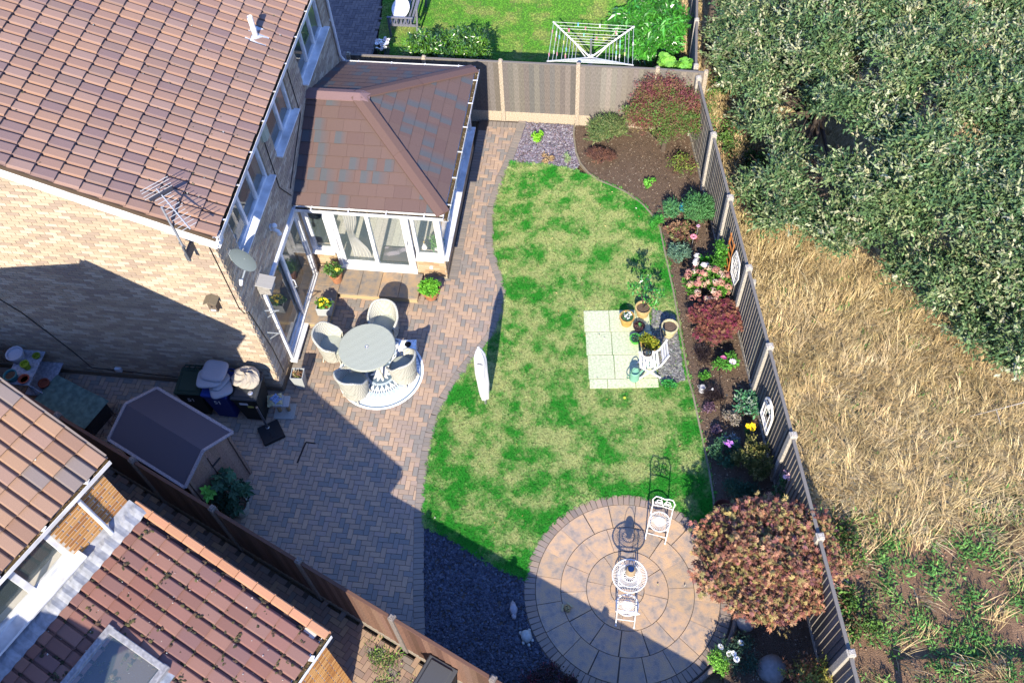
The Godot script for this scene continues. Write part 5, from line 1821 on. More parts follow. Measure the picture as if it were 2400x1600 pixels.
	b.box(V(-0.14, 0.13, 0), V(0.02, 0.24, 0.27), Basis(), 0.004); b.box(V(0.14, 0.13, 0), V(0.02, 0.24, 0.27), Basis(), 0.004)
	obj("trough", b, M.tint, t)
	b = MB.new(); b.box(V(0, 0.1, 0), V(0.27, 0.18, 0.27)); obj("compost", b, M.soil, t)
	leafy(t, "foliage", heap(V(0, 0.24, 0), V(0.17, 0.12, 0.17), 7, 0.5), 16, leaf_cluster(9, 0.05, 0.045, 0.03, 22), M.leaf, [Color(0.07, 0.19, 0.025), Color(0.11, 0.24, 0.03), Color(0.04, 0.1, 0.02)])
	blooms(t, "flowers", V(0.0, 0.32, 0.0), V(0.14, 0.06, 0.14), 30, 0.022, [Color(0.75, 0.62, 0.03), Color(0.72, 0.55, 0.02)])
	blooms(t, "red_flowers", V(0.08, 0.27, 0.12), V(0.05, 0.03, 0.03), 4, 0.024, [Color(0.7, 0.12, 0.02), Color(0.7, 0.2, 0.03)])
	t = thing("flower_pot", "terracotta pot of lush light green foliage at the conservatory corner", "flower pot", V(2.15, 0.03, -3.12))
	pot(t, "pot", 0.14, 0.21, 0.30, M.terra, Color(1.15, 1.05, 1.0), 0.03)
	for a in 3:
		b = MB.new(); b.ball(V(cos(a * 2.1 + 0.6) * 0.13, -0.012, sin(a * 2.1 + 0.6) * 0.13), V(0.03, 0.03, 0.03), 8, 5)
		obj("pot_foot", b, M.black, t)
	leafy(t, "foliage", heap(V(0.0, 0.33, 0.03), V(0.24, 0.15, 0.23), 9, 0.45), 24, leaf_cluster(12, 0.05, 0.042, 0.034, 23, 1.0), M.leaf, [Color(0.09, 0.30, 0.02), Color(0.13, 0.37, 0.03), Color(0.07, 0.23, 0.02)])
	t = thing("tall_planter", "tall tapered grey planter with wilted plants at the house corner", "planter", V(-0.16, 0, -0.60), 0.06)
	b = MB.new(); b.col = Color(0.40, 0.43, 0.43)
	taper(b, V(0, 0, 0), 0.16, 0.16, 0.26, 0.26, 0.48, 0.03)
	obj("body", b, M.tint, t)
	b = MB.new(); b.box(V(0, 0.42, 0), V(0.2, 0.02, 0.2)); obj("compost", b, M.soil, t)
	leafy(t, "foliage", [[V(0, 0.46, 0), V(0.09, 0.05, 0.09)]], 26, leaf_cluster(7, 0.04, 0.05, 0.022, 24), M.leaf, [Color(0.22, 0.10, 0.05), Color(0.3, 0.2, 0.08), Color(0.18, 0.22, 0.04), Color(0.4, 0.34, 0.22)])

# hollow tapered square box with a rim
func taper(b: MB, o: Vector3, w0: float, d0: float, w1: float, d1: float, h: float, lip: float) -> void:
	var P := func(w, d, y, i): return o + V([-w, w, w, -w][i % 4] / 2.0, y, [d, d, -d, -d][i % 4] / 2.0)
	for i in 4:
		b.quad(P.call(w0, d0, 0, i), P.call(w0, d0, 0, i + 1), P.call(w1, d1, h, i + 1), P.call(w1, d1, h, i))
		b.quad(P.call(w1, d1, h, i), P.call(w1, d1, h, i + 1), P.call(w1 - lip, d1 - lip, h, i + 1), P.call(w1 - lip, d1 - lip, h, i))
		b.quad(P.call(w1 - lip, d1 - lip, h, i), P.call(w1 - lip, d1 - lip, h, i + 1), P.call(w1 - lip, d1 - lip, h * 0.85, i + 1), P.call(w1 - lip, d1 - lip, h * 0.85, i))

# flower heads: small rosettes of petals
func blooms(parent: Node3D, called: String, o: Vector3, r: Vector3, n: int, size: float, cols: Array, petals := 7) -> void:
	var b := MB.new()
	for k in petals:
		var a := TAU * k / petals
		var d := V(cos(a), 0.25, sin(a)); var s := V(-sin(a), 0, cos(a)) * 0.38
		b.tri(V(0, 0, 0), d * 0.65 + s, d); b.tri(V(0, 0, 0), d, d * 0.65 - s)
	b.col = Color(0.8, 0.6, 0.3)
	b.ball(V(0, 0.08, 0), V(0.22, 0.15, 0.22), 6, 4)
	var s := SB.new()
	for i in n:
		var d := V(rng.randfn(), absf(rng.randfn()) + 0.2, rng.randfn()).normalized()
		var f := size * rng.randf_range(0.75, 1.3)
		s.add(Transform3D(Basis.from_euler(V(rng.randf_range(-0.5, 0.5), rng.randf() * TAU, rng.randf_range(-0.5, 0.5))).scaled_local(V(f, f, f)), o + d * r * rng.randf_range(0.5, 1.0)), jit(pick(cols), 0.12))
	scatter(called, b.mesh(), M.leaf, s, parent, false)

func cushion(b: MB, o: Vector3, s: Vector3, turn: float, tilt := 0.0) -> void:
	var bs := Basis(Vector3.UP, turn) * Basis(Vector3.RIGHT, tilt)
	var P := func(i, k):
		var la: float = PI * i / 8.0 - PI / 2
		var lo: float = TAU * k / 28.0
		var q := func(x, e): return signf(x) * pow(absf(x), e)
		return o + bs * V(q.call(cos(lo), 0.5) * pow(cos(la), 0.35) * s.x, sin(la) * s.y, q.call(sin(lo), 0.5) * pow(cos(la), 0.35) * s.z)
	for i in 8:
		for k in 28:
			b._face([P.call(i, k), P.call(i, k + 1), P.call(i + 1, k + 1), P.call(i + 1, k)] if i > 0 and i < 7 else ([P.call(i, k), P.call(i + 1, k + 1), P.call(i + 1, k)] if i == 0 else [P.call(i, k), P.call(i, k + 1), P.call(i + 1, k)]), (P.call(i, k) + P.call(i + 1, k + 1)) * 0.5 - o)

func wheelie_bin(label: String, at: Vector3, turn: float, body: Color, lid: Color, mark: String) -> Node3D:
	var t := thing("wheelie_bin", label, "bin", at, turn)
	var b := MB.new(); b.col = body
	taper(b, V(0, 0.06, 0), 0.38, 0.42, 0.50, 0.56, 0.90, 0.03)
	b.box(V(0, 0.93, 0), V(0.53, 0.05, 0.59), Basis(), 0.012)
	obj("body", b, M.tint, t)
	b = MB.new(); b.col = lid
	b.box(V(0, 0.985, 0.0), V(0.54, 0.05, 0.62), Basis(), 0.02)
	b.box(V(0, 1.015, 0.02), V(0.42, 0.05, 0.48), Basis(), 0.024)
	var l := obj("lid", b, M.tint, t)
	b = MB.new(); b.col = lid
	b.tube([V(-0.24, 0.97, -0.31), V(-0.22, 0.98, -0.37), V(0.22, 0.98, -0.37), V(0.24, 0.97, -0.31)], [0.016], 7)
	for x in [-0.12, 0.0, 0.12]:
		b.bar(V(x, 1.02, -0.26), V(x, 0.985, -0.37), 0.025, 0.02)
	obj("handle", b, M.tint, t)
	for s in [-1.0, 1.0]:
		b = MB.new(); b.col = Color(0.03, 0.03, 0.03)
		b.tube([V(0.19 * s, 0.1, -0.24), V(0.25 * s, 0.1, -0.24)], [0.1], 16)
		obj("wheel", b, M.tint, t)
	if mark:
		var tm := TextMesh.new()
		var f := SystemFont.new()
		f.font_names = PackedStringArray(["Droid Sans"])
		tm.font = f; tm.text = mark; tm.font_size = 64; tm.pixel_size = 0.0022; tm.depth = 0.004
		var o := obj("number", tm, mat(Color(0.55, 0.56, 0.58), 0.6), t)
		o.position = V(0, 0.72, 0.272); o.rotation.x = -0.07
	return t

func make_yard() -> void:
	# bins along the gable wall
	wheelie_bin("dark green wheelie bin numbered 51 at the gable wall", V(-2.03, 0, 0.08), 0.03, Color(0.012, 0.022, 0.018), Color(0.018, 0.04, 0.03), "51")
	wheelie_bin("blue wheelie bin with a stack of grey cushions on its lid", V(-1.47, 0, 0.09), -0.02, Color(0.012, 0.03, 0.16), Color(0.015, 0.04, 0.22), "51")
	var bk := wheelie_bin("black wheelie bin with a beige bag lying on its lid", V(-0.88, 0, 0.10), 0.02, Color(0.015, 0.016, 0.018), Color(0.05, 0.053, 0.058), "")
	var b := MB.new(); b.col = Color(0.6, 0.62, 0.64)
	b.box(V(-0.05, 0.78, 0.268), V(0.17, 0.09, 0.004), Basis(Vector3.RIGHT, -0.07))
	obj("sticker", b, M.tint, bk)
	b = MB.new(); b.col = Color(0.55, 0.5, 0.12)
	b.box(V(0.06, 0.66, 0.26), V(0.12, 0.06, 0.004), Basis(Vector3.RIGHT, -0.07))
	obj("yellow_sticker", b, M.tint, bk)
	b = MB.new(); b.lathe([Vector2(0, 0), Vector2(0.05, 0), Vector2(0.05, 0.02), Vector2(0.03, 0.03), Vector2(0, 0.03)], 14, V(0.14, 1.04, 0.17))
	obj("lid_stud", b, M.metal, bk)
	var cl := ["lowest pale grey seat cushion of the stack on the blue bin", "pale grey cushion turned askew in the middle of the bin stack", "pale grey cushion just under the top of the bin stack", "large grey cushion lying on top of the bin cushion stack"]
	var cp := [[V(-1.33, 1.085, 0.24), V(0.22, 0.045, 0.21), 0.5], [V(-1.45, 1.155, 0.08), V(0.24, 0.045, 0.22), -0.5], [V(-1.56, 1.215, 0.10), V(0.25, 0.045, 0.23), 0.15], [V(-1.47, 1.30, -0.02), V(0.25, 0.055, 0.235), -0.08]]
	for i in 4:
		b = MB.new(); b.col = jit(Color(0.40, 0.42, 0.46), 0.06)
		cushion(b, Vector3.ZERO, cp[i][1], cp[i][2], rng.randf_range(-0.06, 0.06))
		var o := obj("seat_cushion", b, M.cloth)
		o.position = cp[i][0]
		tag(o, cl[i], "cushion", "cushions stacked on the blue bin")
	b = MB.new(); b.col = Color(0.50, 0.45, 0.38)
	for i in 12:
		for k in 28:
			var g := func(e, q):
				var la: float = PI * e / 12.0 - PI / 2
				var lo: float = TAU * q / 28.0
				var r: float = 1.0 + 0.10 * sin(lo * 3 + e) * cos(la) + 0.06 * sin(lo * 7.0 + e * 1.7)
				return V(cos(la) * cos(lo) * 0.28 * r, maxf(sin(la) * 0.15 * (1.0 + 0.25 * sin(lo * 2 + 1)), -0.09) + 0.03 * sin(lo * 5 + e * 2.0) * (1.0 if e > 7 else 0.0), cos(la) * sin(lo) * 0.24 * r)
			b._face([g.call(i, k), g.call(i, k + 1), g.call(i + 1, k + 1), g.call(i + 1, k)] if i > 0 else [g.call(i, k), g.call(i + 1, k + 1), g.call(i + 1, k)], V(cos(TAU * k / 28.0), (i - 5.5) * 0.3, sin(TAU * k / 28.0)))
	var bag := obj("canvas_bag", b, M.cloth)
	bag.position = V(-0.88, 1.135, -0.02)
	tag(bag, "crumpled beige canvas cover heaped on the black bin lid", "bag")
	# cat scratching tower with cloths
	var t := thing("cat_scratcher", "small cat scratching tower of beige boards beside the bins", "cat tower", V(-0.38, 0, 0.02), 0.08)
	b = MB.new(); b.col = Color(0.42, 0.43, 0.40); b.box(V(0.02, 0.015, 0.03), V(0.42, 0.03, 0.36), Basis(), 0.006); obj("base", b, M.cloth, t)
	for s in [V(-0.08, 0, 0.02), V(0.1, 0, 0.0)]:
		b = MB.new(); b.col = Color(0.36, 0.24, 0.12); b.tube([s + V(0, 0.03, 0), s + V(0, 0.32, 0)], [0.04], 12); obj("scratch_post", b, M.cloth, t)
	b = MB.new(); b.col = Color(0.46, 0.47, 0.47); b.box(V(0.03, 0.335, -0.02), V(0.30, 0.03, 0.26), Basis(), 0.008); obj("platform", b, M.cloth, t)
	b = MB.new(); b.col = Color(0.44, 0.45, 0.45); b.box(V(-0.07, 0.40, 0.0), V(0.26, 0.03, 0.26), Basis(), 0.008); obj("platform", b, M.cloth, t)
	for q in [["yellow_cloth", "folded pale yellow cloth draped on the cat tower", V(-0.48, 0.425, 0.02), Color(0.50, 0.46, 0.27), 0.15, 0.3], ["blue_cloth", "crumpled light blue cloth on top of the yellow cloth", V(-0.46, 0.447, 0.01), Color(0.25, 0.36, 0.58), 0.10, -0.6]]:
		b = MB.new(); b.col = q[3]
		var w: float = q[4]
		for i in 8:
			for k in 8:
				var g := func(x, z): return V((x - 4) / 4.0 * w, 0.016 + 0.012 * sin(x * 1.7 + q[5] * 9) + 0.010 * sin(z * 2.1 + x) - 0.03 * smoothstep(0.75, 1.0, maxf(absf(x - 4), absf(z - 4)) / 4.0), (z - 4) / 4.0 * w * 0.9)
				b._face([g.call(i, k), g.call(i, k + 1), g.call(i + 1, k + 1), g.call(i + 1, k)], Vector3.UP)
		var o := obj(q[0], b, M.cloth)
		o.position = q[2]; o.rotation.y = q[5]
		tag(o, q[1], "cloth")
	# parasol base
	t = thing("parasol_base", "black square parasol base with an upright metal tube on the shaded paving", "parasol base", V(-0.50, 0, 0.57), 0.62)
	b = MB.new(); b.box(V(0, 0.045, 0), V(0.44, 0.09, 0.44), Basis(), 0.012); obj("base", b, M.black, t)
	b = MB.new(); b.box(V(0.02, 0.093, 0.06), V(0.10, 0.012, 0.16), Basis(), 0.004); obj("base_plate", b, M.black, t)
	b = MB.new(); b.lathe([Vector2(0.035, 0.09), Vector2(0.042, 0.1), Vector2(0.03, 0.12)], 14, V(-0.02, 0, -0.12)); obj("collar", b, M.metal, t)
	b = MB.new(); b.col = Color(0.3, 0.32, 0.36); b.tube([V(-0.02, 0.09, -0.12), V(-0.02, 0.90, -0.12)], [0.025], 10); obj("tube", b, M.metal, t)
	# shed
	var U := V(0.9096, 0, 0.4155); var W := V(-0.4155, 0, 0.9096)
	t = thing("garden_shed", "small wooden shed with dark felt roof and grey trim beside the fence", "shed", V(-1.72, 0, 1.60))
	var S := func(u, w, y): return V(-2.31, 0, 0.63) + U * u + W * w + V(0, y, 0)
	var L := 1.90; var D := 1.27; var ev := 1.60; var rg := 1.95
	var wc := [Color(0.36, 0.24, 0.185), Color(0.40, 0.275, 0.21), Color(0.33, 0.22, 0.17)]
	var sides := [[S.call(0.06, 0.06, 0), U, -W, L - 0.12], [S.call(0.06, D - 0.06, 0), U, W, L - 0.12], [S.call(L - 0.06, 0.06, 0), W, U, D - 0.12], [S.call(0.06, 0.06, 0), W, -U, D - 0.12]]
	for sd in sides: # boards of each wall
		var n := int(sd[3] / 0.11)
		for k in n:
			b = MB.new(); b.col = jit(pick(wc), 0.08)
			var q: Vector3 = sd[0] + sd[1] * ((k + 0.5) * sd[3] / n)
			var hh := ev - 0.02
			if absf(sd[1].dot(W)) > 0.9: hh = ev - 0.04 + 0.33 * (1.0 - absf((k + 0.5) / n - 0.5) * 2.0)
			b.box(q + V(0, hh / 2, 0), V(sd[3] / n * 0.99, hh, 0.016), Basis(sd[1], Vector3.UP, sd[1].cross(Vector3.UP)))
			obj("wall_board", b, M.wood, t, true)
	b = MB.new(); b.col = Color(0.05, 0.035, 0.03)
	for w in [0.12, D / 2, D - 0.12]:
		b.bar(S.call(L - 0.04, w, 0.05), S.call(L - 0.04, w, ev + 0.02), 0.012, 0.012)
	obj("door_gap", b, M.tint, t, true)
	b = MB.new(); b.col = Color(0.04, 0.04, 0.045)
	for y in [0.35, 1.3]:
		b.bar(S.call(L - 0.035, D / 2 - 0.2, y), S.call(L - 0.035, D / 2 + 0.02, y), 0.016, 0.035)
	obj("door_hinge", b, M.tint, t, true)
	var felt := mat(Color(0.115, 0.108, 0.125), 0.95, T.speck, 4.0)
	for s in [[0.0, 0.0], [D, 1.0]]:
		b = MB.new()
		b.col = Color(0.85, 0.85, 0.95)
		b._face([S.call(0, s[0], ev), S.call(L, s[0], ev), S.call(L, D / 2, rg), S.call(0, D / 2, rg)], Vector3.UP)
		b._face([S.call(0, s[0], ev - 0.03), S.call(L, s[0], ev - 0.03), S.call(L, D / 2, rg - 0.03), S.call(0, D / 2, rg - 0.03)], Vector3.DOWN)
		obj("felt_roof", b, felt, t, true)
	var tr := mat(Color(0.35, 0.33, 0.36), 0.7, T.grain, 2.0)
	for e in [[0, 0, ev, L, 0, ev], [0, D, ev, L, D, ev], [0, 0, ev, 0, D / 2, rg], [0, D, ev, 0, D / 2, rg], [L, 0, ev, L, D / 2, rg], [L, D, ev, L, D / 2, rg]]:
		b = MB.new()
		b.bar(S.call(e[0], e[1], e[2] + 0.0), S.call(e[3], e[4], e[5] + 0.0), 0.06, 0.035, Vector3.UP, 0.006)
		obj("roof_trim", b, tr, t, true)
	# fig in a pot by the shed
	t = thing("potted_fig", "potted fig with big dark lobed leaves between shed and fence", "plant", V(-0.62, 0, 2.28))
	pot(t, "pot", 0.14, 0.2, 0.34, mat(Color(0.36, 0.36, 0.29), 0.8, T.coarse, 2.0))
	stems(t, "stems", [V(-0.35, 1.0, -0.35), V(0.2, 1.0, -0.2), V(-0.1, 1.15, -0.1), V(-0.45, 0.8, 0.0), V(0.25, 0.7, 0.2)], 0.018, M.bark, V(0, 0.3, 0), Color(2.2, 2.4, 1.6))
	leafy(t, "foliage", [[V(-0.2, 0.95, -0.25), V(0.45, 0.28, 0.3)], [V(0.15, 0.85, -0.05), V(0.32, 0.3, 0.28)], [V(-0.4, 0.75, 0.0), V(0.3, 0.25, 0.2)], [V(0.0, 0.6, 0.15), V(0.3, 0.2, 0.2)]], 15, palm_leaf(2, 0.08, 0.17, 0.085, 31, 5), M.leaf, [Color(0.022, 0.062, 0.03), Color(0.03, 0.085, 0.04), Color(0.018, 0.05, 0.028)], 0.2)
	leafy(t, "young_leaves", [[V(-0.25, 1.12, 0.12), V(0.08, 0.05, 0.08)]], 3, palm_leaf(2, 0.04, 0.16, 0.09, 32, 5), M.leaf, [Color(0.09, 0.26, 0.03)], 0.2)
	# shelf with pots in the side passage
	t = thing("potting_shelf", "grey metal potting shelf with two tiers in the shaded side passage", "shelf", V(-5.68, 0, -0.05))
	var sm := mat(Color(0.42, 0.46, 0.55), 0.5, T.coarse, 2.0)
	for s in [[V(0, 0.77, 0), V(0.54, 0.03, 0.86)], [V(0.22, 0.36, 0.0), V(0.5, 0.03, 0.84)]]:
		b = MB.new(); b.box(s[0], s[1], Basis(), 0.005); obj("shelf", b, sm, t)
	for s in [[-0.25, -0.41], [0.25, -0.41], [-0.25, 0.41], [0.25, 0.41]]:
		b = MB.new(); b.bar(V(s[0], 0, s[1]), V(s[0], 0.76, s[1]), 0.03); obj("leg", b, sm, t)
	b = MB.new(); b.bar(V(0.25, 0.75, -0.41), V(0.46, 0.36, -0.41), 0.02); b.bar(V(0.25, 0.75, 0.41), V(0.46, 0.36, 0.41), 0.02); obj("brace", b, sm, t)
	var ps := [["large pale plastic pot on the potting shelf", V(-5.86, 0.785, -0.20), 0.12, 0.17, 0.24, Color(0.55, 0.58, 0.66), "plant pot"], ["lime green pot standing upright on the potting shelf", V(-5.60, 0.785, -0.02), 0.06, 0.085, 0.17, Color(0.28, 0.40, 0.03), "plant pot"], ["small lime green saucer pot at the back of the potting shelf", V(-5.52, 0.785, -0.30), 0.06, 0.075, 0.06, Color(0.22, 0.30, 0.03), "plant pot"], ["glazed teal pot full of soil on the potting shelf", V(-5.80, 0.785, 0.25), 0.10, 0.13, 0.15, Color(0.05, 0.22, 0.26), "plant pot"], ["terracotta saucer on the front of the potting shelf", V(-5.55, 0.785, 0.26), 0.08, 0.11, 0.05, Color(0.42, 0.10, 0.06), "saucer"], ["terracotta pot on the lower tier of the potting shelf", V(-5.32, 0.375, 0.15), 0.08, 0.11, 0.16, Color(0.28, 0.08, 0.05), "plant pot"]]
	for q in ps:
		var k := thing("plant_pot", q[0], q[6], q[1])
		pot(k, "pot", q[2], q[3], q[4], M.tint, q[5], 0.015, q[4] > 0.1 and q[0].contains("soil"))
	# low storage box with a green felt lid
	t = thing("storage_box", "low storage box with a faded green felt lid by the side fence", "storage box", V(-4.62, 0, 0.49), -0.36)
	b = MB.new(); b.col = Color(0.07, 0.06, 0.055); b.box(V(0, 0.22, 0), V(1.30, 0.44, 0.62), Basis(), 0.01); obj("body", b, M.wood, t)
	b = MB.new(); b.col = Color(0.13, 0.22, 0.20)
	for i in 10:
		var g := func(x, z): return V(-0.71 + 0.142 * x, 0.47 + 0.012 * sin(x * 0.9), z)
		b._face([g.call(i, -0.36), g.call(i + 1, -0.36), g.call(i + 1, 0.36), g.call(i, 0.36)], Vector3.UP)
		b._face([g.call(i, 0.36), g.call(i + 1, 0.36), g.call(i + 1, 0.36) - V(0, 0.04, 0), g.call(i, 0.36) - V(0, 0.04, 0)], Vector3.BACK)
	obj("lid", b, mat(Color.WHITE, 0.95, T.coarse, 1.0), t)
	t = thing("brush_pile", "tangle of dry brown twigs beside the green lidded box", "twigs", V(-3.55, 0, 0.75))
	b = MB.new()
	for i in 90:
		var a := V(rng.randf_range(-0.5, 0.55), rng.randf_range(0.0, 0.16), rng.randf_range(-0.35, 0.45))
		var d := V(rng.randfn(), rng.randfn() * 0.25, rng.randfn()).normalized() * rng.randf_range(0.12, 0.35)
		b.col = jit(Color(0.14, 0.085, 0.06), 0.4)
		b.tube([a, a + d * 0.5 + V(0, 0.03, 0), a + d], [0.006], 4, false)
	obj("twigs", b, M.tint, t).set_meta("kind", "stuff")
	# the neighbour's bin under the fence
	wheelie_bin("dark grey wheelie bin standing on the weedy neighbour path below the fence", V(3.72, 0, 5.16), 2.75, Color(0.02, 0.022, 0.026), Color(0.075, 0.082, 0.09), "")
	t = thing("iron_drain_slot", "L shaped rusty iron drain edge set in the shaded paving", "drain", V(0.2, 0, 0.9))
	b = MB.new(); b.col = Color(0.02, 0.014, 0.012)
	b.bar(V(0.04, 0.004, -0.20), V(-0.02, 0.004, 0.26), 0.03, 0.008); b.bar(V(0.04, 0.004, -0.21), V(0.24, 0.004, -0.20), 0.024, 0.008)
	obj("edge", b, M.tint, t)

func bistro_chair(label: String) -> Node3D:
	var t := thing("bistro_chair", label, "chair", Vector3.ZERO, 0, "white wire bistro chairs")
	var m: Material = M.paint
	var b := MB.new()
	var ring := []
	for k in 25: ring.append(V(cos(TAU * k / 24) * 0.19, 0.45, sin(TAU * k / 24) * 0.19))
	b.tube(ring, [0.012], 6)
	var r2 := []
	for k in 17: r2.append(V(cos(TAU * k / 16) * 0.085, 0.446, sin(TAU * k / 16) * 0.085))
	b.tube(r2, [0.006], 5)
	for k in 32:
		var a := TAU * k / 32
		b.tube([V(cos(a) * 0.045, 0.445, sin(a) * 0.045), V(cos(a) * 0.188, 0.45, sin(a) * 0.188)], [0.0042], 4, false)
	b.lathe([Vector2(0.05, 0.44), Vector2(0.05, 0.449), Vector2(0, 0.452)], 14)
	obj("seat", b, m, t)
	for s in [-1.0, 1.0]: # back post runs down to the front foot
		b = MB.new()
		b.tube([V(0.185 * s, 0.0, 0.20), V(0.185 * s, 0.45, -0.13), V(0.185 * s, 0.66, -0.21), V(0.20 * s, 0.80, -0.24), V(0.15 * s, 0.90, -0.26), V(0.07 * s, 0.90, -0.26), V(0, 0.875, -0.255)], [0.012], 6)
		b.ball(V(0.185 * s, 0.012, 0.20), V(0.022, 0.014, 0.022), 8, 5)
		obj("leg", b, m, t)
		b = MB.new()
		b.tube([V(0.16 * s, 0.44, 0.13), V(0.16 * s, 0.0, -0.24)], [0.011], 6)
		b.ball(V(0.16 * s, 0.012, -0.24), V(0.022, 0.014, 0.022), 8, 5)
		obj("leg", b, m, t)
	b = MB.new()
	b.tube([V(-0.185, 0.10, 0.125), V(0.185, 0.10, 0.125)], [0.009], 5); b.tube([V(-0.16, 0.10, -0.155), V(0.16, 0.10, -0.155)], [0.009], 5)
	obj("stretcher", b, m, t)
	b = MB.new()
	b.tube([V(-0.185, 0.64, -0.205), V(0, 0.655, -0.21), V(0.185, 0.64, -0.205)], [0.010], 5)
	for s in [-1.0, 1.0]:
		for q in [[0.085, 0.80, 0.05], [0.12, 0.71, 0.038], [0.05, 0.72, 0.03]]:
			var p := []
			for k in 13: p.append(V((q[0] + cos(TAU * k / 12 + 1) * q[2] * (1.0 - k * 0.02)) * s, q[1] + sin(TAU * k / 12 + 1) * q[2] * 0.9, -0.23))
			b.tube(p, [0.0075], 5)
		b.tube([V(0, 0.65, -0.21), V(0.02 * s, 0.76, -0.235), V(0.055 * s, 0.86, -0.25)], [0.0075], 5)
	obj("scroll_back", b, m, t)
	return t

func make_lawn_things() -> void:
	# paved square set in the lawn
	var b := MB.new()
	var U := V(0.989, 0, -0.115); var W := V(0.150, 0, 0.9887)
	var S := func(u, w, y): return V(5.50, 0, -3.03) + U * u + W * w + V(0, y, 0)
	b._face([S.call(-0.01, -0.01, -0.002), S.call(1.52, -0.01, -0.002), S.call(1.36, 1.88, -0.002), S.call(0.0, 2.0, -0.002)], Vector3.UP)
	var sq := struct("slab_paving", b, M.sand)
	var us := [0.0, 0.55, 1.13, 1.42]
	var ws := [0.0, 0.56, 1.15, 1.74, 1.97]
	for j in 4:
		for i in 3:
			b = MB.new()
			b.col = jit(Color(0.52, 0.56, 0.37), 0.04)
			var u0: float = us[i]; var u1: float = us[i + 1]
			if j == 3: u0 -= 0.18 if i > 0 else 0.0; u1 -= 0.18 if i < 2 else 0.0
			b.box(S.call((u0 + u1) / 2, (ws[j] + ws[j + 1]) / 2, 0.012), V(u1 - u0 - 0.012, 0.04, ws[j + 1] - ws[j] - 0.012), Basis(U, Vector3.UP, U.cross(Vector3.UP)), 0.004)
			obj("slab", b, M.slate2, sq)
	# slate strip beside it
	var sp := poly([6.98, -3.22, 7.46, -3.10, 7.56, -2.49, 7.71, -1.48, 7.22, -1.30, 7.0, -2.6])
	b = MB.new(); b.prism(sp, -0.05, 0.006)
	var g := struct("slate_bed", b, M.joint)
	chips(g, sp, 2600, [Color(0.16, 0.16, 0.155), Color(0.22, 0.22, 0.21), Color(0.11, 0.11, 0.11), Color(0.28, 0.28, 0.26)], 0.05, 0.012)
	# pots
	var yel := mat(Color(0.52, 0.33, 0.09), 0.8, T.coarse, 2.0)
	var t := thing("flower_pot", "orange pot of small white flowers on the paved square", "flower pot", V(6.45, 0.03, -2.78))
	pot(t, "pot", 0.11, 0.155, 0.26, yel)
	leafy(t, "foliage", [[V(0, 0.25, 0), V(0.12, 0.04, 0.12)]], 60, leaf_cluster(8, 0.03, 0.035, 0.018, 61), M.leaf, [Color(0.03, 0.12, 0.07), Color(0.05, 0.15, 0.06)])
	blooms(t, "flowers", V(0, 0.27, 0), V(0.12, 0.03, 0.12), 26, 0.015, [Color(0.78, 0.78, 0.75)])
	t = thing("bay_tree", "young bay tree in an ochre pot at the lawn side of the pots", "tree", V(6.78, 0.02, -3.05))
	pot(t, "pot", 0.12, 0.165, 0.27, mat(Color(0.55, 0.40, 0.17), 0.8, T.coarse, 2.0))
	stems(t, "trunk", [V(-0.25, 0.95, -0.05), V(0.15, 1.0, 0.05), V(0.3, 0.75, 0.0), V(-0.05, 1.1, -0.1), V(0.08, 0.65, 0.15)], 0.012, M.bark, V(0, 0.22, 0))
	leafy(t, "crown", [[V(-0.25, 0.9, -0.03), V(0.13, 0.10, 0.1)], [V(0.02, 0.85, 0.0), V(0.16, 0.22, 0.14)], [V(0.12, 0.6, 0.08), V(0.18, 0.16, 0.13)], [V(0.28, 0.75, 0.0), V(0.10, 0.12, 0.1)], [V(-0.05, 1.08, -0.1), V(0.1, 0.12, 0.1)]], 11, leaf_cluster(5, 0.06, 0.11, 0.04, 62), M.gloss, [Color(0.035, 0.20, 0.03), Color(0.06, 0.28, 0.04), Color(0.025, 0.13, 0.025)], 0.2)
	t = thing("stone_pot", "large cream pot of bare compost on the slate strip", "flower pot", V(7.35, 0.02, -2.58))
	pot(t, "pot", 0.11, 0.17, 0.32, mat(Color(0.58, 0.52, 0.30), 0.85, T.coarse, 2.0))
	t = thing("succulent_pot", "small dark pot with a pink flowering succulent", "flower pot", V(6.72, 0.03, -2.66))
	pot(t, "pot", 0.09, 0.12, 0.12, M.tint, Color(0.05, 0.03, 0.035))
	leafy(t, "foliage", [[V(0, 0.12, 0), V(0.09, 0.03, 0.09)]], 26, leaf_cluster(7, 0.03, 0.04, 0.024, 63), M.leaf, [Color(0.10, 0.04, 0.045), Color(0.05, 0.05, 0.04), Color(0.16, 0.08, 0.08)])
	leafy(t, "rosette", [[V(0.02, 0.17, 0), V(0.03, 0.03, 0.03)]], 8, leaf_cluster(7, 0.02, 0.04, 0.02, 64, 1.2), M.leaf, [Color(0.08, 0.28, 0.08)])
	t = thing("succulent_pot", "bright green pot of blue green succulents", "flower pot", V(6.66, 0.03, -2.34))
	pot(t, "pot", 0.09, 0.12, 0.11, M.tint, Color(0.10, 0.45, 0.06))
	leafy(t, "foliage", [[V(0, 0.11, 0), V(0.09, 0.03, 0.09)]], 30, leaf_cluster(7, 0.03, 0.04, 0.024, 65), M.leaf, [Color(0.03, 0.12, 0.08), Color(0.05, 0.16, 0.10), Color(0.03, 0.08, 0.06)])
	t = thing("flower_pot", "ochre pot of yellow green foliage in front of the folding chair", "flower pot", V(6.95, 0.03, -2.15))
	pot(t, "pot", 0.13, 0.19, 0.26, yel)
	leafy(t, "foliage", heap(V(0, 0.28, 0), V(0.2, 0.12, 0.2), 8, 0.45), 18, leaf_cluster(10, 0.05, 0.045, 0.025, 66), M.leaf, [Color(0.24, 0.24, 0.015), Color(0.30, 0.28, 0.02), Color(0.16, 0.20, 0.015), Color(0.10, 0.13, 0.01)])
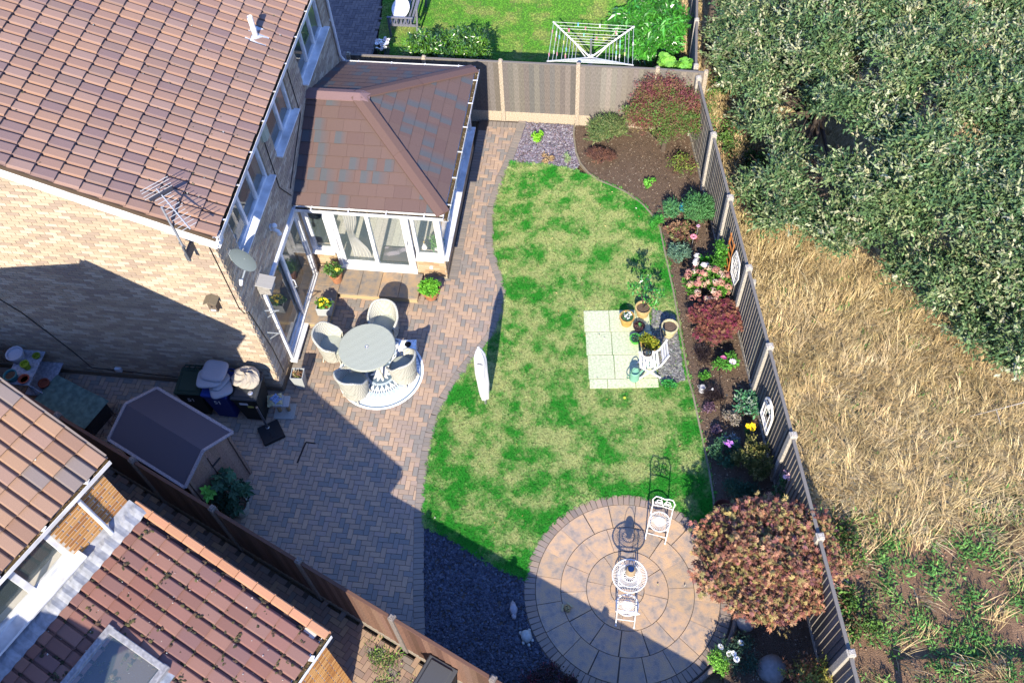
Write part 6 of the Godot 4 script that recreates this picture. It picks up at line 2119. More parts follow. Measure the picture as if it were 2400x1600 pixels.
	# white folding chair, facing the lawn
	t = thing("folding_chair", "white wooden folding chair on the edge of the paved square", "chair", V(6.96, 0.03, -1.62), 0.12)
	for i in 6:
		b = MB.new(); b.box(V(-0.19 + i * 0.068, 0.44, 0), V(0.05, 0.016, 0.40), Basis(), 0.003); obj("seat_slat", b, M.paint, t)
	for s in [-0.19, 0.19]:
		b = MB.new(); b.bar(V(-0.22, 0.0, s), V(0.20, 0.50, s), 0.022, 0.035); b.bar(V(0.20, 0.50, s), V(0.32, 0.86, s), 0.022, 0.035); obj("leg", b, M.paint, t)
		b = MB.new(); b.bar(V(0.24, 0.0, s * 0.9), V(-0.20, 0.43, s * 0.9), 0.022, 0.035); obj("leg", b, M.paint, t)
	for q in [[0.235, 0.60], [0.27, 0.70], [0.305, 0.81]]:
		b = MB.new(); b.bar(V(q[0], q[1], -0.19), V(q[0], q[1], 0.19), 0.016, 0.06, V(0.3, 1, 0)); obj("back_slat", b, M.paint, t)
	t = thing("iron_wreath", "small dark iron basket on the seat of the folding chair", "basket", V(6.90, 0.485, -1.74))
	b = MB.new()
	for e in 3:
		var p := []
		for k in 13: p.append(V(cos(TAU * k / 12) * 0.09, 0.02 + e * 0.03, sin(TAU * k / 12) * 0.075))
		b.tube(p, [0.008], 5)
	b.tube([V(-0.09, 0.05, 0), V(-0.05, 0.15, 0.02), V(0.05, 0.15, 0.02), V(0.09, 0.05, 0)], [0.007], 5)
	obj("wires", b, M.black, t)
	leafy(t, "foliage", [[V(0.03, 0.05, 0), V(0.06, 0.03, 0.05)]], 16, leaf_cluster(6, 0.03, 0.03, 0.015, 67), M.leaf, [Color(0.03, 0.07, 0.07), Color(0.05, 0.1, 0.1)])
	# watering cans
	for q in [["mint green metal watering can on the paved square", V(6.68, 0.03, -1.42), Color(0.20, 0.45, 0.33), 1.0, 0.55], ["small pale watering can ornament lying in the soil border", V(8.06, 0.0, -1.27), Color(0.55, 0.56, 0.60), 0.62, -0.4]]:
		t = thing("watering_can", q[0], "watering can", q[1], q[4])
		t.scale = Vector3.ONE * q[3]
		b = MB.new(); b.col = q[2]
		b.lathe([Vector2(0, 0), Vector2(0.105, 0), Vector2(0.10, 0.24), Vector2(0.085, 0.26), Vector2(0.08, 0.25), Vector2(0.085, 0.22), Vector2(0, 0.2)], 24)
		obj("body", b, M.tint, t)
		b = MB.new(); b.col = q[2]
		b.tube([V(0.09, 0.06, 0), V(0.2, 0.18, 0), V(0.3, 0.33, 0)], [0.022, 0.017, 0.014], 8); b.tube([V(0.29, 0.32, 0), V(0.33, 0.36, 0)], [0.015, 0.045], 12)
		obj("spout", b, M.tint, t)
		b = MB.new(); b.col = q[2] * 0.6
		var p := []
		for k in 10: p.append(V(-0.08 - 0.10 * sin(PI * k / 9.0), 0.05 + 0.22 * k / 9.0, 0))
		b.tube(p, [0.010], 6)
		p = []
		for k in 10: p.append(V(cos(PI * k / 9.0) * 0.09, 0.25 + sin(PI * k / 9.0) * 0.12, 0))
		b.tube(p, [0.010], 6)
		obj("handle", b, M.tint, t)
	# bistro set on the round patio
	t = thing("bistro_table", "round white wire bistro table at the centre of round patio", "table", V(6.76, 0.012, 3.02))
	b = MB.new()
	for r in [0.295, 0.20, 0.11]:
		var p := []
		for k in 37: p.append(V(cos(TAU * k / 36) * r, 0.70, sin(TAU * k / 36) * r))
		b.tube(p, [0.013 if r > 0.25 else 0.006], 6)
	for k in 56:
		var a := TAU * k / 56
		b.tube([V(cos(a) * 0.10, 0.70, sin(a) * 0.10), V(cos(a) * 0.29, 0.70, sin(a) * 0.29)], [0.0042], 4, false)
	for k in 16:
		var a := TAU * k / 16
		b.tube([V(0, 0.698, 0), V(cos(a) * 0.11, 0.70, sin(a) * 0.11)], [0.006], 4, false)
	obj("table_top", b, M.paint, t)
	for s in [-1.0, 1.0]:
		b = MB.new(); b.tube([V(0.17 * s, 0.69, -0.19), V(0.17 * s, 0.0, 0.23)], [0.011], 6); b.ball(V(0.17 * s, 0.01, 0.23), V(0.02, 0.014, 0.02), 8, 5); obj("leg", b, M.paint, t)
		b = MB.new(); b.tube([V(0.14 * s, 0.69, 0.19), V(0.14 * s, 0.0, -0.23)], [0.011], 6); b.ball(V(0.14 * s, 0.01, -0.23), V(0.02, 0.014, 0.02), 8, 5); obj("leg", b, M.paint, t)
	b = MB.new()
	for z in [-0.18, 0.18]: b.tube([V(-0.22, 0.68, z), V(0.22, 0.68, z)], [0.009], 5)
	b.tube([V(-0.17, 0.12, 0.155), V(0.17, 0.12, 0.155)], [0.008], 5); b.tube([V(-0.14, 0.12, -0.155), V(0.14, 0.12, -0.155)], [0.008], 5)
	obj("brace", b, M.paint, t)
	t = thing("solar_lantern", "round tan lantern with a dark blue solar top on the bistro table", "lantern", V(6.77, 0.725, 2.98))
	b = MB.new(); b.col = Color(0.48, 0.36, 0.22)
	b.lathe([Vector2(0, 0), Vector2(0.055, 0), Vector2(0.088, 0.06), Vector2(0.09, 0.12), Vector2(0.075, 0.18), Vector2(0.05, 0.20)], 16)
	obj("shade", b, M.cloth, t)
	b = MB.new(); b.lathe([Vector2(0.052, 0.195), Vector2(0.055, 0.21), Vector2(0.05, 0.215)], 20)
	obj("cap_ring", b, M.black, t)
	b = MB.new(); b.col = Color(0.01, 0.025, 0.09); b.lathe([Vector2(0.05, 0.214), Vector2(0, 0.216)], 20)
	obj("solar_panel", b, mat(Color.WHITE, 0.15), t)
	b = MB.new()
	var hp := []
	for k in 11: hp.append(V(cos(PI * k / 10) * 0.10, 0.10 + sin(PI * k / 10) * 0.27, -0.01))
	b.tube(hp, [0.005], 5)
	obj("handle", b, M.black, t)
	var c := bistro_chair("white wire bistro chair with scroll back standing alone at the patio rim")
	c.position = V(7.26, 0.012, 1.86); c.rotation.y = -0.17
	dup(c, V(6.76, 0.012, 3.45), PI - 0.02, "white wire bistro chair tucked against the wire table")
	# ornaments
	t = thing("wooden_bug", "small straw coloured bee ornament lying on the round patio", "ornament", V(5.73, 0.014, 3.49), 0.5)
	b = MB.new(); b.col = Color(0.42, 0.31, 0.13); b.ball(V(0, 0.04, 0), V(0.055, 0.04, 0.075), 12, 8); obj("body", b, M.tint, t)
	b = MB.new(); b.col = Color(0.06, 0.045, 0.03)
	for z in [-0.03, 0.0, 0.03]: b.tube([V(-0.052, 0.045, z), V(0, 0.083, z), V(0.052, 0.045, z)], [0.007], 5)
	obj("stripe", b, M.tint, t)
	b = MB.new(); b.col = Color(0.5, 0.4, 0.22); b.box(V(0.07, 0.02, -0.05), V(0.035, 0.012, 0.13), Basis(Vector3.UP, 0.5)); b.box(V(-0.07, 0.02, -0.05), V(0.035, 0.012, 0.13), Basis(Vector3.UP, -0.5)); obj("wing", b, M.tint, t)
	t = thing("stone_hedgehog", "rough pale stone animal figure lying in the shaded slate", "ornament", V(4.78, 0.0, 3.60), 0.2)
	b = MB.new(); b.col = Color(0.36, 0.34, 0.36); b.ball(V(0, 0.05, 0), V(0.07, 0.06, 0.13), 12, 8, 0.2, 5); b.ball(V(0.0, 0.05, 0.14), V(0.045, 0.045, 0.05), 8, 6, 0.2, 2); obj("figure", b, M.slab, t)
	t = thing("stone_tortoise", "pale stone tortoise ornament on slate near the round patio", "ornament", V(5.06, 0.0, 4.05), 0.4)
	b = MB.new(); b.col = Color(0.40, 0.43, 0.41); b.ball(V(0, 0.05, 0), V(0.10, 0.06, 0.12), 14, 8, 0.08, 4); obj("shell", b, M.slab, t)
	b = MB.new(); b.col = Color(0.40, 0.43, 0.41)
	for q in [[0.08, 0.09], [-0.08, 0.09], [0.08, -0.09], [-0.08, -0.09], [0, 0.15]]: b.ball(V(q[0], 0.025, q[1]), V(0.03, 0.025, 0.035), 8, 5)
	obj("limb", b, M.slab, t)
	t = thing("tennis_ball", "yellow green ball on the lawn below the paved square", "ball", V(6.51, 0.03, -0.94))
	b = MB.new(); b.col = Color(0.5, 0.6, 0.06); b.ball(Vector3.ZERO, V(0.033, 0.033, 0.033), 12, 8); obj("felt_ball", b, M.cloth, t)
	# a few fallen leaves on lawn and patio
	var sb := SB.new()
	for i in 70:
		var q := Vector2(rng.randf_range(2.9, 8), rng.randf_range(-7, 3))
		if rng.randf() < 0.25: q = Vector2(rng.randf_range(-0.3, 3.0), rng.randf_range(-2.8, 3))
		sb.add(Transform3D(Basis.from_euler(V(rng.randf_range(-0.4, 0.4), rng.randf() * TAU, rng.randf_range(-0.4, 0.4))), V(q.x, 0.03, q.y)), jit(pick([Color(0.5, 0.36, 0.1), Color(0.42, 0.28, 0.12), Color(0.6, 0.5, 0.22), Color(0.65, 0.62, 0.55)]), 0.2))
	tag(scatter("fallen_leaves", leaf_cluster(1, 0.0, 0.05, 0.03, 8), M.leaf, sb), "small dry leaves scattered over lawn and patio", "leaves")

func bush(called: String, label: String, cat: String, at: Vector3, r: Vector3, n: int, per: int, m: Mesh, ma: Material, cols: Array, size := 0.42, upright := false, yc := -1.0, scale := 1.0) -> Node3D:
	var t := thing(called, label, cat, at)
	var o := V(0, r.y * 0.75 if yc < 0 else yc, 0)
	var cl := heap(o, r, n, size)
	var ends := []
	for i in mini(n, 7): ends.append(cl[i][0])
	stems(t, "stems", ends, clampf(r.x * 0.03, 0.006, 0.03), M.bark)
	leafy(t, "foliage", cl, per, m, ma, cols, 0.3, scale, upright)
	return t

func make_border() -> void:
	var b: MB
	var red := [Color(0.17, 0.055, 0.05), Color(0.24, 0.09, 0.065), Color(0.12, 0.035, 0.04), Color(0.30, 0.15, 0.08), Color(0.20, 0.075, 0.08)]
	# big bush in the far corner, red above and green below
	var t := bush("berberis_bush", "big rounded bush with dark red and green leaves in the fence corner", "shrub", V(7.08, 0, -8.18), V(1.05, 0.88, 0.82), 44, 78, leaf_cluster(14, 0.09, 0.045, 0.022, 101), M.leaf, [Color(0.075, 0.15, 0.03), Color(0.10, 0.19, 0.04), Color(0.14, 0.13, 0.05), Color(0.15, 0.07, 0.05)], 0.38, false, 0.80)
	leafy(t, "red_foliage", heap(V(-0.2, 1.05, -0.14), V(0.98, 0.82, 0.68), 32, 0.38), 62, leaf_cluster(14, 0.09, 0.045, 0.022, 102), M.leaf, [Color(0.17, 0.05, 0.06), Color(0.12, 0.035, 0.04), Color(0.2, 0.08, 0.06), Color(0.16, 0.13, 0.05)], 0.4)
	b = MB.new(); b.tube([V(0, -0.05, 0.1), V(0.02, 0.4, 0.05), V(0.0, 0.8, 0)], [0.07, 0.06, 0.04], 9); obj("trunk", b, M.bark, t)
	bush("rosemary_bush", "feathery grey green shrub against the back fence", "shrub", V(5.70, 0, -8.2), V(0.46, 0.42, 0.40), 14, 60, spray(3, 0.2, 0.014, 103), M.leaf, [Color(0.09, 0.15, 0.045), Color(0.13, 0.19, 0.06), Color(0.07, 0.12, 0.04), Color(0.17, 0.19, 0.08)], 0.4, true)
	bush("heather_clump", "low brown heather clump below the feathery shrub", "shrub", V(5.62, 0, -7.5), V(0.40, 0.16, 0.28), 10, 50, spray(3, 0.12, 0.010, 104), M.leaf, [Color(0.13, 0.06, 0.045), Color(0.17, 0.085, 0.055), Color(0.10, 0.05, 0.04)], 0.45, true)
	bush("thin_shrub", "sparse twiggy shrub with yellow green leaves in bare soil", "shrub", V(7.50, 0, -7.4), V(0.42, 0.25, 0.36), 10, 14, leaf_cluster(7, 0.06, 0.045, 0.025, 105), M.leaf, [Color(0.12, 0.2, 0.03), Color(0.2, 0.25, 0.05), Color(0.10, 0.05, 0.035), Color(0.08, 0.14, 0.03)], 0.4)
	bush("green_sprout", "small bright green seedling in bare soil", "plant", V(6.79, 0, -6.9), V(0.13, 0.1, 0.12), 4, 8, leaf_cluster(5, 0.04, 0.07, 0.04, 106), M.leaf, [Color(0.09, 0.32, 0.03), Color(0.13, 0.38, 0.05)])
	bush("lime_plant", "bright lime green plant in the purple slate bed", "plant", V(4.0, 0, -8.2), V(0.15, 0.12, 0.17), 6, 14, leaf_cluster(7, 0.05, 0.06, 0.03, 107), M.leaf, [Color(0.14, 0.38, 0.02), Color(0.2, 0.44, 0.03)])
	bush("dried_plant", "dry buff seed heads lying in the purple slate bed", "plant", V(4.25, 0, -7.5), V(0.2, 0.06, 0.15), 5, 14, leaf_cluster(7, 0.05, 0.04, 0.02, 108), M.leaf, [Color(0.42, 0.3, 0.15), Color(0.3, 0.2, 0.1)])
	bush("grey_plant", "pale sage tuft at the kerb of the purple slate bed", "plant", V(4.72, 0, -7.55), V(0.13, 0.08, 0.12), 4, 14, leaf_cluster(7, 0.04, 0.04, 0.015, 109), M.leaf, [Color(0.2, 0.3, 0.13), Color(0.25, 0.33, 0.17)])
	bush("lavender_bush", "upright green rosemary bush touching the meadow fence", "shrub", V(7.93, 0, -5.88), V(0.42, 0.36, 0.28), 16, 40, spray(3, 0.22, 0.016, 110), M.leaf, [Color(0.05, 0.17, 0.05), Color(0.08, 0.22, 0.07), Color(0.04, 0.12, 0.04)], 0.4, true)
	t = thing("blue_pot", "glazed bright blue ball half hidden by the upright rosemary", "ornament", V(7.60, 0, -6.12))
	b = MB.new(); b.col = Color(0.03, 0.30, 0.42); b.ball(V(0, 0.12, 0), V(0.11, 0.12, 0.11), 16, 10); obj("ball", b, mat(Color.WHITE, 0.2), t)
	bush("spurge", "blue green leafy perennial at the bend of the lawn edge", "plant", V(7.28, 0, -5.95), V(0.22, 0.22, 0.24), 9, 26, spray(2, 0.14, 0.018, 111), M.leaf, [Color(0.05, 0.17, 0.06), Color(0.07, 0.20, 0.07)], 0.45, true)
	bush("edge_grass", "spiky bright green grass tuft on the lawn corner", "plant", V(7.02, 0, -5.6), V(0.14, 0.08, 0.16), 4, 14, tuft(9, 0.16, 0.012, 0.7, 112), M.leaf, [Color(0.04, 0.26, 0.03), Color(0.06, 0.3, 0.04)])
	bush("heuchera", "bronze and green heuchera clump between bluish perennial and roses", "plant", V(7.55, 0, -5.4), V(0.38, 0.13, 0.30), 10, 22, leaf_cluster(8, 0.06, 0.06, 0.045, 113), M.leaf, [Color(0.17, 0.085, 0.05), Color(0.13, 0.15, 0.05), Color(0.23, 0.14, 0.08), Color(0.11, 0.05, 0.04)])
	bush("sea_holly", "silver blue cut leaved plant on the lawn side of hydrangea", "plant", V(7.56, 0, -4.66), V(0.30, 0.22, 0.27), 9, 20, leaf_cluster(9, 0.07, 0.08, 0.02, 114), M.leaf, [Color(0.08, 0.17, 0.11), Color(0.12, 0.21, 0.14), Color(0.06, 0.12, 0.08)])
	for q in [["pink metal flower on a garden stake", V(7.80, 0, -4.98), Color(0.72, 0.22, 0.28), 0.07], ["small mauve metal flower on a thin garden stake", V(7.9, 0, -5.3), Color(0.4, 0.25, 0.35), 0.04], ["tall dark rod stake with a little bird top", V(8.44, 0, -0.75), Color(0.05, 0.05, 0.05), 0.02]]:
		t = thing("garden_stake", q[0], "ornament", q[1])
		b = MB.new(); b.col = Color(0.25, 0.26, 0.27) if q[3] > 0.03 else Color(0.02, 0.02, 0.02); b.tube([V(0, 0, 0), V(0, 0.42 if q[3] > 0.03 else 0.75, 0)], [0.008], 5); obj("stake", b, M.tint, t)
		b = MB.new()
		for k in 8:
			var a := TAU * k / 8
			b.col = q[2] * (1.0 if k % 2 else 1.4)
			b.ball(V(cos(a) * q[3] * 0.7, 0.44 if q[3] > 0.03 else 0.75, sin(a) * q[3] * 0.7), V(q[3] * 0.5, 0.02, q[3] * 0.5), 7, 4)
		obj("flower_head", b, M.tint, t)
	# hydrangea: green leaves and dusty pink heads
	t = bush("hydrangea", "hydrangea with dusty pink and cream flower heads below the trellis", "shrub", V(8.1, 0, -3.78), V(0.52, 0.40, 0.50), 16, 16, leaf_cluster(7, 0.07, 0.10, 0.06, 115), M.leaf, [Color(0.06, 0.20, 0.02), Color(0.10, 0.27, 0.03), Color(0.05, 0.14, 0.02)], 0.4)
	var hd := MB.new()
	for i in 46:
		var d := V(rng.randfn(), absf(rng.randfn()) * 0.9, rng.randfn()).normalized()
		var s := d.cross(V(rng.randfn(), rng.randfn(), rng.randfn())).normalized() * 0.24
		var e := d.cross(s).normalized() * 0.24
		var k := rng.randf_range(0.7, 1.15)
		hd.col = Color(k, k, k)
		hd.quad(d - s, d - e, d + s, d + e)
	var s := SB.new()
	for i in 64:
		var d := V(rng.randfn(), absf(rng.randfn()) * 0.9 + 0.15, rng.randfn()).normalized()
		var f := rng.randf_range(0.055, 0.085)
		s.add(Transform3D(Basis(Vector3.UP, rng.randf() * TAU).scaled(V(f, f * 0.8, f)), V(0.02, 0.3, 0.05) + d * V(0.56, 0.46, 0.52) * rng.randf_range(0.75, 1.0)), jit(pick([Color(0.40, 0.20, 0.15), Color(0.44, 0.28, 0.19), Color(0.34, 0.14, 0.12), Color(0.46, 0.33, 0.26)]), 0.15))
	for i in 6:
		var f := 0.07
		s.add(Transform3D(Basis().scaled(V(f, f, f)), V(rng.randf_range(-0.3, 0.3), 0.62, rng.randf_range(-0.65, -0.2))), Color(0.66, 0.64, 0.62))
	scatter("flower_heads", hd.mesh(), M.leaf, s, t, false)
	bush("leafy_seedling", "fresh green broad leaved stems rising out of the hydrangea back", "plant", V(8.14, 0, -4.45), V(0.16, 0.3, 0.14), 4, 8, leaf_cluster(5, 0.06, 0.11, 0.06, 116), M.leaf, [Color(0.08, 0.30, 0.02), Color(0.05, 0.22, 0.02)])
	bush("climber", "leafy green climber on the orange ladder trellis", "climber", V(8.36, 0, -4.25), V(0.14, 0.62, 0.34), 12, 20, leaf_cluster(7, 0.06, 0.055, 0.04, 117), M.leaf, [Color(0.06, 0.22, 0.025), Color(0.09, 0.28, 0.03), Color(0.04, 0.14, 0.02)], 0.4, false, 0.62)
	# ornaments on the fence
	var D := V(0.1818, 0, 0.9833); var O := V(-0.9833, 0, 0.1818)
	var F := func(d, y, o): return V(7.72, 0, -8.7) + D * d + V(0, y, 0) + O * (0.055 + o)
	t = thing("ladder_trellis", "orange wooden ladder trellis fixed to the dark fence", "trellis", F.call(4.7, 0, 0))
	b = MB.new(); b.col = Color(0.46, 0.19, 0.06)
	for d in [4.50, 4.80]: b.bar(F.call(d, 0.1, 0.02), F.call(d + 0.0, 1.45, 0.02), 0.03, 0.03)
	obj("upright", b, M.tint, t, true)
	for i in 6:
		b = MB.new(); b.col = Color(0.46, 0.19, 0.06); b.bar(F.call(4.48, 0.25 + i * 0.23, 0.025), F.call(4.82, 0.25 + i * 0.23, 0.025), 0.025, 0.025); obj("rung", b, M.tint, t, true)
	t = thing("lattice_panel", "white hexagonal fretwork panel hung on the dark fence", "wall ornament", F.call(5.18, 1.15, 0))
	var hx := [[5.02, 1.50], [5.36, 1.50], [5.48, 1.15], [5.36, 0.80], [5.02, 0.80], [4.90, 1.15]]
	b = MB.new()
	for i in 6: b.bar(F.call(hx[i][0], hx[i][1], 0.03), F.call(hx[(i + 1) % 6][0], hx[(i + 1) % 6][1], 0.03), 0.02, 0.024)
	obj("frame", b, M.paint, t, true)
	b = MB.new()
	for i in 6:
		b.bar(F.call(lerpf(5.19, hx[i][0], 0.8), lerpf(1.15, hx[i][1], 0.8), 0.03), F.call(lerpf(5.19, hx[(i + 1) % 6][0], 0.8), lerpf(1.15, hx[(i + 1) % 6][1], 0.8), 0.03), 0.010, 0.014)
		b.bar(F.call(5.19, 1.15, 0.03), F.call(hx[i][0], hx[i][1], 0.03), 0.008, 0.012)
	for y in [0.95, 1.06, 1.24, 1.35]: b.bar(F.call(5.0, y, 0.03), F.call(5.38, y, 0.03), 0.007, 0.010)
	for d in [5.09, 5.19, 5.29]: b.bar(F.call(d, 0.84, 0.031), F.call(d, 1.46, 0.031), 0.007, 0.010)
	obj("fretwork", b, M.paint, t, true)
	t = thing("arched_mirror", "white arched window mirror hung on the dark fence", "mirror", F.call(8.48, 0.85, 0))
	var arcp := []
	for i in 13: arcp.append([8.48 + cos(PI * i / 12.0) * 0.24, 0.98 + sin(PI * i / 12.0) * 0.26])
	arcp.append([8.24, 0.50]); arcp.append([8.72, 0.50])
	b = MB.new()
	for i in arcp.size(): b.bar(F.call(arcp[i][0], arcp[i][1], 0.035), F.call(arcp[(i + 1) % arcp.size()][0], arcp[(i + 1) % arcp.size()][1], 0.035), 0.036, 0.036)
	obj("frame", b, M.paint, t, true)
	b = MB.new()
	b.bar(F.call(8.36, 0.52, 0.04), F.call(8.36, 1.05, 0.04), 0.016, 0.02); b.bar(F.call(8.60, 0.52, 0.04), F.call(8.60, 1.05, 0.04), 0.016, 0.02)
	b.bar(F.call(8.26, 0.62, 0.04), F.call(8.70, 0.62, 0.04), 0.016, 0.02); b.bar(F.call(8.26, 1.02, 0.04), F.call(8.70, 1.02, 0.04), 0.016, 0.02)
	b.ball(F.call(8.48, 1.13, 0.035), V(0.07, 0.07, 0.05), 10, 6)
	obj("glazing_bar", b, M.paint, t, true)
	b = MB.new()
	for i in arcp.size() - 1: b._face([F.call(8.48, 0.8, 0.02), F.call(arcp[i][0], arcp[i][1], 0.02), F.call(arcp[i + 1][0], arcp[i + 1][1], 0.02)], O)
	b._face([F.call(8.48, 0.8, 0.02), F.call(8.24, 0.5, 0.02), F.call(8.72, 0.5, 0.02)], O)
	var mir := mat(Color(0.5, 0.5, 0.5), 0.05); mir.metallic = 1.0
	obj("mirror_glass", b, mir, t, true)
	# red maples
	t = thing("dwarf_maple", "low dark red cut leaved maple spreading between hydrangea and peony", "tree", V(8.42, 0, -2.75))
	var cl := heap(V(-0.08, 0.36, -0.05), V(0.56, 0.30, 0.60), 18, 0.40)
	stems(t, "branches", cl.slice(0, 9).map(func(e): return e[0]), 0.02, M.bark)
	leafy(t, "crown", cl, 42, palm_leaf(3, 0.06, 0.065, 0.014, 118, 7), M.leaf, [Color(0.16, 0.055, 0.045), Color(0.21, 0.085, 0.055), Color(0.12, 0.035, 0.04), Color(0.24, 0.12, 0.07), Color(0.18, 0.03, 0.06)], 0.3)
	t = thing("red_maple", "large round maple with bronze red leaves spilling over patio and fence", "tree", V(9.2, 0, 2.9))
	b = MB.new(); b.tube([V(0, -0.05, 0.1), V(-0.03, 0.3, 0.0), V(-0.05, 0.7, -0.1)], [0.09, 0.075, 0.05], 10); obj("trunk", b, M.bark, t)
	cl = heap(V(-0.12, 1.05, -0.28), V(1.30, 0.85, 1.18), 78, 0.24)
	stems(t, "branches", cl.slice(0, 26).map(func(e): return e[0]), 0.03, M.bark, V(-0.03, 0.45, 0))
	leafy(t, "crown", cl, 74, palm_leaf(3, 0.09, 0.075, 0.02, 119, 7), M.leaf, [Color(0.25, 0.105, 0.065), Color(0.32, 0.16, 0.095), Color(0.18, 0.07, 0.05), Color(0.36, 0.21, 0.115), Color(0.29, 0.23, 0.09), Color(0.25, 0.105, 0.09), Color(0.18, 0.16, 0.06)], 0.3)
	bush("evergreen_shrub", "tall dark evergreen at the foot of the garden shading the soil", "shrub", V(9.35, 0, 6.25), V(0.75, 0.95, 0.55), 22, 40, leaf_cluster(14, 0.12, 0.08, 0.035, 139), M.leaf, [Color(0.03, 0.08, 0.03), Color(0.045, 0.11, 0.04)], 0.42, false, 1.45)
	# between the maples
	t = bush("peony", "green peony with one pink and one white bloom", "plant", V(8.50, 0, -1.85), V(0.24, 0.22, 0.24), 8, 18, leaf_cluster(8, 0.06, 0.08, 0.035, 120), M.leaf, [Color(0.06, 0.22, 0.03), Color(0.10, 0.28, 0.04)])
	blooms(t, "pink_bloom", V(-0.06, 0.37, -0.02), V(0.01, 0.01, 0.01), 3, 0.055, [Color(0.65, 0.16, 0.33)], 9)
	blooms(t, "white_bloom", V(0.13, 0.35, 0.06), V(0.01, 0.01, 0.01), 3, 0.06, [Color(0.72, 0.62, 0.62)], 9)
	bush("black_grass", "tuft of near black grass beside the dwarf maple", "plant", V(8.04, 0, -2.08), V(0.14, 0.08, 0.14), 4, 12, tuft(12, 0.2, 0.010, 0.9, 121), M.leaf, [Color(0.025, 0.017, 0.02), Color(0.04, 0.028, 0.03)])
	bush("black_grass", "tuft of near black grass next to the small watering can", "plant", V(8.29, 0, -1.1), V(0.14, 0.08, 0.14), 4, 12, tuft(12, 0.2, 0.010, 0.9, 122), M.leaf, [Color(0.025, 0.017, 0.02), Color(0.04, 0.028, 0.03)])
	bush("green_clump", "small bright green clump above the small watering can", "plant", V(8.08, 0, -1.55), V(0.12, 0.1, 0.12), 5, 14, leaf_cluster(8, 0.04, 0.04, 0.02, 123), M.leaf, [Color(0.06, 0.22, 0.02), Color(0.09, 0.28, 0.03)])
	bush("hellebore", "blue green leafy perennial at the foot of the arched mirror", "plant", V(8.93, 0, -0.9), V(0.30, 0.20, 0.26), 9, 16, leaf_cluster(8, 0.07, 0.09, 0.04, 124), M.leaf, [Color(0.05, 0.17, 0.08), Color(0.08, 0.22, 0.10), Color(0.16, 0.22, 0.18)])
	bush("purple_heuchera", "dark purple leaved clump by the lawn edging", "plant", V(8.18, 0, -0.80), V(0.15, 0.07, 0.13), 5, 14, leaf_cluster(8, 0.05, 0.045, 0.035, 125), M.leaf, [Color(0.09, 0.05, 0.075), Color(0.14, 0.09, 0.12)])
	bush("purple_heuchera", "second dark purple clump further along the lawn edging", "plant", V(8.28, 0, -0.42), V(0.14, 0.07, 0.13), 5, 14, leaf_cluster(8, 0.05, 0.045, 0.035, 126), M.leaf, [Color(0.09, 0.055, 0.085), Color(0.16, 0.11, 0.15)])
	bush("faded_plant", "faded grey brown seed heads beside the blue green perennial", "plant", V(8.62, 0, -0.62), V(0.24, 0.12, 0.18), 7, 16, leaf_cluster(8, 0.06, 0.05, 0.02, 127), M.leaf, [Color(0.26, 0.22, 0.17), Color(0.34, 0.30, 0.25), Color(0.18, 0.17, 0.13)])
	t = bush("yellow_lily", "bright yellow lily bloom in the shade of the fence", "plant", V(8.93, 0, -0.26), V(0.1, 0.2, 0.1), 3, 6, leaf_cluster(6, 0.05, 0.08, 0.015, 128), M.leaf, [Color(0.04, 0.12, 0.02)])
	blooms(t, "bloom", V(0, 0.45, 0), V(0.07, 0.02, 0.05), 5, 0.06, [Color(0.75, 0.5, 0.01)], 6)
	bush("silver_leaf", "silvery leaved plant in the dark soil before the purple flowers", "plant", V(8.58, 0, -0.18), V(0.2, 0.08, 0.1), 5, 10, leaf_cluster(7, 0.05, 0.07, 0.025, 129), M.leaf, [Color(0.26, 0.32, 0.34), Color(0.18, 0.24, 0.25)])
	t = bush("phlox", "dark leafy clump with small purple flowers", "plant", V(8.46, 0, 0.22), V(0.32, 0.30, 0.30), 11, 24, leaf_cluster(9, 0.06, 0.055, 0.022, 130), M.leaf, [Color(0.035, 0.10, 0.05), Color(0.05, 0.13, 0.06)])
	blooms(t, "flowers", V(0.06, 0.42, -0.08), V(0.12, 0.1, 0.12), 11, 0.032, [Color(0.40, 0.14, 0.52), Color(0.46, 0.2, 0.56)], 5)
	bush("golden_conifer", "bushy yellow green evergreen between purple flowers and fence", "shrub", V(8.98, 0, 0.42), V(0.40, 0.38, 0.38), 14, 40, spray(3, 0.12, 0.018, 131), M.leaf, [Color(0.12, 0.13, 0.03), Color(0.17, 0.17, 0.045), Color(0.08, 0.10, 0.025), Color(0.3, 0.27, 0.1)], 0.42, true)
	bush("dark_shrub", "dark blue green low shrub in front of the large maple", "shrub", V(8.75, 0, 0.95), V(0.40, 0.22, 0.26), 10, 30, leaf_cluster(10, 0.06, 0.05, 0.018, 132), M.leaf, [Color(0.03, 0.08, 0.045), Color(0.045, 0.10, 0.05)])
	t = bush("climbing_rose", "climbing rose with pale pink flowers against the fence", "rose", V(9.45, 0, 0.95), V(0.2, 0.5, 0.3), 8, 12, leaf_cluster(8, 0.06, 0.05, 0.03, 133), M.leaf, [Color(0.03, 0.10, 0.03), Color(0.05, 0.14, 0.04)])
	blooms(t, "flowers", V(0.05, 0.95, 0.0), V(0.1, 0.12, 0.12), 6, 0.045, [Color(0.7, 0.42, 0.45)], 8)
	# foot of the garden
	t = bush("daisy_clump", "dark foliage with white daisies beside the round patio edging", "plant", V(8.66, 0, 4.0), V(0.36, 0.28, 0.36), 11, 26, leaf_cluster(10, 0.06, 0.05, 0.014, 134), M.leaf, [Color(0.025, 0.065, 0.045), Color(0.035, 0.085, 0.05)])
	blooms(t, "flowers", V(-0.05, 0.36, 0.0), V(0.28, 0.08, 0.28), 5, 0.055, [Color(0.78, 0.78, 0.76)], 12)
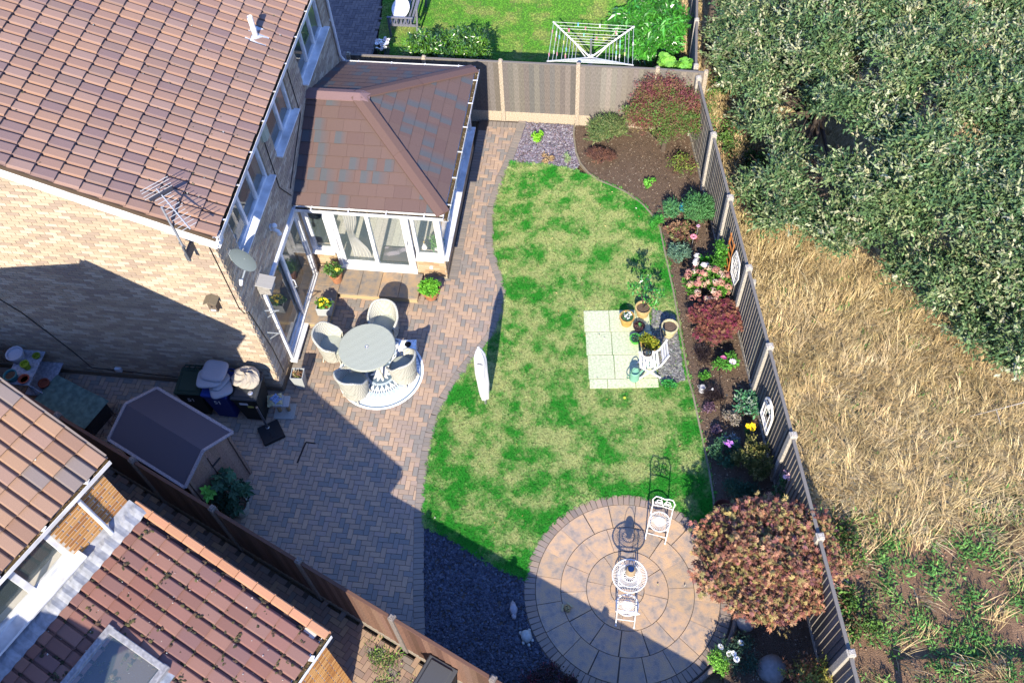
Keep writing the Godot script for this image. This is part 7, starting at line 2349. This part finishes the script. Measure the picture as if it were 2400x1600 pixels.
	bush("sunlit_herb", "sunlit bright green herb at the rim of the round patio", "plant", V(8.30, 0, 4.18), V(0.20, 0.22, 0.24), 9, 16, leaf_cluster(8, 0.06, 0.06, 0.02, 135), M.leaf, [Color(0.11, 0.30, 0.03), Color(0.15, 0.36, 0.05)])
	bush("spirea", "upright shoots with red stems and yellow green tips", "shrub", V(9.68, 0, 4.4), V(0.42, 0.42, 0.30), 12, 14, spray(2, 0.26, 0.02, 136, 12, 0.25), M.leaf, [Color(0.24, 0.22, 0.05), Color(0.30, 0.12, 0.05), Color(0.16, 0.2, 0.04)], 0.4, true)
	for q in [["smooth grey boulder in the shaded soil at the garden foot", V(9.26, 0, 4.15), V(0.26, 0.16, 0.24)], ["pale rounded boulder under the large red maple", V(8.84, 0, 3.40), V(0.16, 0.12, 0.16)]]:
		t = thing("boulder", q[0], "stone", q[1])
		b = MB.new(); b.col = Color(0.30, 0.29, 0.28); b.ball(V(0, 0.05, 0), q[2], 16, 10, 0.08, 7); obj("stone", b, M.slab, t)
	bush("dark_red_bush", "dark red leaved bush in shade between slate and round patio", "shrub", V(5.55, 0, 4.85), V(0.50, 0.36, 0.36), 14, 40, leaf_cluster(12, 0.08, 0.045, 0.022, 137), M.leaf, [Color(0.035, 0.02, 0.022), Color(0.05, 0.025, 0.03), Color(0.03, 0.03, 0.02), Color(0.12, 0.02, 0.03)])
	bush("edge_weeds", "green weeds at the lower corner of the slate strip", "plant", V(7.35, 0.0, -1.30), V(0.24, 0.06, 0.12), 6, 14, leaf_cluster(7, 0.05, 0.06, 0.02, 138), M.leaf, [Color(0.03, 0.22, 0.05), Color(0.05, 0.28, 0.05)])
	t = thing("rusty_bowl", "rusty round fire bowl half hidden under the large maple", "bowl", V(8.46, 0, 1.35))
	b = MB.new(); b.col = Color(0.12, 0.04, 0.03); b.lathe([Vector2(0, 0.02), Vector2(0.14, 0.04), Vector2(0.2, 0.16), Vector2(0.185, 0.16), Vector2(0.13, 0.07), Vector2(0, 0.05)], 22); obj("bowl", b, M.tint, t)

func make_next_garden() -> void:
	var b: MB
	var lp := poly([-0.55, -9.0, 7.6, -9.0, 7.6, -17, -1.6, -17, -0.95, -12.9])
	var gc := func(q: Vector2):
		var a: float = nz.get_noise_2d(q.x * 0.9 + 70, q.y * 0.9) + 0.4 * nz.get_noise_2d(q.x * 4, q.y * 4 + 30)
		return Color(0.11, 0.31, 0.035).lerp(Color(0.27, 0.34, 0.09), smoothstep(-0.2, 0.5, a))
	var lawn := struct("lawn", sheet(lp, -0.004, 0.2, func(q): return gc.call(q) * 0.8), mat(Color.WHITE, 1.0, T.speck, 2.0))
	turf(lawn, "grass", lp, 42000, func(q): return jit(gc.call(q), 0.2), 0.035, 15)
	b = MB.new(); b.prism(poly([6.0, -9.0, 7.6, -9.0, 7.6, -13, 6.3, -12.4, 5.9, -10.6]), -0.05, 0.0)
	struct("soil_bed", b, M.drysoil)
	var pp := poly([-0.6, -9.0, -1.0, -12.9, -1.65, -17, -9, -17, -9, -7.9, -0.6, -7.9])
	b = MB.new(); b.prism(pp, -0.11, -0.012)
	var path := struct("block_paved_path", b, M.joint)
	var tones := [Color(0.22, 0.17, 0.16), Color(0.18, 0.14, 0.135), Color(0.25, 0.19, 0.17)]
	var pieces := []
	for j in range(-170, -84):
		for i in range(-60, -6):
			var k := posmod(i - j, 4)
			if k != 0 and k != 3: continue
			var m := Vector2(i * 0.1 + (0.1 if k == 0 else 0.05), j * 0.1 + (0.05 if k == 0 else 0.1))
			if Geometry2D.is_point_in_polygon(m, pp) and seen(V(m.x, 0, m.y), 1.05):
				pieces.append([Transform3D(Basis(Vector3.UP, 0.0 if k == 0 else PI / 2), V(m.x, rng.randf_range(-0.003, 0.002), m.y)), rng.randi() % 3])
	lay(path, "paver", "pavers", block, pieces, tones, M.paver, 120)
	# bench with a white tray on it
	var t := thing("slatted_bench", "grey slatted garden bench at the edge of the next lawn", "bench", V(-0.1, 0, -12.5))
	var gm := mat(Color(0.22, 0.23, 0.28), 0.7, T.grain, 2.0)
	for i in 7:
		b = MB.new(); b.box(V(-0.35 + i * 0.095, 0.43, -0.05), V(0.06, 0.02, 1.35), Basis(), 0.004); obj("seat_slat", b, gm, t)
	for i in 12:
		b = MB.new(); b.bar(V(0.30, 0.46, 0.58 - i * 0.115), V(0.45, 0.92, 0.58 - i * 0.115), 0.045, 0.02, V(1, 0, 0)); obj("back_slat", b, gm, t)
	b = MB.new(); b.bar(V(0.45, 0.93, 0.64), V(0.45, 0.93, -0.75), 0.05, 0.05); obj("top_rail", b, gm, t)
	for z in [0.63, -0.73]:
		b = MB.new(); b.box(V(-0.05, 0.64, z), V(0.72, 0.03, 0.07), Basis(), 0.006); obj("armrest", b, gm, t)
		b = MB.new(); b.bar(V(-0.38, 0, z), V(-0.38, 0.63, z), 0.05); obj("leg", b, gm, t)
		b = MB.new(); b.bar(V(0.36, 0, z), V(0.45, 0.93, z), 0.05); obj("leg", b, gm, t)
		b = MB.new(); b.bar(V(-0.38, 0.40, z), V(0.36, 0.40, z), 0.03, 0.06); obj("side_rail", b, gm, t)
		for i in 5:
			b = MB.new(); b.bar(V(-0.28 + i * 0.13, 0.42, z), V(-0.28 + i * 0.13, 0.63, z), 0.02, 0.03); obj("side_slat", b, gm, t)
	t = thing("white_chair_shell", "white oval plastic chair shell standing on the grey bench", "chair", V(-0.22, 0.45, -12.35))
	b = MB.new()
	b.xf = Transform3D(Basis(Vector3.RIGHT, 0.35), V(0, 0.12, 0))
	b.lathe([Vector2(0.0, 0.0), Vector2(0.26, 0.01), Vector2(0.29, 0.04), Vector2(0.28, 0.05), Vector2(0.24, 0.03), Vector2(0.0, 0.025)], 28, Vector3.ZERO, 0.85, 1.15)
	obj("shell", b, M.white, t)
	b = MB.new(); b.col = Color(0.05, 0.05, 0.06)
	for x in [-0.06, 0.02, 0.09]: b.bar(V(x, 0.19, -0.16), V(x + 0.04, 0.125, 0.05), 0.012, 0.012)
	obj("slot", b, M.tint, t)
	t = thing("flower_trough", "dark wooden trough of white flowers beside the paved path", "planter", V(-0.55, 0, -10.95))
	b = MB.new(); b.col = Color(0.08, 0.085, 0.1); taper(b, Vector3.ZERO, 0.3, 0.55, 0.36, 0.6, 0.35, 0.05); obj("trough", b, M.tint, t)
	leafy(t, "foliage", [[V(0.05, 0.38, 0), V(0.2, 0.12, 0.3)]], 40, leaf_cluster(8, 0.06, 0.06, 0.025, 141), M.leaf, [Color(0.08, 0.14, 0.05), Color(0.2, 0.15, 0.09)])
	blooms(t, "flowers", V(0.1, 0.45, 0.0), V(0.22, 0.1, 0.32), 34, 0.05, [Color(0.75, 0.74, 0.70), Color(0.62, 0.52, 0.48)])
	t = thing("green_pot", "emerald green pot next to the white flower trough", "flower pot", V(-0.28, 0, -10.5))
	pot(t, "pot", 0.13, 0.19, 0.28, M.tint, Color(0.01, 0.28, 0.09))
	bush("laurel_bush", "glossy dark green bush behind the weathered back fence", "shrub", V(1.5, 0, -10.2), V(1.15, 0.95, 0.75), 34, 46, leaf_cluster(10, 0.10, 0.11, 0.035, 142, 1.0), M.gloss, [Color(0.05, 0.15, 0.015), Color(0.085, 0.21, 0.02), Color(0.03, 0.09, 0.02)], 0.35)
	bush("rhododendron", "tall glossy leaved green shrub by the side fence of the next garden", "shrub", V(6.5, 0, -11.6), V(0.95, 1.0, 0.95), 30, 34, leaf_cluster(11, 0.14, 0.17, 0.055, 143, 0.3, 0.3, 0.35), M.gloss, [Color(0.035, 0.19, 0.02), Color(0.06, 0.25, 0.03), Color(0.025, 0.12, 0.02)], 0.33)
	for q in [["broad leaved green plant showing over the fence beside the shrub", V(6.95, 0, -9.45)], ["broad leaved green plant squeezed against the fence corner", V(7.38, 0, -9.35)]]:
		t = thing("rhubarb_plant", q[0], "plant", q[1])
		stems(t, "stems", [V(-0.1, 1.3, 0), V(0.12, 1.4, -0.1), V(0, 1.5, 0.08)], 0.015, M.bark)
		leafy(t, "foliage", [[V(0, 1.5, -0.05), V(0.27, 0.2, 0.25)]], 26, palm_leaf(2, 0.05, 0.17, 0.12, 144, 7), M.leaf, [Color(0.11, 0.30, 0.03), Color(0.15, 0.36, 0.05)], 0.3)
	# rotary clothes airer
	t = thing("rotary_airer", "silver rotary clothes airer with pegs behind the back fence", "clothes airer", V(5.13, 0, -9.9))
	b = MB.new(); b.tube([V(0, 0, 0), V(0, 1.75, 0)], [0.024], 10); obj("mast", b, M.metal, t)
	b = MB.new(); b.tube([V(0, 1.16, 0), V(0, 1.26, 0)], [0.06, 0.07], 10); b.tube([V(0, 1.0, 0), V(0, 1.06, 0)], [0.05], 10); obj("hub", b, M.white, t)
	var ends := [V(-1.0, 1.66, -0.72), V(1.02, 1.66, -0.68), V(1.06, 1.66, 0.78), V(-1.0, 1.66, 0.78)]
	for e in ends:
		b = MB.new(); b.bar(V(0, 1.2, 0), e, 0.026, 0.03); obj("arm", b, M.white, t)
		b = MB.new(); b.bar(V(0, 1.03, 0), V(0, 1.2, 0).lerp(e, 0.45), 0.016, 0.02); obj("strut", b, M.white, t)
	var cord := MB.new(); cord.col = Color(0.7, 0.75, 0.72)
	for f in [0.98, 0.88, 0.80, 0.68, 0.60, 0.52, 0.44, 0.36]:
		for i in 4:
			cord.tube([V(0, 1.2, 0).lerp(ends[i], f) + V(0, 0.015, 0), V(0, 1.2, 0).lerp(ends[(i + 1) % 4], f) + V(0, 0.015, 0)], [0.006], 4, false)
	obj("line", cord, M.tint, t)
	for i in 30:
		b = MB.new(); b.col = pick([Color(0.7, 0.7, 0.7), Color(0.65, 0.2, 0.3), Color(0.15, 0.45, 0.7), Color(0.2, 0.6, 0.5), Color(0.7, 0.65, 0.2)])
		var f: float = pick([0.98, 0.88, 0.80, 0.68, 0.60])
		var k: int = pick([0, 0, 3, 3, 1])
		var p := V(0, 1.2, 0).lerp(ends[k], f).lerp(V(0, 1.2, 0).lerp(ends[(k + 1) % 4], f), rng.randf_range(0.1, 0.9))
		b.box(p - V(0, 0.02, 0), V(0.03, 0.09, 0.025)); obj("peg", b, M.tint, t)
	# trunk on the boundary
	t = thing("tree_trunk", "thick peeling orange brown tree trunk beside the boundary fence", "tree", V(8.15, 0, -11.2))
	b = MB.new()
	b.col = Color(1.5, 1.2, 1.0)
	b.tube([V(0.05, -0.1, 0.3), V(0, 0.6, 0), V(0.05, 2.2, -0.8), V(0.15, 4.2, -1.9)], [0.26, 0.2, 0.18, 0.16], 14)
	obj("trunk", b, M.bark, t)

func swath(n: int, len_: float, wid: float, sd: int) -> ArrayMesh: # straws lying over to +x
	var g := RandomNumberGenerator.new()
	g.seed = sd
	var b := MB.new()
	for i in n:
		var o := V(g.randfn() * 0.10, 0, g.randfn() * 0.10)
		var a := g.randfn() * 0.55
		var d := V(cos(a), 0, sin(a))
		var l := len_ * g.randf_range(0.5, 1.2)
		var t0 := g.randf_range(0.2, 1.0)
		var p1 := o + (Vector3.UP * cos(t0) + d * sin(t0)) * l * 0.5
		var p2 := p1 + (Vector3.UP * cos(t0 + 0.5) + d * sin(t0 + 0.5)) * l * 0.5
		var s := d.cross(Vector3.UP) * wid * 0.5
		var k := g.randf_range(0.65, 1.2)
		b.col = Color(k, k, k)
		b.quad(o - s, o + s, p1 + s, p1 - s); b.tri(p1 - s, p1 + s, p2)
	return b.mesh()

func make_field() -> void:
	var fx := func(z: float): return 7.72 + (z + 8.7) * 0.1849
	var bare := func(q: Vector2): return smoothstep(0.3, 2.1, q.y + 1.1 * nz.get_noise_2d(q.x * 0.8, q.y * 0.8) + (q.x - 11.0) * 0.25 + 0.5 * nz.get_noise_2d(q.x * 2.5 + 9, q.y * 2.5))
	var fp := poly([fx.call(-22.0) + 0.06, -22, 30, -22, 30, 12, fx.call(12.0) + 0.06, 12])
	var col := func(q: Vector2):
		var k := 1.0 + 0.35 * nz.get_noise_2d(q.x * 2, q.y * 2)
		return Color(0.17, 0.125, 0.06).lerp(Color(0.36, 0.225, 0.14), bare.call(q)) * Color(k, k, k)
	var field := struct("dry_meadow", sheet(fp, -0.03, 0.35, col), mat(Color.WHITE, 1.0, T.speck, 1.5, T.hgt, 3.0))
	var cols := [Color(0.60, 0.46, 0.235), Color(0.50, 0.38, 0.19), Color(0.72, 0.58, 0.34), Color(0.36, 0.27, 0.13), Color(0.56, 0.43, 0.22)]
	var grn := [Color(0.09, 0.22, 0.05), Color(0.06, 0.17, 0.04), Color(0.13, 0.27, 0.07)]
	var sb := SB.new()
	var wd := SB.new()
	var cl := SB.new()
	var lf := FastNoiseLite.new()
	lf.seed = 21; lf.frequency = 0.55
	var bright := func(q: Vector2):
		var k := 0.95 + 0.45 * nz.get_noise_2d(q.x * 1.3 + 90, q.y * 1.3) + 0.35 * nz.get_noise_2d(q.x * 5.0 + 20, q.y * 5.0)
		return Color(k, k, k)
	for i in 60000:
		var q := Vector2(rng.randf_range(7.6, 17.5), rng.randf_range(-15.5, 5.5))
		if q.x < fx.call(q.y) + 0.40 or not seen(V(q.x, 0, q.y), 1.08): continue
		var bb: float = bare.call(q)
		var gn := lf.get_noise_2d(q.x * 1.7 + 50, q.y * 1.7)
		if rng.randf() < bb * 0.985: 
			if rng.randf() < 0.34 and gn > -0.12:
				var s := rng.randf_range(0.6, 1.5)
				wd.add(Transform3D(Basis(Vector3.UP, rng.randf() * TAU).scaled(V(s, s, s)), V(q.x, 0.0, q.y)), jit(pick(grn), 0.3))
			elif rng.randf() < 0.12:
				cl.add(Transform3D(Basis.from_euler(V(rng.randf(), rng.randf() * TAU, 0)).scaled_local(Vector3.ONE * rng.randf_range(0.01, 0.03)), V(q.x, -0.02, q.y)), jit(Color(0.34, 0.22, 0.14), 0.3))
			continue
		if nz.get_noise_2d(q.x * 2.4 + 5, q.y * 2.4) < -0.22 and rng.randf() < 0.7: continue
		var ang := lf.get_noise_2d(q.x, q.y) * 5.0 + 0.8 + rng.randfn() * 1.0 + (PI if nz.get_noise_2d(q.x * 3.3, q.y * 3.3 + 70) > 0.1 else 0.0)
		var s := rng.randf_range(0.7, 1.35)
		if gn > 0.22 and rng.randf() < 0.6:
			wd.add(Transform3D(Basis(Vector3.UP, rng.randf() * TAU).scaled(V(s, s * 1.3, s)), V(q.x, 0.0, q.y)), jit(pick(grn), 0.3))
		else:
			sb.add(Transform3D(Basis(Vector3.UP, ang).scaled(V(s, s * rng.randf_range(0.6, 1.2), s)), V(q.x, 0.0, q.y)), jit(pick(cols), 0.2) * bright.call(q))
	tag(scatter("dry_grass", swath(15, 0.42, 0.010, 151), M.straw, sb), "long straw coloured grass lying in swirls over the meadow", "grass")
	tag(scatter("weeds", leaf_cluster(14, 0.11, 0.09, 0.022, 152, 0.9), M.leaf, wd), "low green weeds between straw and bare soil of the meadow", "weeds")
	var cb := MB.new(); cb.ball(Vector3.ZERO, V(1, 0.6, 1), 6, 4, 0.2, 2)
	tag(scatter("clods", cb.mesh(), M.tint, cl), "small clods of bare brown soil in the meadow", "soil")
	# undergrowth in the shade along the fence
	var t: Node3D
	for q in [["bramble patch in deep shade behind the fence corner", V(8.75, 0, -8.2), V(0.5, 0.35, 0.7)], ["leafy weeds between fence corner and tree trunk", V(8.45, 0, -9.9), V(0.4, 0.3, 0.6)], ["dark bramble clump under the low tree branches", V(9.3, 0, -7.4), V(0.4, 0.3, 0.5)], ["green weeds in the straw behind the large maple", V(10.6, 0, 1.9), V(0.4, 0.25, 0.5)], ["broad green weeds beside the spur post", V(10.75, 0, 3.1), V(0.35, 0.2, 0.6)]]:
		bush("bramble", q[0], "undergrowth", q[1], q[2], 10, 16, leaf_cluster(8, 0.09, 0.07, 0.045, 153), M.leaf, [Color(0.06, 0.14, 0.03), Color(0.10, 0.2, 0.04), Color(0.05, 0.09, 0.03), Color(0.14, 0.08, 0.05)])
	# the grey green trees
	var sprig := spray(4, 0.40, 0.034, 154, 9, 1.1)
	var labels := ["grey green tree leaning over the meadow beside the back fence", "grey green tree with pale bark at the top of the meadow", "broad grey green tree reaching out over the straw", "low grey green tree beyond the straw with a bare grey limb"]
	var roots := [V(10.6, 0, -8.6), V(13.6, 0, -10.6), V(12.4, 0, -6.6), V(14.6, 0, -5.4)]
	var pal := [Color(0.085, 0.15, 0.055), Color(0.06, 0.12, 0.045), Color(0.04, 0.085, 0.035), Color(0.13, 0.185, 0.075), Color(0.075, 0.14, 0.055), Color(0.18, 0.22, 0.105)]
	for k in 4:
		t = thing("meadow_tree", labels[k], "tree", roots[k])
		var c := []
		var a: Array = CL[k]
		for i in range(0, a.size(), 4):
			var r: float = a[i + 3]
			if rng.randf() < 0.10: continue
			c.append([V(a[i], a[i + 1], a[i + 2]) - roots[k], V(r * rng.randf_range(0.75, 1.2), r * rng.randf_range(0.4, 0.7), r * rng.randf_range(0.75, 1.2))])
		var b := MB.new()
		b.col = Color(1.6, 1.6, 1.6)
		b.tube([V(0, -0.1, 0), V(0.1, 0.7, -0.1), V(0.0, 1.6, 0.1), V(0.15, 2.4, 0.2)], [0.2, 0.16, 0.13, 0.08], 10)
		obj("trunk", b, M.bark, t)
		b = MB.new()
		b.col = Color(1.9, 1.8, 1.8)
		for e in c:
			var from := V(0.03, rng.randf_range(0.5, 1.6), 0.0)
			var to: Vector3 = e[0] + V(rng.randf_range(-0.2, 0.2), 0.1, rng.randf_range(-0.2, 0.2))
			var mid := from.lerp(to, 0.5) + V(rng.randf_range(-0.2, 0.2), 0.15, rng.randf_range(-0.2, 0.2))
			b.tube([from, mid, to], [0.06, 0.035, 0.012], 6)
			for j in 5:
				var f := mid.lerp(to, rng.randf_range(0.2, 1.0))
				b.tube([f, f + V(rng.randfn(), rng.randfn() * 0.5 + 0.3, rng.randfn()).normalized() * rng.randf_range(0.35, 0.75)], [0.012, 0.004], 4, false)
		obj("branches", b, M.bark, t)
		leafy(t, "crown", c, 66, sprig, M.leaf, pal, 0.1)
		leafy(t, "pale_leaves", c, 9, spray(3, 0.40, 0.036, 155, 9, 1.1), M.leaf, [Color(0.33, 0.34, 0.21), Color(0.26, 0.29, 0.16)], 0.75)
	# a rail fence below the picture throws the long shadow on the bare soil
	t = thing("rail_fence", "weathered wooden rail on posts in the bare meadow corner", "fence", V(12.5, 0, 5.6))
	var b2 := MB.new(); b2.col = Color(0.2, 0.16, 0.12)
	b2.tube([V(-1.2, 1.42, 0.15), V(0.5, 1.5, 0.0), V(2.5, 1.52, -0.1)], [0.055], 8)
	obj("rail", b2, M.wood, t)
	for x in [-1.1, 2.3]:
		b2 = MB.new(); b2.col = Color(0.2, 0.16, 0.12); b2.tube([V(x, -0.1, 0.1), V(x, 1.5, 0.1)], [0.06], 8); obj("post", b2, M.wood, t)
	t = thing("dead_branch", "fallen pale dead branch lying in the straw", "branch", V(13.75, 0, -1.3))
	b2 = MB.new(); b2.col = Color(0.45, 0.41, 0.36)
	b2.tube([V(-0.6, 0.3, 0.3), V(0.1, 0.35, 0.05), V(0.9, 0.38, -0.25)], [0.006, 0.010, 0.013], 6); b2.tube([V(-0.1, 0.33, 0.1), V(-0.05, 0.3, 0.45)], [0.012, 0.006], 5)
	obj("branch", b2, M.tint, t)

const CL := [
	[10.6,2.2,-8.3,0.5, 10.3,2.0,-7.9,0.42, 10.9,2.3,-8.9,0.45, 8.28,1.30,-10.80,0.32, 8.41,1.50,-9.75,0.36, 8.58,1.80,-10.82,0.40, 8.73,2.00,-9.61,0.42, 8.69,1.60,-8.89,0.34, 8.96,2.20,-8.55,0.42, 9.15,1.90,-8.06,0.34, 8.54,1.80,-11.49,0.40, 8.95,2.20,-10.07,0.45, 9.01,1.30,-7.87,0.34, 9.25,1.70,-7.18,0.36, 9.03,1.50,-6.44,0.36, 8.95,1.10,-5.92,0.32, 9.20,1.70,-5.61,0.36, 9.66,1.50,-5.10,0.36, 10.10,1.40,-4.75,0.36, 9.31,1.00,-5.16,0.30, 10.62,1.30,-4.42,0.34, 9.22,1.87,-12.02,0.49, 10.03,2.97,-10.73,0.52, 10.85,3.33,-9.83,0.61, 11.20,3.24,-10.45,0.69, 11.75,3.83,-9.21,0.67, 8.92,1.79,-11.06,0.47, 9.49,2.40,-10.37,0.54, 9.98,3.37,-8.99,0.56, 10.62,3.60,-9.04,0.52, 11.25,3.86,-8.54,0.57, 12.06,3.46,-9.16,0.61, 12.52,3.68,-8.58,0.50, 9.01,1.91,-9.94,0.64, 9.50,2.39,-9.13,0.68, 10.11,3.02,-8.85,0.67, 10.45,3.50,-8.22,0.57, 11.22,3.41,-8.22,0.57, 9.24,1.46,-9.86,0.57, 9.39,1.80,-8.98,0.59, 9.97,2.92,-7.94,0.64, 10.36,3.14,-7.82,0.54, 9.67,1.81,-6.30,0.49],
	[13.20,3.79,-9.94,0.57, 13.81,3.62,-9.65,0.50, 14.34,3.62,-9.97,0.62, 13.04,3.79,-8.90,0.68, 13.91,3.25,-9.43,0.60, 14.23,3.49,-9.12,0.65],
	[11.47,3.98,-7.18,0.62, 12.06,3.74,-7.64,0.66, 12.87,3.69,-8.22,0.51, 13.67,3.53,-7.99,0.69, 13.99,3.57,-7.85,0.65, 11.44,3.78,-6.57,0.60, 11.98,3.81,-6.90,0.70, 12.57,3.79,-7.14,0.66, 13.07,3.83,-6.69,0.63, 14.01,3.49,-7.41,0.66, 10.42,3.37,-6.19,0.62, 11.49,3.41,-6.55,0.55, 12.31,3.96,-5.85,0.58, 13.11,3.95,-5.88,0.64, 10.93,3.30,-5.85,0.58, 11.41,3.36,-5.64,0.59, 12.77,3.64,-5.74,0.61, 11.25,3.71,-4.50,0.51, 11.58,3.99,-4.46,0.50, 12.36,3.67,-4.46,0.48, 9.45,2.06,-5.30,0.49, 10.02,2.02,-5.25,0.56, 10.52,2.75,-4.83,0.61, 10.87,3.00,-4.26,0.66, 11.35,3.35,-4.35,0.57, 11.71,3.79,-3.70,0.66, 12.11,3.74,-3.64,0.55, 9.63,1.72,-4.94,0.57, 9.98,1.48,-4.87,0.46, 10.79,1.75,-4.86,0.60, 11.13,2.64,-4.36,0.54, 11.54,2.73,-4.28,0.69, 11.78,3.35,-3.73,0.69, 10.51,1.74,-4.35,0.51, 11.23,1.80,-4.35,0.58, 11.83,2.35,-3.95,0.59, 11.84,1.32,-3.72,0.36],
	[12.55,1.20,-3.22,0.34, 13.07,1.10,-2.61,0.34, 13.61,1.10,-2.06,0.36, 13.88,1.20,-1.77,0.36, 13.80,3.93,-6.12,0.52, 13.28,3.61,-5.31,0.65, 13.64,3.96,-5.06,0.69, 13.33,3.33,-5.15,0.55, 13.58,3.71,-4.97,0.61, 12.96,3.65,-4.03,0.61, 13.35,3.55,-4.22,0.49, 12.27,3.48,-3.21,0.64, 12.78,3.88,-3.28,0.57, 13.06,3.89,-3.09,0.58, 12.24,2.28,-3.60,0.61, 12.85,3.57,-2.82,0.62, 13.05,3.73,-2.47,0.59, 12.20,2.22,-3.12,0.63, 12.72,2.55,-2.82,0.65, 13.15,2.82,-2.81,0.48, 13.24,2.95,-2.41,0.51, 12.42,1.73,-2.90,0.36, 13.01,1.48,-2.97,0.48, 13.15,2.53,-2.51,0.50, 13.64,2.64,-2.12,0.67, 12.86,1.61,-2.16,0.36, 13.44,1.78,-2.20,0.47, 13.59,2.30,-1.68,0.55, 13.55,2.37,-1.15,0.48],
]
